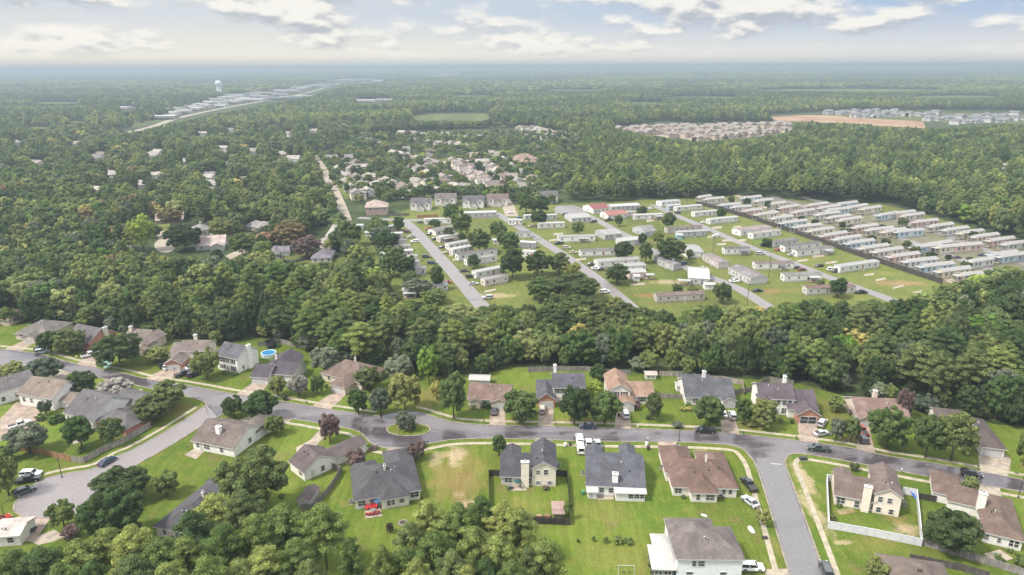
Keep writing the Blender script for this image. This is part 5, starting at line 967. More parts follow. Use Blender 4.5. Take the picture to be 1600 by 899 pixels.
def pine_crown(seed, n, cone=False, size=.38):
    r = np.random.default_rng(seed); H, W = 14.0, 3.6; C = []; N = []
    tufts = []; nb = 34 if not cone else 46
    for i in range(nb):
        f = (i + .5) / nb; z = H * ((.16 if cone else .40) + (.84 if cone else .60) * f)
        prof = (1 - f) ** .75 if cone else math.sin(math.pi * min(1, .22 + .80 * f)) ** .8
        L = W * max(.10, prof) * (.7 + .45 * r.random()); az = i * 2.4 + r.random()
        for q in (.38, .68, 1.0):
            tufts.append(((math.cos(az) * L * q + r.normal(0, .2), math.sin(az) * L * q + r.normal(0, .2), z + .10 * L * q + r.normal(0, .2)), .50 + .32 * q))
    tufts.append(((0, 0, H), .8)); k = max(6, n // len(tufts))
    for c, q in tufts:
        d = sphere_pts(r, k); d[:, 2] = np.abs(d[:, 2]) * 1.0 - .25; q2 = q * (.55 + .6 * r.random(k))
        C.append(np.array(c) + d * q2[:, None] * np.array([1.15, 1.15, .8])); N.append(d + np.array([0, 0, .3]))
    C = np.concatenate(C); N = np.concatenate(N)
    return leaf_mesh('crown', C, N, np.full(len(C), size), .55, seed)
def trunk_mesh(h, r0, limbs, seed, z0):
    r = random.Random(seed); m = MB(); pts = [(0, 0, -.2)]; x = y = 0
    for k in range(1, 5):
        x += r.uniform(-.18, .18); y += r.uniform(-.18, .18); pts.append((x, y, h * k / 4))
    for k in range(4): m.tube(pts[k], pts[k + 1], r0 * (1 - .2 * k), r0 * (1 - .2 * (k + 1)), 7, caps=k in (0, 3))
    for k in range(limbs):
        z = h * r.uniform(z0, .9); a = r.uniform(0, 6.28); L = r.uniform(1.6, 3.0); i = min(3, int(z / h * 4)); t = z / h * 4 - i
        b = Vector(pts[i]).lerp(Vector(pts[i + 1]), t); e = b + Vector((math.cos(a) * L, math.sin(a) * L, L * r.uniform(.35, .9)))
        m.tube(b, e, r0 * .42, r0 * .12, 5)
    return m.mesh('trunk', BARK)
BROAD = [broad_crown(100 + i, 17000, nl, .155, 1, b, 1, fl, lo) for i, (nl, b, fl, lo) in enumerate([(66, .08, .9, .17), (80, .06, .85, .155), (58, .10, 1.0, .18), (72, .07, .95, .165), (90, .08, .85, .145)])]
BIGBROAD = [broad_crown(150 + i, 36000, nl, .098, 1, .06, 1, .85, lo) for i, (nl, lo) in enumerate([(110, .13), (130, .12)])]
BTRUNK = [trunk_mesh(6.6, .26, 7, i, .35) for i in range(3)]
PINE = [pine_crown(200 + i, 17000, False, .15) for i in range(3)] + [pine_crown(210 + i, 17000, True, .15) for i in range(2)]
PTRUNK = [trunk_mesh(13.4, .22, 6, 20 + i, .45) for i in range(2)]
SHRUB = [broad_crown(300 + i, 2600, 14, .36, 1, .05, 1, .9) for i in range(3)]
TREES = []
def tree(kind, x, y, width, height, color, label, group=None, variant=None, cat='tree', rz=None):
    """x, y world metres"""
    root = empty(kind, (x, y, 0), random.uniform(0, 6.28)); tag(root, label, cat, group)
    pine = kind == 'pine_tree'; small = cat in ('bush', 'plant')
    lib = PINE if pine else SHRUB if small else BIGBROAD if width > 12.5 else BROAD
    v = variant if variant is not None else random.randrange(3 if pine else len(lib))
    sw, sh = (width / 7.2, height / 14.0) if pine else (width / 9.4, height / 10.0)
    if not small:
        t = link('trunk', random.choice(PTRUNK if pine else BTRUNK), root); t.scale = (min(1.6, .55 + .45 * sw),) * 2 + (sh,)
    c = link('crown', lib[v % len(lib)], root, color); c.scale = (sw, sw * random.uniform(.93, 1.07), sh)
    TREES.append((x, y, width)); return root
G_ = {'dark': (0.073, 0.101, 0.042), 'deep': (0.092, 0.129, 0.049), 'mid': (0.118, 0.163, 0.056), 'olive': (0.152, 0.179, 0.065), 'light': (0.174, 0.210, 0.085), 'lime': (0.197, 0.284, 0.058), 'yellow': (0.321, 0.312, 0.103), 'orange': (0.236, 0.177, 0.098), 'grey': (0.138, 0.161, 0.109), 'red': (0.126, 0.097, 0.080),
      'pine': (0.146, 0.193, 0.063), 'pined': (0.107, 0.146, 0.058), 'pinel': (0.187, 0.234, 0.075), 'white': (0.321, 0.300, 0.267)}
def tbox(x0, x1, yt, yb, tint, label, kind='broadleaf_tree', cat='tree', group=None, variant=None):
    """a tree seen in the photograph between columns x0-x1 with its top at row yt and its foot at row yb"""
    p = P((x0 + x1) / 2, yb); wd = (P(x1, yb) - P(x0, yb)).length
    d = math.hypot(p.x, p.y); q = P((x0 + x1) / 2, yt)
    # height from the sight line over the crown's top
    dq = math.hypot(q.x, q.y); hh = CAM_H * (dq - d - wd * .12) / dq
    return tree(kind, p.x, p.y, wd * 1.04, max(wd * .35 if cat != 'bush' else .5, hh), G_[tint], label, group, variant, cat)
YT = [(62, 100, 515, 552, 'deep', 'round tree by the black suv at the far left street end'), (86, 141, 508, 551, 'deep', 'round dark tree in front of the brick gable house'), (150, 228, 513, 572, 'dark', 'large dark oak before the beige stepped gable house'), (228, 268, 540, 566, 'olive', 'low light tree right of the large dark oak'),
      (300, 348, 540, 592, 'olive', 'olive street tree before the white sided house'), (0, 46, 561, 595, 'light', 'feathery light green tree at the left edge'), (46, 102, 556, 598, 'grey', 'greyish tree on the left verge of the main street'), (108, 157, 576, 618, 'dark', 'dark round tree beside the wet left street'),
      (156, 211, 588, 624, 'white', 'flowering white crape myrtle by the white suv'), (235, 294, 590, 636, 'deep', 'dark tree at the junction corner nearest the street'), (208, 270, 612, 658, 'dark', 'dark tree above the corner lawn beside the brick wing'), (346, 386, 615, 652, 'dark', 'dark bushy tree left of a bigger one at the junction'),
      (383, 437, 608, 656, 'deep', 'big dark tree beside the main street above the gabled house'), (103, 153, 645, 702, 'mid', 'cone shaped green tree in the corner lot yard'), (156, 197, 648, 694, 'deep', 'round green tree by the corner lot fence'), (62, 83, 622, 648, 'grey', 'small grey tree against the tall white gable'),
      (0, 30, 690, 720, 'mid', 'green tree at the left edge above the wooden fence'), (18, 78, 655, 708, 'grey', 'grey green tree beside shrub rows in the left yard'), (-8, 36, 698, 775, 'mid', 'big leafy tree at the left edge by the turning circle'), (145, 240, 726, 784, 'dark', 'wide dark tree between turning circle and lawn'), (241, 283, 730, 775, 'mid', 'round green tree on the lawn below the gabled house'),
      (135, 238, 750, 848, 'deep', 'tall green tree covering the dark roofed house corner'), (80, 121, 774, 826, 'mid', 'young tree on the grass islet by the turning circle'), (342, 462, 688, 800, 'deep', 'huge dark tree left of the small white L shaped house'), (98, 128, 818, 842, 'red', 'pinkish shrub tree by the curved driveway'),
      (483, 533, 538, 585, 'grey', 'grey green tree behind the purple roofed house'), (450, 484, 582, 619, 'white', 'white flowering crape myrtle on the brown roofed house lawn'), (484, 511, 585, 616, 'mid', 'green tree right of the white flowering one'), (421, 450, 586, 618, 'olive', 'brownish olive tree before the purple roofed house'), (554, 600, 571, 610, 'dark', 'dark oak beside the projecting garage'),
      (543, 578, 604, 648, 'mid', 'green round tree at the kerb below the dark oak'), (575, 616, 604, 650, 'grey', 'grey feathery tree at the street bend'), (605, 663, 574, 644, 'olive', 'large olive tree above the street island'), (651, 691, 538, 600, 'lime', 'bright lime green tree before the woods'), (598, 652, 551, 592, 'grey', 'wide grey green tree left of the lime one'),
      (672, 693, 591, 624, 'yellow', 'small yellow brown tree on the bare verge'), (685, 735, 573, 655, 'mid', 'tall green tree left of the brown roofed house'), (617, 651, 640, 672, 'grey', 'spreading small tree on the street island'), (497, 536, 643, 690, 'red', 'greyish red tree beside the pale driveway'), (414, 446, 644, 680, 'deep', 'dark tree beside the pale court of the gabled house'),
      (541, 574, 698, 732, 'red', 'brownish red round tree on the front lawn of the hip roofed house'), (634, 666, 689, 718, 'red', 'dark red tree beside the pink driveway'), (768, 792, 678, 712, 'mid', 'small bright green tree behind the fenced two storey house'), (782, 843, 606, 660, 'deep', 'wide dark tree between two drives'), (869, 925, 597, 664, 'dark', 'very large round oak before the slate roofed two storey house'),
      (915, 975, 610, 662, 'mid', 'green tree right of the very large oak'), (919, 950, 567, 602, 'deep', 'tree behind between the slate and salmon roofed houses'), (920, 944, 594, 620, 'lime', 'yellow green low tree behind the very large oak'), (1004, 1036, 612, 657, 'dark', 'dark cone shaped tree on the bright lawn'), (1079, 1136, 617, 668, 'deep', 'oak before the long slate roofed house'),
      (1146, 1176, 620, 662, 'mid', 'green tree right of the silver suv drive'), (1166, 1216, 620, 668, 'olive', 'olive tree left of the open brick garage house'), (1289, 1319, 615, 642, 'mid', 'small tree on the lawn behind the open brick garage'), (1292, 1318, 648, 690, 'grey', 'grey olive tree beside the two silver cars'), (1312, 1344, 648, 692, 'deep', 'dark round tree left of the red pickup'),
      (1349, 1421, 628, 700, 'mid', 'big green tree hiding the pinkish brown roof'), (1419, 1472, 643, 716, 'deep', 'dark tree right of the hidden pinkish brown roof'), (1452, 1519, 636, 720, 'olive', 'large yellow olive tree before the dark brown roof'), (1582, 1615, 666, 728, 'mid', 'tree at the right edge by the wide pale driveway'), (1434, 1527, 788, 862, 'dark', 'big round dark tree beside the white plastic fence'),
      (1344, 1385, 864, 910, 'olive', 'open branched small tree near the lower right roof'), (1502, 1526, 740, 772, 'light', 'thin young tree at the kerb by the driving black suv'), (1326, 1342, 721, 736, 'dark', 'small round tree on the lawn above the cream house'), (603, 616, 815, 832, 'red', 'small dark red ornamental tree on the back lawn'), (1396, 1424, 600, 655, 'red', 'reddish brown tree at the edge of the right woods'), (28, 58, 590, 605, 'light', 'light feathery tree above the grey gable roof')]
for q in YT: tbox(*q[:6])
for x0, x1, yt, yb, t, lb in [(880, 896, 781, 812, 'mid', 'bushy green shrub by the pinkish shed'), (1047, 1066, 658, 668, 'grey', 'low spreading bush by the main street walk'), (1061, 1072, 634, 642, 'yellow', 'left one of two round yellow shrubs'), (1072, 1081, 634, 642, 'yellow', 'right one of two round yellow shrubs'), (1322, 1336, 638, 649, 'red', 'reddish round shrub beside the pinkish roof'),
                              (1296, 1306, 800, 814, 'olive', 'small bush inside the white plastic fence'), (1552, 1570, 866, 878, 'mid', 'light bush before the long brown house'), (1584, 1606, 862, 885, 'mid', 'bush at the right edge by the weathered fence'), (1178, 1202, 794, 822, 'olive', 'loose olive bush beside the side street walk'), (1032, 1042, 702, 714, 'red', 'dark red bush at the reddish roof corner'),
                              (925, 931, 838, 847, 'deep', 'first dark plant in the garden row'), (942, 952, 838, 848, 'mid', 'second plant in the garden row'), (958, 974, 836, 849, 'mid', 'widest plant in the garden row'), (975, 990, 839, 850, 'mid', 'last plant in the garden row'), (901, 906, 842, 848, 'dark', 'single dark plant left of the garden row'),
                              (655, 668, 689, 699, 'red', 'low dark bush at the kerb by the pink drive'), (622, 632, 662, 671, 'deep', 'left bush under the island tree'), (642, 652, 662, 671, 'deep', 'right bush under the island tree'), (437, 450, 612, 625, 'dark', 'spiky palm like bush on the left lawn'), (1008, 1020, 648, 655, 'deep', 'dark bush row below the brown house windows'),
                              (752, 768, 626, 637, 'dark', 'clipped dark hedge bush before the brown roofed house'), (988, 1003, 626, 640, 'red', 'red leaved bush beside the salmon roofed house'), (56, 74, 645, 656, 'mid', 'first shrub of the left yard rows'), (74, 92, 651, 662, 'mid', 'second shrub of the left yard rows'), (84, 104, 646, 658, 'deep', 'third shrub of the left yard rows'),
                              (655, 664, 705, 712, 'mid', 'small plant by the dark hip roof corner'), (1168, 1182, 658, 668, 'olive', 'olive shrub at the street by the brick garage house'), (1118, 1124, 655, 663, 'mid', 'small shrub at the silver suv drive'), (656, 664, 775, 795, 'dark', 'thin dark bush at the right corner of the hip roofed house'), (576, 592, 697, 703, 'red', 'ground shrubs at the bulb kerb')]:
    tbox(x0, x1, yt, yb, t, lb, 'shrub', 'bush')
PARKT = [(600, 626, 361, 388, 'dark'), (606, 656, 392, 432, 'deep'), (600, 633, 381, 406, 'deep'), (612, 634, 337, 362, 'deep'), (626, 656, 422, 444, 'mid'), (627, 679, 434, 460, 'grey'), (671, 695, 413, 454, 'deep'), (655, 702, 449, 474, 'mid'), (689, 720, 316, 347, 'mid'), (703, 740, 325, 372, 'mid'), (668, 691, 342, 357, 'deep'), (690, 711, 354, 374, 'dark'),
         (716, 728, 361, 380, 'deep'), (729, 770, 355, 396, 'deep'), (762, 794, 344, 374, 'deep'), (775, 802, 357, 388, 'mid'), (781, 813, 361, 395, 'mid'), (776, 824, 386, 436, 'dark'), (818, 864, 390, 432, 'dark'), (856, 892, 393, 430, 'deep'), (875, 908, 406, 432, 'yellow'), (818, 876, 430, 470, 'mid'), (856, 938, 425, 468, 'dark'), (807, 839, 302, 334, 'mid'), (829, 862, 304, 336, 'deep'), (828, 856, 326, 354, 'dark'),
         (892, 914, 345, 369, 'mid'), (957, 992, 376, 408, 'dark'), (996, 1020, 377, 412, 'deep'), (1017, 1038, 360, 384, 'mid'), (996, 1011, 362, 385, 'deep'), (1022, 1072, 370, 412, 'dark'), (942, 986, 410, 444, 'dark'), (1033, 1056, 331, 358, 'dark'), (993, 1013, 321, 337, 'dark'), (1111, 1144, 438, 474, 'dark'), (1072, 1093, 446, 462, 'deep'), (1070, 1084, 389, 405, 'deep'), (959, 974, 334, 354, 'deep'),
         (1293, 1324, 430, 466, 'deep'), (1188, 1207, 371, 386, 'deep'), (1118, 1136, 325, 342, 'deep'), (1275, 1289, 436, 449, 'deep'), (1048, 1068, 443, 460, 'mid'), (860, 880, 404, 426, 'mid'), (728, 752, 396, 420, 'deep')]
AREA = lambda x: 'first lane' if x < 760 else 'second lane' if x < 930 else 'third lane' if x < 1150 else 'fourth lane'
cnt = {}
for q in sorted(PARKT):
    a = (AREA((q[0] + q[1]) / 2), q[4]); cnt[a] = cnt.get(a, 0) + 1
    nm = {'dark': 'dark green', 'deep': 'deep green', 'mid': 'mid green', 'grey': 'grey green', 'yellow': 'yellowing'}[q[4]]
    tbox(*q[:5], '%s tree among mobile homes of the %s, %s such tree from the left' % (nm, a[0], ORD[cnt[a] - 1]), group='trees among the mobile homes')
CB = [(1136, 1148, 306, 319), (1160, 1174, 309, 321), (1160, 1174, 316, 324), (1193, 1205, 313, 327), (1266, 1280, 342, 354), (1309, 1321, 346, 359), (1322, 1337, 350, 363), (1312, 1326, 357, 367), (1353, 1370, 367, 379), (1374, 1392, 372, 385), (1244, 1259, 337, 347), (1309, 1323, 333, 343), (1290, 1303, 335, 344), (1408, 1425, 375, 389), (1419, 1441, 384, 399), (1444, 1464, 393, 406), (1474, 1487, 397, 408), (1498, 1517, 407, 423), (1508, 1521, 401, 410), (1400, 1420, 340, 355), (1468, 1481, 353, 365), (1510, 1527, 360, 377), (1446, 1456, 350, 359), (1209, 1220, 322, 332)]
for i, q in enumerate(sorted(CB)): tbox(*q, 'dark', 'clipped round dark tree among the pastel cottages, %s from the left' % (ORD + ['twenty first', 'twenty second', 'twenty third', 'twenty fourth'])[i], 'ornamental_tree', 'tree', 'round trees among the cottages', 1)
LNB = [(204, 246, 329, 392, 'lime', 'bright green round tree beside the turning circle in the woods'), (248, 290, 322, 356, 'orange', 'orange leaved tree before the long low house'), (258, 320, 346, 392, 'dark', 'dark oak right of the small turning circle'), (325, 372, 337, 376, 'olive', 'brownish olive tree between two grey roofs'), (352, 386, 345, 372, 'deep', 'dark tree right of the brownish olive one'),
       (358, 404, 361, 402, 'olive', 'olive tree over the pale driveway'), (378, 404, 327, 352, 'mid', 'green tree behind the grey roofed house'), (425, 482, 342, 388, 'orange', 'rusty orange maple in the left neighbourhood'), (455, 506, 365, 402, 'red', 'dark brownish tree before the tall chimney house'), (528, 562, 342, 402, 'deep', 'tall dark tree beside the grass strip'),
       (533, 562, 372, 410, 'grey', 'grey green tree below the tall dark one'), (560, 586, 402, 424, 'grey', 'grey tree at the low end of the grass strip'), (580, 610, 340, 366, 'mid', 'green tree at the cross road corner'), (584, 622, 358, 394, 'deep', 'green tree beside the white shed'), (330, 352, 388, 412, 'dark', 'dark narrow tree before the pale pink roof'), (228, 256, 350, 372, 'olive', 'olive shrub tree at the turning circle edge'),
       (505, 530, 372, 392, 'light', 'light bush tree behind the purple roof'), (400, 432, 352, 372, 'grey', 'grey tree before the low grey roof'), (152, 176, 372, 400, 'lime', 'yellow lime tree in the left woods clearing edge'), (1448, 1500, 446, 500, 'dark', 'dark oak at the near end of the cottage fence')]
for q in LNB: tbox(*q)
# pines along the bottom edge, close to the viewer
BP = [(330, 778, 62), (374, 774, 54), (296, 806, 60), (202, 828, 56), (164, 832, 48), (246, 846, 60), (118, 850, 60), (62, 864, 60), (16, 866, 54), (286, 846, 52), (346, 826, 62), (396, 810, 56), (440, 794, 66), (500, 794, 66), (596, 858, 40), (545, 846, 40), (632, 862, 50), (668, 790, 54), (704, 806, 60), (716, 792, 52), (752, 780, 50), (786, 790, 52), (812, 800, 56), (678, 838, 62),
      (740, 830, 64), (778, 842, 60), (640, 822, 46), (850, 850, 62), (826, 862, 44), (460, 850, 60), (410, 862, 60), (706, 868, 60), (760, 878, 56), (200, 878, 60), (320, 876, 60), (370, 880, 56), (140, 885, 50), (650, 880, 54), (90, 888, 50), (258, 888, 54), (480, 884, 56), (730, 890, 50), (798, 884, 50)]
for i, (x, yt, wpx) in enumerate(sorted(BP)):
    H = 13.5 + (i * 7 % 5) * .55
    p = P(x, yt, H)
    wd = wpx / FPX * math.sqrt(p.x ** 2 + p.y ** 2 + (CAM_H - H) ** 2) * .98
    c = ('pine', 'pinel', 'pine', 'pined', 'pinel')[i * 3 % 5]
    lb = 'bright olive tufted pine of the stand along the bottom edge' if c == 'pinel' else 'darker tufted pine of the stand along the bottom edge' if c == 'pined' else 'medium green tufted pine of the stand along the bottom edge'
    tree('pine_tree', p.x, p.y, wd, H * 1.02, G_[c], lb, 'pines along the bottom edge of the view', None)
# ---- woods: clearings are kept open, everything else is filled
BELT_LBL = {'dark': 'dark green leafy tree in the wooded belt behind the houses', 'deep': 'deep green leafy tree in the wooded belt behind the houses', 'mid': 'mid green leafy tree in the wooded belt behind the houses', 'olive': 'olive green leafy tree in the wooded belt behind the houses', 'light': 'pale green leafy tree in the wooded belt behind the houses', 'lime': 'bright lime leafy tree in the wooded belt behind the houses',
            'yellow': 'yellowing leafy tree in the wooded belt behind the houses', 'orange': 'orange brown leafy tree in the wooded belt behind the houses', 'grey': 'grey green leafy tree in the wooded belt behind the houses', 'red': 'reddish brown leafy tree in the wooded belt behind the houses', 'pine': 'tall green pine in the wooded belt behind the houses', 'pined': 'tall dark pine in the wooded belt behind the houses', 'pinel': 'tall light olive pine in the wooded belt behind the houses'}
HWAY = [(130, 222), (185, 202), (205, 186), (262, 173), (320, 159), (420, 143), (470, 135), (520, 122), (600, 121), (606, 130), (560, 136), (500, 158), (420, 172), (340, 182), (270, 196), (190, 215)]
SUB = [(484, 240), (560, 215), (640, 205), (800, 200), (905, 214), (925, 262), (870, 300), (868, 322), (800, 316), (640, 302), (600, 320), (560, 322), (520, 300)]
CLEAR = [NEAR, PARKP, SUB,
         [(196, 352), (206, 340), (262, 356), (280, 358), (296, 362), (290, 392), (206, 402), (188, 386)], [(244, 352), (292, 344), (296, 356), (262, 362), (244, 364)], [(300, 372), (340, 362), (352, 372), (396, 386), (392, 400), (350, 410), (300, 398)], [(380, 352), (425, 352), (425, 366), (380, 366)],
         [(415, 388), (460, 384), (470, 376), (522, 366), (528, 392), (552, 398), (545, 416), (470, 420), (415, 410)], [(550, 356), (568, 356), (586, 378), (598, 404), (590, 430), (572, 408)],
         [(484, 240), (505, 244), (524, 284), (560, 290), (572, 318), (616, 318), (616, 346), (530, 352), (520, 318)], [(560, 282), (600, 284), (650, 300), (690, 318), (800, 312), (868, 318), (868, 346), (640, 348), (610, 330), (590, 300)],
         [(690, 250), (712, 248), (812, 300), (806, 330), (780, 324), (740, 290)], [(742, 232), (800, 234), (830, 250), (846, 252), (846, 290), (800, 280), (752, 254)], [(806, 200), (832, 198), (905, 214), (905, 222), (872, 236), (850, 240), (826, 222)], [(850, 238), (888, 248), (895, 256), (922, 258), (920, 272), (880, 268), (850, 252)],
         [(630, 256), (690, 258), (712, 280), (700, 296), (640, 290)], [(536, 244), (556, 240), (604, 296), (590, 308), (560, 300)], [(960, 202), (1000, 196), (1160, 191), (1240, 193), (1244, 208), (1185, 218), (1100, 226), (1050, 222)], [(1190, 180), (1270, 176), (1460, 172), (1680, 174), (1680, 196), (1450, 204), (1325, 196), (1210, 192)],
         [(640, 182), (668, 177), (764, 176), (772, 186), (752, 191), (650, 190)], HWAY, [(185, 168), (220, 168), (220, 180), (185, 180)], [(555, 157), (615, 156), (615, 166), (555, 166)], [(660, 112), (720, 112), (720, 124), (660, 124)], [(172, 278), (186, 272), (188, 282), (160, 280)], [(322, 276), (340, 276), (340, 298), (322, 298)], [(212, 288), (232, 288), (232, 297), (212, 297)]]
VIS = [[(600, 346), (640, 332), (700, 327), (860, 321), (1000, 314), (1100, 309), (1290, 318), (1400, 326), (1500, 353), (1600, 388), (1600, 412), (1530, 436), (1470, 446), (1432, 468), (1340, 472), (1260, 466), (1200, 476), (1100, 476), (1010, 472), (958, 458), (900, 445), (830, 470), (745, 472), (690, 470), (622, 466)],
       [(206, 346), (262, 352), (300, 356), (352, 362), (400, 372), (396, 392), (350, 406), (296, 398), (250, 402), (204, 392)], [(244, 344), (292, 338), (296, 356), (244, 360)], [(380, 346), (425, 346), (425, 362), (380, 362)], [(418, 386), (456, 376), (470, 368), (484, 350), (516, 350), (524, 388), (552, 396), (545, 408), (470, 412), (418, 408)],
       [(550, 354), (566, 354), (586, 378), (598, 404), (588, 424), (572, 406)], [(486, 241), (500, 243), (548, 345), (534, 342)], [(520, 250), (560, 240), (640, 214), (800, 205), (900, 214), (900, 222), (870, 240), (905, 262), (868, 322), (560, 340), (545, 320)],
       [(955, 200), (1000, 192), (1160, 189), (1238, 192), (1240, 206), (1180, 216), (1100, 222), (1050, 218)], [(1200, 180), (1290, 172), (1460, 170), (1610, 172), (1610, 194), (1450, 201), (1325, 194), (1215, 190)], [(642, 182), (668, 177), (762, 176), (768, 186), (752, 189), (650, 188)],
       [(186, 208), (215, 196), (262, 180), (300, 168), (345, 152), (420, 142), (480, 134), (530, 124), (600, 122), (600, 128), (540, 133), (480, 152), (400, 166), (340, 177), (270, 191), (215, 206)], [(170, 268), (186, 268), (186, 280), (160, 280)], [(318, 276), (342, 270), (342, 296), (318, 296)], [(212, 286), (232, 286), (232, 295), (212, 295)], [(186, 166), (208, 166), (208, 174), (186, 174)], [(556, 155), (612, 154), (612, 162), (556, 162)], [(1556, 262), (1578, 262), (1578, 270), (1556, 270)], [(340, 230), (362, 230), (362, 240), (340, 240)], [(448, 244), (474, 244), (474, 254), (448, 254)]]
def cap_heights(x, y, h):
    """the tallest each crown can stand without rising in front of a clearing the photograph shows; 0 where none"""
    out = h.copy(); open_ = np.ones(len(x), bool)
    for i, f in enumerate((.15, .3, .42, .54, .66, .78, .9, 1.0)):
        a, b = proj(x, y, h * f); hit = np.zeros(len(x), bool)
        for q in VIS: hit |= inpoly(a, b, q)
        new = hit & open_; out[new] = h[new] * (0 if i == 0 else (.15, .3, .42, .54, .66, .78, .9, 1.0)[i - 1]); open_ &= ~hit
    return out
CLEAR += [[(cx + rx * math.cos(t), cy + ry * math.sin(t)) for t in np.linspace(0, 6.283, 17)[:-1]] for cx, cy, rx, ry in FIELDS]
VIS += [[(cx + rx * math.cos(t), cy + ry * math.sin(t)) for t in np.linspace(0, 6.283, 17)[:-1]] for cx, cy, rx, ry in FIELDS]
for cx, cy in LEFTH: CLEAR.append([(cx - 12, cy - 5), (cx + 12, cy - 5), (cx + 14, cy + 4), (cx - 14, cy + 4)]); VIS.append([(cx - 8, cy - 8), (cx + 8, cy - 8), (cx + 9, cy + 1), (cx - 9, cy + 1)])
def clear_at(x, y):
    px, py = proj(x, y); c = np.zeros(px.shape, bool)
    for q in CLEAR: c |= inpoly(px, py, q)
    return c, px, py
def jittered(x0, x1, y0, y1, st, seed):
    r = np.random.default_rng(seed); gx_, gy_ = np.meshgrid(np.arange(x0, x1, st), np.arange(y0, y1, st))
    x = gx_.ravel() + r.uniform(-.42, .42, gx_.size) * st; y = gy_.ravel() + r.uniform(-.42, .42, gx_.size) * st
    k = np.abs(x) < y * .79 + 40; return x[k], y[k]
x, y = jittered(-900, 900, 130, 1150, 7.8, 5)
c, px, py = clear_at(x, y); HP = np.array([(h[0].x, h[0].y, h[1]) for h in HOUSES])
def far_from_houses(x, y, add=0):
    ok = np.ones(len(x), bool)
    for hx, hy, hr in HP: ok &= (x - hx) ** 2 + (y - hy) ** 2 > (hr + add) ** 2
    return ok
k = ~c & far_from_houses(x, y); x, y, px, py = x[k], y[k], px[k], py[k]
rr = np.random.default_rng(9)
def vnoise(x, y, s, seed):
    f = np.random.default_rng(seed); v = 0
    for i in range(5):
        a = f.uniform(0, 6.28); b = f.uniform(.6, 1.6) / s; v = v + np.sin((x * math.cos(a) + y * math.sin(a)) * b * 6.28 + f.uniform(0, 6.28))
    return v / 5
pineness = np.clip(.22 + .5 * vnoise(x, y, 130, 3) + np.where((px > 860) & (py < 330), .75, 0) + np.where((px > 1050) & (py > 420), -.05, 0) - np.where(px < 520, .12, 0), .02, .95)
ispine = rr.random(len(x)) < pineness
dist = np.hypot(x, y); order = np.argsort(dist)
hues = np.array(['dark', 'deep', 'mid', 'olive', 'light', 'grey', 'lime', 'yellow', 'orange', 'red'])
hp = np.array([.18, .28, .27, .11, .05, .07, .02, .012, .005, .005]); hp /= hp.sum()
hue = hues[rr.choice(len(hues), len(x), p=hp)]
warm = (px < 260) & (py > 320) & (py < 440); swap = warm & (rr.random(len(x)) < .16); hue[swap] = rr.choice(['yellow', 'orange', 'light', 'lime'], swap.sum())
phue = np.array(['pine', 'pined', 'pinel'])[rr.choice(3, len(x), p=[.42, .44, .14])]
wid = (7.5 + 10 * rr.random(len(x)) ** 1.4) * np.where(ispine, .68, 1); hei = np.where(ispine, rr.uniform(13, 18.5, len(x)), rr.uniform(9.5, 15.0, len(x)))
edge = (px > 560) & (px < 1460) & (py > 470) & (py < 532); hei = np.where(edge, hei * .80, hei)
hcap = cap_heights(x, y, hei); wid = np.where(hcap < hei, wid * np.clip(hcap / hei + .25, .4, 1), wid); hei = hcap
light_stand = vnoise(x, y, 70, 71); m_ = (light_stand > .18) & (rr.random(len(x)) < .55); hue[m_] = rr.choice(['olive', 'light', 'mid'], m_.sum()); phue[m_ & (px > 860)] = 'pinel'
hei = hei * (1 + .22 * vnoise(x, y, 95, 72)); m_ = (light_stand < -.05) & (px > 860); phue[m_] = 'pined'
m_ = light_stand < -.28; hue[m_ & (rr.random(len(x)) < .5)] = 'dark'
nb = npi = 0; rest = []
for i in order:
    if hei[i] < 3.2: continue
    kind = 'pine' if ispine[i] else 'broad'
    belt = py[i] > 380 and dist[i] < 420
    if belt and px[i] > -40 and px[i] < 1640 and ((kind == 'pine' and npi < 165) or (kind == 'broad' and nb < 205)):
        t = phue[i] if ispine[i] else hue[i]
        tree('pine_tree' if ispine[i] else 'broadleaf_tree', x[i], y[i], wid[i], hei[i], G_[t], BELT_LBL[t], 'trees of the wooded belt behind the houses', None if ispine[i] else None)
        if ispine[i]: npi += 1
        else: nb += 1
    else: rest.append(i)
rest = np.array(rest)
# garden trees of the farther subdivision fill in between its roofs
gx2, gy2 = jittered(-420, 260, 380, 1020, 9.5, 15)
_, qx, qy = clear_at(gx2, gy2)
k = inpoly(qx, qy, SUB) & far_from_houses(gx2, gy2, -4.0) & (rr.random(len(gx2)) < .74)
for q in ([(484, 240), (500, 240), (545, 345), (528, 345)], [(684, 250), (700, 248), (806, 335), (788, 340)]): k &= ~inpoly(qx, qy, q)
sx, sy = gx2[k], gy2[k]
# low growth closes the woods' edge behind the gardens
UE = wpts(NEAR[:23]); ui = 0
for a_, b_ in zip(UE[:-1], UE[1:]):
    L_ = (b_ - a_).length; nrm = Vector((-(b_ - a_).y, (b_ - a_).x, 0)).normalized()
    for k_ in range(int(L_ / 4.6)):
        q = a_ + (b_ - a_) * ((k_ + random.random()) / (L_ / 4.6)) + nrm * random.uniform(-1.0, 4.5); ui += 1
        t = random.choice(['deep', 'mid', 'dark', 'mid', 'olive', 'grey'])
        tree('understory_tree', q.x, q.y, random.uniform(5, 8.5), random.uniform(4.5, 9.5), G_[t], '%s low tree at the edge of the woods behind the gardens' % {'deep': 'deep green', 'mid': 'mid green', 'dark': 'dark green', 'olive': 'olive', 'grey': 'grey green'}[t], 'low trees along the edge of the woods')
LEAFMAT[0] = WOODLEAF
ptn = ['pine', 'pined', 'pinel']
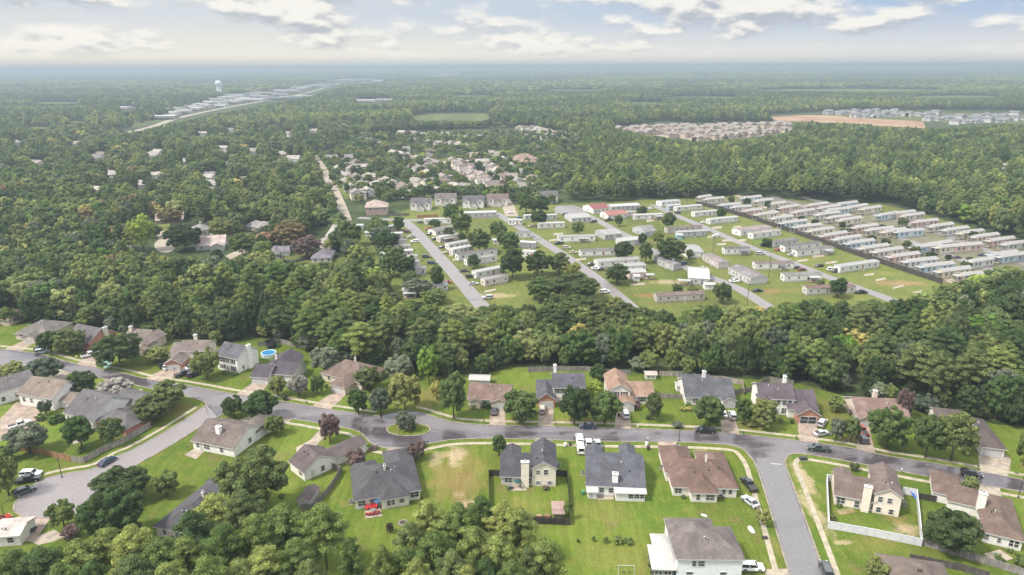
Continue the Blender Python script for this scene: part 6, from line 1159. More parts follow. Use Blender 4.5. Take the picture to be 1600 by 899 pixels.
# ---- stuff: the woods beyond, one object of scattered tree crowns
def scatter(name, pts, rot, scl, idx, coll, tint):
    me = bpy.data.meshes.new(name); me.vertices.add(len(pts)); me.vertices.foreach_set('co', np.asarray(pts, np.float32).ravel())
    for nm, ty, dat, key in (('rot', 'FLOAT', rot, 'value'), ('idx', 'INT', idx, 'value'), ('scl', 'FLOAT_VECTOR', scl, 'vector'), ('tint', 'FLOAT_VECTOR', tint, 'vector')):
        a = me.attributes.new(nm, ty, 'POINT'); a.data.foreach_set(key, np.asarray(dat, np.int32 if ty == 'INT' else np.float32).ravel())
    o = link(name, me); ng = bpy.data.node_groups.new(name, 'GeometryNodeTree'); N, L = ng.nodes, ng.links
    ng.interface.new_socket('Geometry', in_out='INPUT', socket_type='NodeSocketGeometry'); ng.interface.new_socket('Geometry', in_out='OUTPUT', socket_type='NodeSocketGeometry')
    gi, go = N.new('NodeGroupInput'), N.new('NodeGroupOutput'); ci = N.new('GeometryNodeCollectionInfo'); ci.inputs[0].default_value = coll; ci.inputs['Separate Children'].default_value = True; ci.inputs['Reset Children'].default_value = True
    ip = N.new('GeometryNodeInstanceOnPoints'); ip.inputs['Pick Instance'].default_value = True
    def at(nm, ty):
        n_ = N.new('GeometryNodeInputNamedAttribute'); n_.data_type = ty; n_.inputs[0].default_value = nm; return n_.outputs[0]
    cx = N.new('ShaderNodeCombineXYZ'); L.new(at('rot', 'FLOAT'), cx.inputs[2])
    L.new(gi.outputs[0], ip.inputs['Points']); L.new(ci.outputs[0], ip.inputs['Instance']); L.new(at('idx', 'INT'), ip.inputs['Instance Index']); L.new(cx.outputs[0], ip.inputs['Rotation']); L.new(at('scl', 'FLOAT_VECTOR'), ip.inputs['Scale'])
    L.new(ip.outputs[0], go.inputs[0]); md = o.modifiers.new('scatter', 'NODES'); md.node_group = ng
    return tag(o, kind='stuff')
def woods(name, x, y, isp, hue_, phue_, wid_, hei_, coll, meta):
    nbm, npm = meta; r = np.random.default_rng(4)
    idx = np.where(isp, nbm + r.integers(0, npm, len(x)), r.integers(0, nbm, len(x)))
    tint = np.array([G_[phue_[i]] if isp[i] else G_[hue_[i]] for i in range(len(x))])
    s = np.stack([wid_ / np.where(isp, 7.2, 9.4), wid_ / np.where(isp, 7.2, 9.4), hei_ / np.where(isp, 14.0, 10.0)], -1)
    return scatter(name, np.stack([x, y, np.zeros_like(x)], -1), r.uniform(0, 6.28, len(x)), s, idx, coll, tint)
def wood_coll(cname, nbroad, npine, size_b, size_p, kb, kp, seed):
    c = bpy.data.collections.new(cname); i = 0
    bm_ = [broad_crown(seed + k_, nbroad, 40, size_b, 1, .10, 1, .95, .19) for k_ in range(kb)]; pm_ = [pine_crown(seed + 50 + k_, npine, False, size_p) for k_ in range(kp)]
    for m in bm_ + pm_:
        o = bpy.data.objects.new('%s_%03d' % (cname, i), m); i += 1; c.objects.link(o)
    return c, (kb, kp)
c1, m1 = wood_coll('wood_crown', 4200, 3600, .30, .34, 5, 4, 400)
woods('woods', x[rest], y[rest], ispine[rest], hue[rest], phue[rest], wid[rest], hei[rest], c1, m1)
tl = [P(x_, y_) for x_, y_ in zip(np.linspace(632, 806, 34), 306 + 5 * np.sin(np.arange(34) * 1.9))] + [P(x_, 312) for x_ in np.linspace(606, 650, 8)]
sx = np.concatenate([sx, [q.x for q in tl]]); sy = np.concatenate([sy, [q.y for q in tl]])
woods('subdivision_trees', sx, sy, rr.random(len(sx)) < .2, hues[rr.choice(len(hues), len(sx), p=hp)], np.array(ptn)[rr.choice(3, len(sx))], rr.uniform(6, 11, len(sx)), rr.uniform(5.5, 10.5, len(sx)), c1, m1)
# farther woods, coarser crowns
def far_band(name, y0, y1, st, nb_, size, seed, wscale, dens=1.0):
    X, Y = jittered(-y1 * .8 - 50, y1 * .8 + 50, y0, y1, st, seed)
    cc, qx, qy = clear_at(X, Y); k = (~cc | (inpoly(qx, qy, HWAY) & (rr.random(len(X)) < .33))) & (np.hypot(X, Y) < y1 * 1.2); X, Y, qx = X[k], Y[k], qx[k]
    ok = far_from_houses(X, Y, -4) if y0 < 1800 else np.ones(len(X), bool); X, Y, qx = X[ok], Y[ok], qx[ok]
    # stands of taller and lower wood, and thin openings
    stand = vnoise(X, Y, 420, 21); gap = vnoise(X, Y, 260, 33) + .5 * vnoise(X, Y, 900, 35); keep = gap > -.62; X, Y, stand, qx = X[keep], Y[keep], stand[keep], qx[keep]
    isp = rr.random(len(X)) < np.clip(.35 + .6 * vnoise(X, Y, 600, 8) + np.where(qx > 900, .35, 0), .05, .95)
    hh = np.where(isp, rr.uniform(13, 19, len(X)), rr.uniform(9, 15, len(X))) * (1 + .22 * stand)
    hh = cap_heights(X, Y, hh); kk = hh > 4; X, Y, isp, hh, qx, stand = X[kk], Y[kk], isp[kk], hh[kk], qx[kk], stand[kk]
    hu = hues[rr.choice(len(hues), len(X), p=hp)]; ls = .7 * vnoise(X, Y, 300, 77) + .9 * vnoise(X, Y * .6, 1500, 78); mm = (ls > .18) & (rr.random(len(X)) < .85); hu[mm] = rr.choice(['olive', 'light', 'mid'], mm.sum()); hu[(ls < -.1) & (rr.random(len(X)) < .85)] = 'dark'
    ph = np.where(ls > .18, 'pinel', np.where(ls < -.08, 'pined', np.array(ptn)[rr.choice(3, len(X), p=[.4, .45, .15])]))
    cl, ml = wood_coll(name + '_crown', nb_, nb_, size, size * 1.1, 3, 2, seed * 10)
    woods(name, X, Y, isp, hu, ph, rr.uniform(8, 14, len(X)) * np.where(isp, .75, 1) * wscale, hh, cl, ml)
far_band('far_woods', 1150, 2400, 9.4, 700, .75, 61, 1.05)
far_band('distant_woods', 2400, 9500, 22.0, 200, 1.5, 62, 2.6)
# ------------------------------------------------------------------ fences
def fence(label, px, h, mat, col, name='wooden_fence', t=.06, posts=True, step=2.4, cap=False):
    w_ = wpts(px); c = sum(w_, Vector()) / len(w_); root = empty(name, (w_[0].x, w_[0].y, 0)); tag(root, label, 'fence')
    np_ = 0
    for a, b in zip(w_[:-1], w_[1:]):
        d = b - a; L = d.length; rz = math.atan2(d.y, d.x); off = a - w_[0]
        p = MB().box(0, L, -t / 2, t / 2, .04, h); p.build('panel', mat, root, col, False, off).rotation_euler = (0, 0, rz)
        if cap: MB().box(0, L, -.07, .07, h, h + .06).build('rail', mat, root, col, False, off).rotation_euler = (0, 0, rz)
        if posts and 'post' + name not in MESHES: MESHES['post' + name] = MB().box(-.075, .075, -.075, .075, 0, h + .12).mesh('post', mat)
        if posts:
            for i in range(int(L / step) + 1):
                if np_ >= 95: break
                q = off + d * (i * step / L); link('post', MESHES['post' + name], root, col, (q.x, q.y, 0), rz); np_ += 1
    return root
WD, WG, WB = (.21, .17, .13), (.20, .18, .165), (.045, .038, .036)
fence('dark wooden fence round the back lawn of the two storey house', [(782, 744), (764, 744), (765, 780), (766, 812), (815, 818), (890, 821), (889, 778), (886, 745), (869, 744)], 1.8, WOOD, WB)
fence('grey wooden fence bounding the small white house yard', [(503, 728), (534, 738), (520, 762), (492, 797), (470, 799)], 1.8, WOOD, (.14, .125, .115))
fence('white plastic privacy fence round the cream house yard', [(1305, 753), (1291, 752), (1292, 785), (1294, 826), (1366, 839), (1439, 854), (1435, 812), (1431, 776), (1409, 772)], 1.9, TINT, (.47, .475, .49), 'plastic_fence', cap=True)
fence('weathered wooden fence running down from the white fence corner', [(1440, 852), (1500, 871), (1560, 888), (1612, 905)], 1.8, WOOD, WG)
fence('black stained fence between the cream and the long brown house', [(1433, 780), (1462, 785)], 1.7, WOOD, WB)
fence('dark fence behind the lower right brown roof', [(1421, 876), (1450, 882), (1500, 892), (1545, 905)], 1.7, WOOD, (.08, .07, .065))
fence('wooden fence along the corner lot by the street to the turning circle', [(236, 668), (200, 690), (160, 708), (132, 724), (112, 722)], 1.8, WOOD, (.24, .215, .19))
fence('reddish brown wooden fence at the back of the corner lot', [(112, 722), (70, 711), (30, 704)], 1.8, WOOD, (.26, .15, .08))
fence('grey wooden fence behind the slate roofed two storey house', [(826, 582), (870, 580), (915, 580), (950, 585), (985, 586)], 1.8, WOOD, WG)
fence('pale wooden fence behind the white playhouse', [(1030, 588), (1078, 588), (1090, 594), (1130, 596), (1160, 602), (1162, 618)], 1.8, WOOD, (.27, .24, .20))
fence('wooden fence beside the little white shed', [(1020, 622), (1066, 624)], 1.7, WOOD, WG)
fence('wooden fence right of the long slate roofed house', [(1146, 617), (1172, 613), (1200, 596), (1240, 602)], 1.7, WOOD, (.17, .155, .14))
fence('low dark fence by the huge tree and the gabled house lawn', [(322, 771), (345, 756), (362, 766)], 1.5, WOOD, WB)
fence('wooden fence along the woods behind the purple roofed house', [(404, 541), (440, 537), (470, 545)], 1.8, WOOD, WG)
fence('long dark fence between the mobile homes and the pastel cottages', [(1088, 320), (1120, 327), (1180, 345), (1240, 365), (1300, 386), (1360, 407), (1420, 427), (1472, 444)], 2.6, WOOD, (.055, .048, .044), 'park_fence', .18, True, 8.0)
fence('reddish fence at the top of the first lane', [(652, 341), (684, 339)], 1.8, WOOD, (.34, .17, .09))
fence('dark fence of the brick coloured house by the cross road', [(604, 338), (640, 337)], 1.6, WOOD, (.12, .11, .10))
fence('curved dark fence round the mauve roofed house garden', [(438, 402), (445, 411), (462, 411), (487, 403)], 1.6, WOOD, (.11, .10, .10))
# ------------------------------------------------------------------ street things
def utility_pole(x, y, h, label, arms=True):
    p = P(x, y); root = empty('utility_pole', (p.x, p.y, 0), random.uniform(-.3, .3)); tag(root, label, 'utility pole', 'utility poles')
    MB().tube((0, 0, -.2), (0, 0, h), .17, .11, 8).build('pole', POLEW, root)
    if arms:
        a = MB().box(-1.2, 1.2, -.06, .06, h - .9, h - .75).build('cross_arm', POLEW, root)
        for s in (-1.05, 0, 1.05): MB().lathe([(.05, 0), (.08, .1), (.04, .22)], 8, (s, 0, h - .75)).build('insulator', LAMPM, a)
    MB().tube((.3, 0, h - 2.4), (.3, 0, h - 1.5), .22, .22, 10).build('transformer', STEEL, root)
    return root
for i, (x, y, yt) in enumerate([(939, 321, 304), (988, 348, 325), (1113, 401, 376), (1201, 434, 412), (1167, 478, 454), (1074, 322, 299), (588, 312, 296)]):
    utility_pole(x, y, [12, 11, 12, 11.5, 11.5, 13, 11][i], ['wooden utility pole against the dark wood edge by the red roofs', 'wooden utility pole beside the porch mobile home', 'wooden utility pole on open park lawn above the third lane', 'wooden utility pole beside the long brown edged mobile home', 'wooden utility pole at the low end of the third lane', 'wooden utility pole near the top of the dark fence', 'wooden utility pole by the straight road'][i])
def street_lamp(x, y, h, ang, label):
    p = P(x, y); root = empty('street_lamp', (p.x, p.y, 0), R(ang)); tag(root, label, 'street lamp', 'street lamps')
    MB().lathe([(.22, 0), (.2, .3), (.1, .4), (.07, h)], 10).build('pole', DARKM, root)
    MB().tube((0, 0, h - .05), (1.3, 0, h + .25), .045, .04, 8).build('arm', DARKM, root)
    l = MB().box(1.1, 1.8, -.14, .14, h + .2, h + .34).build('lamp_head', DARKM, root); MB().box(1.2, 1.7, -.1, .1, h + .17, h + .2).build('lens', LAMPM, l)
for a in [(1591, 778, 6.0, 150, 'dark street lamp at the right end of the main street'), (11, 822, 5.5, 60, 'street lamp by the red car at the lower left edge'), (566, 697, 6.0, 60, 'street lamp on the walk where the bulb kerb begins'), (97, 746, 5.5, -60, 'street lamp on the far kerb of the turning circle'), (1061, 689, 5.0, 90, 'thin street lamp by the pink drive of the reddish roofed house'), (237, 666, 5.5, -60, 'street lamp at the corner lot by the wooden fence')]: street_lamp(*a)
def mailbox(x, y, label):
    p = P(x, y); root = empty('mailbox', (p.x, p.y, 0), R(90)); tag(root, label, 'mailbox', 'mailboxes along the kerbs')
    MB().box(-.06, .06, -.06, .06, -.1, 1.05).build('post', POLEW, root)
    b = MB(); n_ = 8; pr = [(.16 * math.cos(math.pi * i / n_), 1.25 + .14 * math.sin(math.pi * i / n_)) for i in range(n_ + 1)] + [(-.16, 1.05), (.16, 1.05)]
    k = len(pr); b.poly([(-.28, y_, z) for y_, z in pr] + [(.28, y_, z) for y_, z in pr], [tuple(range(k)), tuple(range(2 * k - 1, k - 1, -1))] + [(i, k + i, k + (i + 1) % k, (i + 1) % k) for i in range(k)])
    b.build('box', WHITE if random.random() < .5 else DARKM, root); MB().box(.0, .12, .165, .185, 1.2, 1.42).build('flag', TAILM, root)
for x, y, lb in [(756, 663, 'mailbox left of the grey car drive'), (869, 668, 'mailbox right of the brick garage drive'), (996, 672, 'mailbox on the walk below the dark cone tree'), (1161, 681, 'mailbox right of the silver suv drive'), (1244, 689, 'mailbox left of the open brick garage drive'), (1371, 709, 'mailbox below the big green tree'), (1527, 734, 'mailbox beside the wide pale driveway'), (480, 634, 'mailbox left of the projecting garage drive'), (897, 691, 'mailbox left of the white van'),
                 (1012, 691, 'mailbox left of the pink drive by the reddish roof'), (668, 696, 'mailbox beside the dark red tree'), (1408, 740, 'mailbox by the cream house drive'), (1520, 756, 'mailbox left of the concrete drive at right'), (228, 598, 'mailbox at the brick garage house kerb')]: mailbox(x, y, lb)
def bin_(x, y, col, label):
    p = P(x, y); root = empty('wheeled_bin', (p.x, p.y, 0), random.uniform(0, 3)); tag(root, label, 'bin', 'wheeled bins')
    MB().poly([(-.25, -.25, .08), (.25, -.25, .08), (.25, .25, .08), (-.25, .25, .08), (-.32, -.34, 1.0), (.32, -.34, 1.0), (.32, .34, 1.0), (-.32, .34, 1.0)], [(3, 2, 1, 0), (4, 5, 6, 7), (0, 1, 5, 4), (1, 2, 6, 5), (2, 3, 7, 6), (3, 0, 4, 7)]).build('body', TINT, root, col)
    MB().box(-.35, .35, -.38, .36, 1.0, 1.08).build('lid', TINT, root, col)
    for s in (-.26, .26): MB().tube((s - .04, .28, .12), (s + .04, .28, .12), .12, .12, 10).build('wheel', RUBBER, root)
for a in [(967, 651, (.03, .04, .03), 'dark bin beside the white suv drive'), (883, 698, (.6, .6, .58), 'white bin on the lawn between the two storey and slate roofed house'), (891, 697, (.03, .03, .03), 'small dark bin right of the white one'), (1010, 697, (.6, .6, .58), 'pale bin on the lawn left of the reddish roofed house'), (1013, 703, (.03, .03, .03), 'dark bin below the pale one'), (911, 773, (.05, .2, .1), 'green bin at the slate roofed house corner'), (1592, 839, (.05, .05, .05), 'dark bin beside the long brown house'), (120, 561, (.4, .38, .1), 'yellow bin by the white pickup drive')]: bin_(*a)
def ac_unit(x, y, label):
    p = P(x, y); root = empty('air_conditioner', (p.x, p.y, 0)); tag(root, label, 'air conditioner', 'air conditioning units')
    MB().box(-.55, .55, -.55, .55, 0, .1).build('base', CONC, root); MB().box(-.42, .42, -.42, .42, .1, .95).build('body', STEEL, root)
    MB().lathe([(.36, .95), (.36, .99), (.1, 1.02)], 14).build('fan_guard', DARKM, root)
for a in [(549, 787, 'air conditioner at the left wall of the dark hip roofed house'), (911, 742, 'air conditioner left of the slate roofed house'), (1034, 733, 'air conditioner left of the reddish roofed house'), (873, 729, 'air conditioner right of the fenced two storey house'), (1412, 790, 'air conditioner right of the cream house')]: ac_unit(*a)
# patio chairs, tables, fire ring, pool, trampoline, swing, planters
def chair(x, y, rz, col, label):
    p = P(x, y); root = empty('patio_chair', (p.x, p.y, .09), rz); tag(root, label, 'chair', 'red chairs on the patio')
    MB().box(-.32, .32, -.32, .3, .36, .44).build('seat', TINT, root, col); MB().poly([(-.32, .26, .44), (.32, .26, .44), (.3, .5, 1.05), (-.3, .5, 1.05), (-.32, .32, .44), (.32, .32, .44), (.3, .56, 1.05), (-.3, .56, 1.05)], [(0, 1, 2, 3), (7, 6, 5, 4), (0, 4, 5, 1), (1, 5, 6, 2), (2, 6, 7, 3), (3, 7, 4, 0)]).build('backrest', TINT, root, col)
    for s in (-.29, .29):
        MB().box(s - .05, s + .05, -.3, .3, .58, .64).build('armrest', TINT, root, col)
        for t_ in (-.28, .26): MB().box(s - .04, s + .04, t_ - .04, t_ + .04, 0, .58).build('leg', TINT, root, col)
RED = (.42, .035, .035)
for i, (x, y, rz) in enumerate([(573, 797, .2), (578, 796, -.1), (583, 795, .1), (587, 795, -.2), (574, 806, 3.0), (580, 805.5, 3.2), (586, 804.5, 3.1), (592, 803, 3.3)]): chair(x, y, rz, RED, 'red patio chair, %s from the left in the %s row on the patio slab' % (ORD[i % 4], 'wall side' if i < 4 else 'lawn side'))
def patio_umbrella(x, y, col, label, open_=True):
    p = P(x, y); root = empty('patio_umbrella', (p.x, p.y, 0)); tag(root, label, 'umbrella')
    MB().lathe([(.3, 0), (.3, .08), (.04, .1), (.03, 2.4)], 10).build('pole', STEEL, root); MB().lathe([(1.0, 1.95), (.6, 2.2), (.06, 2.4)], 8).build('canopy', CLOTH, root, col)
patio_umbrella(592, 794, (.03, .08, .14), 'blue parasol beside the red patio chairs'); patio_umbrella(809, 763, (.02, .06, .055), 'dark green parasol by the chimney of the fenced house')
def boat_cover(x, y, L, rz, col, label, name='covered_boat', cat='boat'):
    p = P(x, y); root = empty(name, (p.x, p.y, 0), rz); tag(root, label, cat)
    m = MB(); secs = [(-L / 2, .55, .55), (-L / 4, .75, .9), (L / 5, .7, 1.0), (L / 2, .12, .8)]
    for s, hw, zt in secs: m.v += [(s, -hw, .45), (s, -hw * .8, zt * .8), (s, 0, zt + .15), (s, hw * .8, zt * .8), (s, hw, .45)]
    for i in range(3):
        for j in range(4): m.f.append((i * 5 + j, i * 5 + j + 1, i * 5 + 6 + j, i * 5 + 5 + j)); m.m.append(0)
    m.f += [(0, 4, 3, 2, 1), (15, 16, 17, 18, 19), (0, 5, 10, 15, 19, 14, 9, 4)]; m.m += [0] * 3
    m.build('cover', CLOTH, root, col); MB().box(-L / 2, L / 2 + .8, -.08, .08, .3, .42).build('trailer_frame', STEEL, root)
    for s in (-.75, .75): MB().tube((-.3, s - .1, .3), (-.3, s + .1, .3), .3, .3, 12).build('wheel', RUBBER, root)
boat_cover(951, 770, 4.6, .05, (.05, .22, .26), 'teal covered boat against the back wall of the slate roofed house'); boat_cover(1320, 891 - 640 + 330, .1, 0, (.5, .5, .5), 'x') if False else None
boat_cover(297, 575, 4.5, .7, (.6, .6, .58), 'white boat on a trailer beside the parked black suv')
p = P(630, 818); root = empty('fire_ring', (p.x, p.y, 0)); tag(root, 'stone fire ring on the back lawn of the dark hip roofed house', 'fire pit')
m = MB()
for i in range(14): a = i * 2 * math.pi / 14; m.lathe([(.26, 0), (.28, .15), (.2, .32)], 6, (math.cos(a) * .95, math.sin(a) * .95, 0))
m.build('stones', KERBM, root); MB().lathe([(.75, .02), (.7, .07)], 14).build('ash_bed', DARKM, root)
p = P(420, 556); root = empty('swimming_pool', (p.x, p.y, 0)); tag(root, 'round blue above ground pool beside the purple roofed house', 'pool')
MB().lathe([(2.5, 0), (2.5, 1.2), (2.62, 1.2), (2.62, 1.27), (2.38, 1.27), (2.38, 1.0)], 28).build('wall', TINT, root, (.5, .56, .6)); MB().lathe([(2.37, 1.05), (2.37, 1.1)], 28).build('water', WATER, root)
m = MB(); m.box(-.35, -.3, -3.6, -3.5, 0, 1.7).box(.3, .35, -3.6, -3.5, 0, 1.7); [m.box(-.35, .35, -3.58, -3.5, .3 + .35 * k, .36 + .35 * k) for k in range(4)]; m.build('ladder', STEEL, root)
p = P(424, 543); root = empty('trampoline', (p.x, p.y, 0)); tag(root, 'netted black trampoline by the woods behind the blue pool', 'trampoline')
MB().lathe([(1.9, .8), (1.9, .86), (1.5, .87)], 20).build('mat', DARKM, root)
for i in range(6): a = i * math.pi / 3; MB().tube((2 * math.cos(a), 2 * math.sin(a), 0), (2 * math.cos(a), 2 * math.sin(a), 2.7), .04, .04, 6).build('post', STEEL, root)
MB().lathe([(1.95, .86), (1.97, 2.6), (1.95, 2.6), (1.93, .86)], 20).build('net', DARKM, root)
p = P(978, 897); root = empty('swing_set', (p.x, p.y, 0), -.05); tag(root, 'white metal swing frame on the lawn at the bottom edge', 'swing')
for s in (-1.6, 1.6):
    for t_ in (-.8, .8): MB().tube((s, t_, 0), (s * .95, 0, 2.1), .04, .04, 6).build('leg', WHITE, root)
MB().tube((-1.7, 0, 2.1), (1.7, 0, 2.1), .05, .05, 6).build('top_bar', WHITE, root)
for s in (-.5, .6):
    q = MB().box(s - .25, s + .25, -.12, .12, .5, .55).build('seat', DARKM, root)
    for t_ in (-.2, .2): MB().tube((s + t_, 0, .55), (s + t_, 0, 2.1), .015, .015, 4).build('chain', STEEL, q)
for i, x in enumerate((829, 842, 855)):
    p = P(x, 807.5); root = empty('raised_planter', (p.x, p.y, 0), -.02); tag(root, '%s of three raised wooden planters along the dark fence' % ('leftmost', 'middle', 'rightmost')[i], 'planter', 'raised planters by the dark fence')
    m = MB(); m.box(-.75, .75, -.4, -.34, 0, .5).box(-.75, .75, .34, .4, 0, .5).box(-.75, -.69, -.34, .34, 0, .5).box(.69, .75, -.34, .34, 0, .5); m.build('frame', WOOD, root, (.25, .13, .08)); MB().box(-.69, .69, -.34, .34, .1, .42).build('soil', DIRT, root)
p = P(278, 570); root = empty('pop_up_canopy', (p.x, p.y, 0), .9); tag(root, 'blue pop up canopy before the brick garage', 'canopy')
MB().poly([(-1.9, -1.9, 2.1), (1.9, -1.9, 2.1), (1.9, 1.9, 2.1), (-1.9, 1.9, 2.1), (0, 0, 3.0), (-1.9, -1.9, 1.9), (1.9, -1.9, 1.9), (1.9, 1.9, 1.9), (-1.9, 1.9, 1.9)], [(0, 1, 4), (1, 2, 4), (2, 3, 4), (3, 0, 4), (0, 5, 6, 1), (1, 6, 7, 2), (2, 7, 8, 3), (3, 8, 5, 0)]).build('cover', CLOTH, root, (.03, .07, .42))
for s in (-1.8, 1.8):
    for t_ in (-1.8, 1.8): MB().box(s - .04, s + .04, t_ - .04, t_ + .04, 0, 2.1).build('leg', STEEL, root)
m = MB(); q = [P(149, 570), P(160, 563), P(176, 566), P(170, 575), P(160, 574)]; n_ = len(q); c_ = sum(q, Vector()) / n_
m.poly([(v.x - c_.x, v.y - c_.y, .06) for v in q] + [(.8 * (v.x - c_.x), .8 * (v.y - c_.y), .18 + .08 * (i % 2)) for i, v in enumerate(q)], [(i, (i + 1) % n_, n_ + (i + 1) % n_, n_ + i) for i in range(n_)] + [tuple(range(n_, 2 * n_))])
tag(m.build('tarpaulin', CLOTH, None, (.30, .46, .40), False, (c_.x, c_.y, 0)), 'turquoise tarpaulin laid on the drive beside the white pickup', 'tarpaulin')
def motorcycle(x, y, rz, label):
    p = P(x, y); root = empty('motorcycle', (p.x, p.y, 0), rz); tag(root, label, 'motorcycle')
    for s in (-.7, .72): w0 = MB().tube((s, -.07, .32), (s, .07, .32), .32, .32, 14).build('wheel', RUBBER, root); MB().tube((s, -.08, .32), (s, .08, .32), .18, .18, 10).build('rim', RIMM, w0)
    MB().box(-.35, .35, -.14, .14, .35, .7).build('engine', STEEL, root); MB().poly([(-.1, -.15, .7), (.5, -.12, .75), (.5, .12, .75), (-.1, .15, .7), (0, -.1, .98), (.4, -.08, .98), (.4, .08, .98), (0, .1, .98)], [(3, 2, 1, 0), (4, 5, 6, 7), (0, 1, 5, 4), (1, 2, 6, 5), (2, 3, 7, 6), (3, 0, 4, 7)]).build('fuel_tank', PAINT, root, (.03, .05, .12))
    MB().box(-.75, -.05, -.16, .16, .72, .84).build('seat', DARKM, root); f = MB().tube((.72, 0, .32), (.45, 0, 1.1), .05, .04, 6).build('fork', STEEL, root); MB().tube((.42, -.4, 1.12), (.42, .4, 1.12), .02, .02, 6).build('handlebar', DARKM, f)
motorcycle(1126, 778, -.5, 'dark motorcycle by the back wall of the reddish roofed house')
for i, (x, y, lb) in enumerate([(1100, 806, 'white kayak like board lying on the lawn behind the reddish roofed house'), (1174, 828, 'white upturned dinghy on the lawn by the side street walk')]):
    p = P(x, y); m = MB(); L = (1.6, 2.6)[i]
    for s, hw, zt in [(-.5, .1, .12), (-.3, .3, .25), (.1, .36, .3), (.35, .28, .25), (.5, .06, .12)]: m.v += [(s * L, -hw * (1, 1.8)[i], 0), (s * L, -hw * .6 * (1, 1.8)[i], zt), (s * L, hw * .6 * (1, 1.8)[i], zt), (s * L, hw * (1, 1.8)[i], 0)]
    for a in range(4):
        for b in range(3): m.f.append((a * 4 + b, a * 4 + 4 + b, a * 4 + 5 + b, a * 4 + 1 + b)); m.m.append(0)
    m.f += [(0, 1, 2, 3), (19, 18, 17, 16), (0, 3, 7, 11, 15, 19, 16, 12, 8, 4)]; m.m += [0] * 3
    tag(m.build('dinghy', WHITE, None, None, False, (p.x, p.y, .01)), lb, 'dinghy').rotation_euler = (0, 0, (-.6, 1.7)[i])
p = P(1194, 842); root = empty('trash_can', (p.x, p.y, 0)); tag(root, 'black tipped can on the lawn near the side street', 'bin'); MB().tube((-.5, 0, .35), (.5, 0, .35), .3, .36, 12).build('body', DARKM, root); MB().tube((.5, 0, .35), (.58, 0, .35), .4, .4, 12).build('lid', RUBBER, root)
p = P(1255, 719); root = empty('utility_box', (p.x, p.y, 0), .1); tag(root, 'grey utility box on the corner of main and side street', 'utility box'); MB().box(-1.1, 1.1, -.6, .6, 0, .12).build('base', CONC, root); MB().box(-.9, .9, -.5, .5, .12, .9).build('cabinet', DARKM, root)
p = P(1426, 776); root = empty('outdoor_toy_house', (p.x, p.y, 0), .4); tag(root, 'blue plastic slide in the upper corner of the white fence', 'slide'); MB().poly([(-.3, -1.0, .05), (.3, -1.0, .05), (.3, .6, 1.2), (-.3, .6, 1.2), (-.3, -1.0, 0), (.3, -1.0, 0), (.3, .6, 1.1), (-.3, .6, 1.1)], [(0, 1, 2, 3), (7, 6, 5, 4), (0, 4, 5, 1), (1, 5, 6, 2), (2, 6, 7, 3), (3, 7, 4, 0)]).build('chute', TINT, root, (.04, .12, .45)); MB().box(-.3, .3, .6, 1.1, 0, 1.2).build('tower', TINT, root, (.5, .2, .05))
for x0, x1, yt, yb, t, lb in [(348, 356, 578, 585, 'deep', 'clipped bush left of the white sided house door'), (362, 370, 580, 587, 'mid', 'clipped bush right of the white sided house door'), (506, 514, 600, 607, 'dark', 'bush at the porch of the brown roofed house with projecting garage'), (736, 746, 631, 638, 'mid', 'bush at the left corner of the brown roofed house'),
                              (1072, 1080, 628, 635, 'deep', 'dark bush at the left front of the long slate house'), (1090, 1098, 629, 636, 'mid', 'green bush before the window of the long slate house'), (1202, 1210, 652, 660, 'mid', 'first bush before the purple grey roofed house'), (1216, 1224, 653, 661, 'light', 'pale bush before the purple grey roofed house'),
                              (1232, 1240, 655, 662, 'deep', 'dark bush beside the open brick garage'), (872, 882, 630, 638, 'deep', 'bush right of the red brick garage gable'), (430, 438, 596, 604, 'mid', 'bush beside the white garage of the dark purple roof'), (262, 270, 566, 573, 'mid', 'bush left of the brick garage under blue canopy'),
                              (1514, 1522, 704, 711, 'mid', 'bush left of the white garage by the wide drive'), (1306, 1316, 786, 792, 'olive', 'low bush along the cream house back wall'), (1572, 1582, 856, 863, 'mid', 'bush against the long brown house back wall'), (792, 800, 760, 766, 'deep', 'low plants left of the fenced house chimney'), (846, 858, 759, 765, 'red', 'reddish low plants along the fenced house back wall'),
                              (1064, 1072, 773, 779, 'mid', 'small bush at the reddish roofed house back wall'), (38, 50, 672, 682, 'mid', 'bush beside the pale court in the left yard'), (120, 132, 700, 708, 'light', 'pale bush inside the corner lot fence')]:
    tbox(x0, x1, yt, yb, t, lb, 'shrub', 'bush')
for x, y, L, D, rz, c, lb in [(808, 762.5, 4.4, 2.6, .02, CONC, 'pale patio slab behind the fenced two storey house'), (1322, 800, 4.2, 1.6, .2, DIRT, 'brown garden bed along the cream house back wall'), (1560, 870, 4.5, 3.0, .3, CONC, 'pale patio slab behind the long brown house'), (945, 777, 4.0, 2.2, .03, CONC, 'pale patio slab by the teal covered boat'), (120, 690, 3.2, 2.6, .5, CONC, 'grey slab in the corner lot yard')]:
    p = P(x, y); q = MB().box(-L / 2, L / 2, -D / 2, D / 2, 0, .1).build('patio', c, None, None, False, (p.x, p.y, .015)); q.rotation_euler = (0, 0, rz); tag(q, lb, 'patio')
def patio_table(x, y, label):
    p = P(x, y); root = empty('patio_table', (p.x, p.y, .1)); tag(root, label, 'table'); MB().lathe([(.6, .68), (.6, .73), (.05, .74)], 14).build('top', STEEL, root)
    for s in (-.35, .35): MB().tube((s, 0, 0), (s * .4, 0, .68), .03, .03, 6).build('leg', DARKM, root)
patio_table(797, 763.5, 'round table on the patio of the fenced two storey house'); patio_table(583, 801, 'round table between the red chairs'); patio_table(1556, 871, 'round table behind the long brown house')
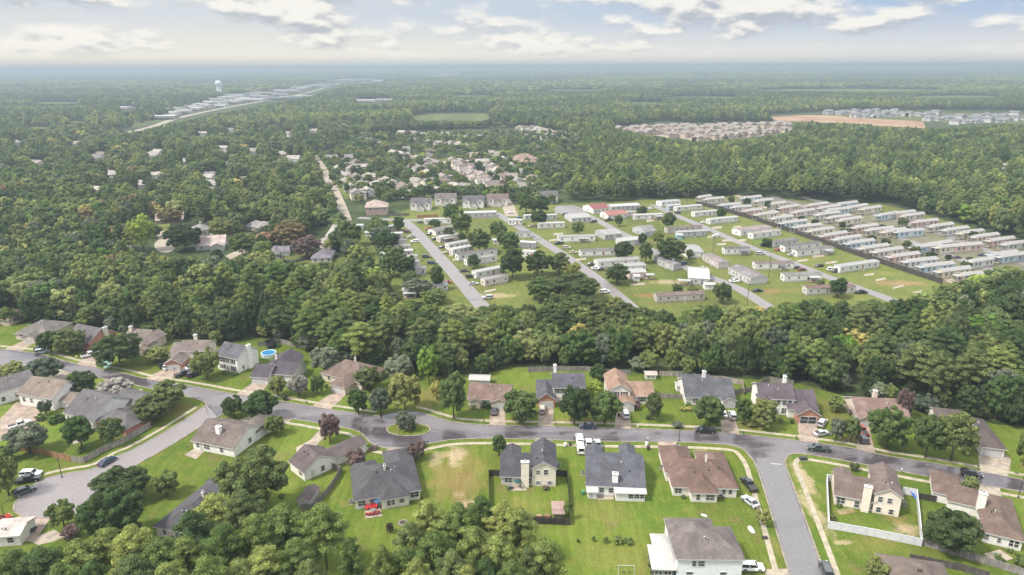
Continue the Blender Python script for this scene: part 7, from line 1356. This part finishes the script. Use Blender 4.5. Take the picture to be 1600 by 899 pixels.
for i, (x, y, lb) in enumerate([(1021, 858, 'first dark pot along the white porch wall'), (1023, 868, 'second dark pot along the white porch wall'), (1019, 878, 'third dark pot along the white porch wall'), (1022, 888, 'last dark pot along the white porch wall')]):
    p = P(x - 4, y + 8); root = empty('plant_pot', (p.x, p.y, 0)); tag(root, lb, 'plant pot', 'pots along the porch'); MB().lathe([(.22, 0), (.34, .5), (.3, .5)], 10).build('pot', DARKM, root); c_ = link('plant', SHRUB[i % 3], root, G_['deep'], (0, 0, .35)); c_.scale = (.09, .09, .07)
# ------------------------------------------------------------------ the highway strip and far landmarks
GC = 'pale commercial buildings along the highway'
def shop(x, y, L, D, h, col, rc, label, rz=0.0):
    p = P(x, y); root = empty('commercial_building', (p.x, p.y, 0), rz); tag(root, label, 'commercial building', GC)
    MB().box(-L / 2, L / 2, -D / 2, D / 2, 0, h).build('wall', TINT, root, col)
    m = MB(); m.box(-L / 2 - .3, L / 2 + .3, -D / 2 - .3, D / 2 + .3, h, h + .5); m.box(-L * .3, -L * .3 + 4, -3, 3, h + .5, h + 2.2); m.build('roof', TINT, root, rc)
    MB().box(-L / 2 + 2, L / 2 - 2, -D / 2 - .15, -D / 2 - .02, .3, 3.0).build('shop_window', GLASS, root)
HW = [(100, 60), (0, 0)]
SH = [(190, 172, 70, 22, 'white roofed shed alone in woods left of the highway'), (265, 175, 40, 20, 'first pale shop along the highway from the near end'), (282, 173, 45, 24, 'second pale shop along the highway'), (296, 170, 40, 24, 'third pale shop along the highway'), (312, 167, 46, 26, 'shop left of the highway below the water tower'), (328, 163, 60, 28, 'long shop in front of the water tower'), (338, 158, 50, 26, 'shop just left behind the water tower foot'),
      (352, 155, 50, 26, 'pale shop right of the water tower foot'), (366, 152, 60, 30, 'white shop further right of the water tower'), (382, 150, 60, 30, 'white store midway on the highway left side'), (396, 147, 60, 30, 'white store past midway on the highway left side'), (372, 160, 50, 26, 'low building right of the highway near side'), (400, 158, 60, 30, 'white hall right of the highway'), (430, 156, 80, 34, 'large store right of the highway'),
      (455, 154, 70, 34, 'large store at the right end of the shop group'), (478, 153, 60, 30, 'last store at right of the shop group'), (445, 143, 80, 36, 'store on the far left of the highway bend'), (470, 138, 80, 36, 'store at the highway bend'), (490, 136, 90, 40, 'store beyond the highway bend'), (520, 128, 120, 50, 'pale mall roof far up the highway'), (545, 126, 120, 50, 'pale mall roof second up the highway'), (570, 126, 140, 50, 'pale mall roof third up the highway'),
      (600, 128, 140, 50, 'pale mall roof fourth up the highway'), (535, 118, 160, 60, 'white roof near the horizon above the highway'), (580, 132, 120, 50, 'white roof below the mall roofs'), (570, 160, 90, 26, 'long white roof in woods right of the strip'), (602, 159, 50, 22, 'short white roof right of the long white one'), (700, 118, 200, 60, 'white cluster roof near the horizon centre'), (686, 120, 150, 50, 'white roof left of the horizon centre cluster'),
      (640, 106, 300, 90, 'far white roof almost at the horizon'), (1003, 132, 60, 30, 'white roof right of the mast'), (1046, 145, 70, 30, 'white farm roof in the far right woods'), (1060, 147, 50, 24, 'second farm roof in the far right woods'), (960, 130, 120, 40, 'pale strip roof by the far mast')]
_r = random.Random(5)
for i in range(46):
    f = i / 45; x = 250 + 300 * f + _r.uniform(-16, 16); y = 182 - 57 * f ** .85 + _r.uniform(-5.0, 8.5) * (1 - .5 * f)
    SH.append((x, y, _r.uniform(22, 55) * (1 + f), _r.uniform(14, 24), '%s small highway strip building, %s from the near end' % (_r.choice(['pale', 'whitish']), (ORD + ['%s %s' % (t, u) for t in ('twenty', 'thirty', 'forty') for u in [''] + ORD[:9]])[i].strip())))
for x, y, L, D, lb in SH: shop(x, y, L, D, 7 if L < 100 else 10, random.choice([(.46, .45, .44), (.38, .35, .32), (.3, .26, .23)]), random.choice([(.46, .45, .45), (.36, .35, .34), (.25, .24, .24)]), lb, random.uniform(-.5, .6))
def water_tower(x, y, h, r, label, legs=False):
    p = P(x, y); root = empty('water_tower', (p.x, p.y, 0)); tag(root, label, 'water tower')
    if legs:
        MB().lathe([(r * .22, 0), (r * .16, h * .2), (r * .16, h * .72)], 14).build('column', WHITE, root); MB().lathe([(r * .16, h * .7), (r * .8, h * .78), (r, h * .87), (r * .7, h * .97), (.1, h)], 18).build('tank', WHITE, root, smooth=True)
    else:
        m = MB(); n_ = 28
        prof = [(r * .84, 0), (r * .82, h * .62), (r, h * .68), (r, h * .90), (r * .8, h * .97), (.2, h)]; k = 0
        m.lathe(prof[2:], n_).build('tank', TINT, root, (.70, .71, .72), True)
        c = MB(); c.v = [((q * (1 + .04 * (i % 2))) * math.cos(2 * math.pi * i / n_), (q * (1 + .04 * (i % 2))) * math.sin(2 * math.pi * i / n_), z) for q, z in prof[:3] for i in range(n_)]
        c.f = [(a * n_ + i, a * n_ + (i + 1) % n_, (a + 1) * n_ + (i + 1) % n_, (a + 1) * n_ + i) for a in range(2) for i in range(n_)]; c.m = [0] * len(c.f); c.build('column', TINT, root, (.56, .58, .62))
        MB().lathe([(r * 1.04, h * .68), (r * 1.04, h * .69)], n_).build('walkway', TINT, root, (.4, .42, .45))
water_tower(344, 152, 54, 9.5, 'white fluted water tower beside the highway shops')
water_tower(1129, 114, 60, 16, 'tiny white water tower near the horizon', True); water_tower(918, 121, 50, 12, 'small pale water tower near the far mast', True)
for x, y, h, lb in [(973, 158, 45, 'thin lattice mast in the far centre woods'), (1103, 168, 38, 'thin lattice mast right of the townhouses sky line')]:
    p = P(x, y); root = empty('lattice_mast', (p.x, p.y, 0)); tag(root, lb, 'mast'); m = MB()
    for s in range(3): a = s * 2.094; m.tube((1.2 * math.cos(a), 1.2 * math.sin(a), 0), (.35 * math.cos(a), .35 * math.sin(a), h), .25, .2, 5)
    m.build('tower', STEEL, root); MB().tube((0, 0, h), (0, 0, h + 5), .25, .12, 5).build('antenna', STEEL, root)
# ------------------------------------------------------------------ air
def _haze(g):
    v = g.nd('ShaderNodeVolumePrincipled'); v.inputs['Color'].default_value = (.345, .405, .47, 1); v.inputs['Density'].default_value = 0.00027; v.inputs['Anisotropy'].default_value = 0.2
    o = g.nd('ShaderNodeOutputMaterial'); g.L.new(v.outputs[0], o.inputs['Volume'])
HZ = material('haze_air', _haze)
tag(MB().box(-43000, 43000, -43000, 43000, -1, 101).build('haze', HZ), kind='stuff')
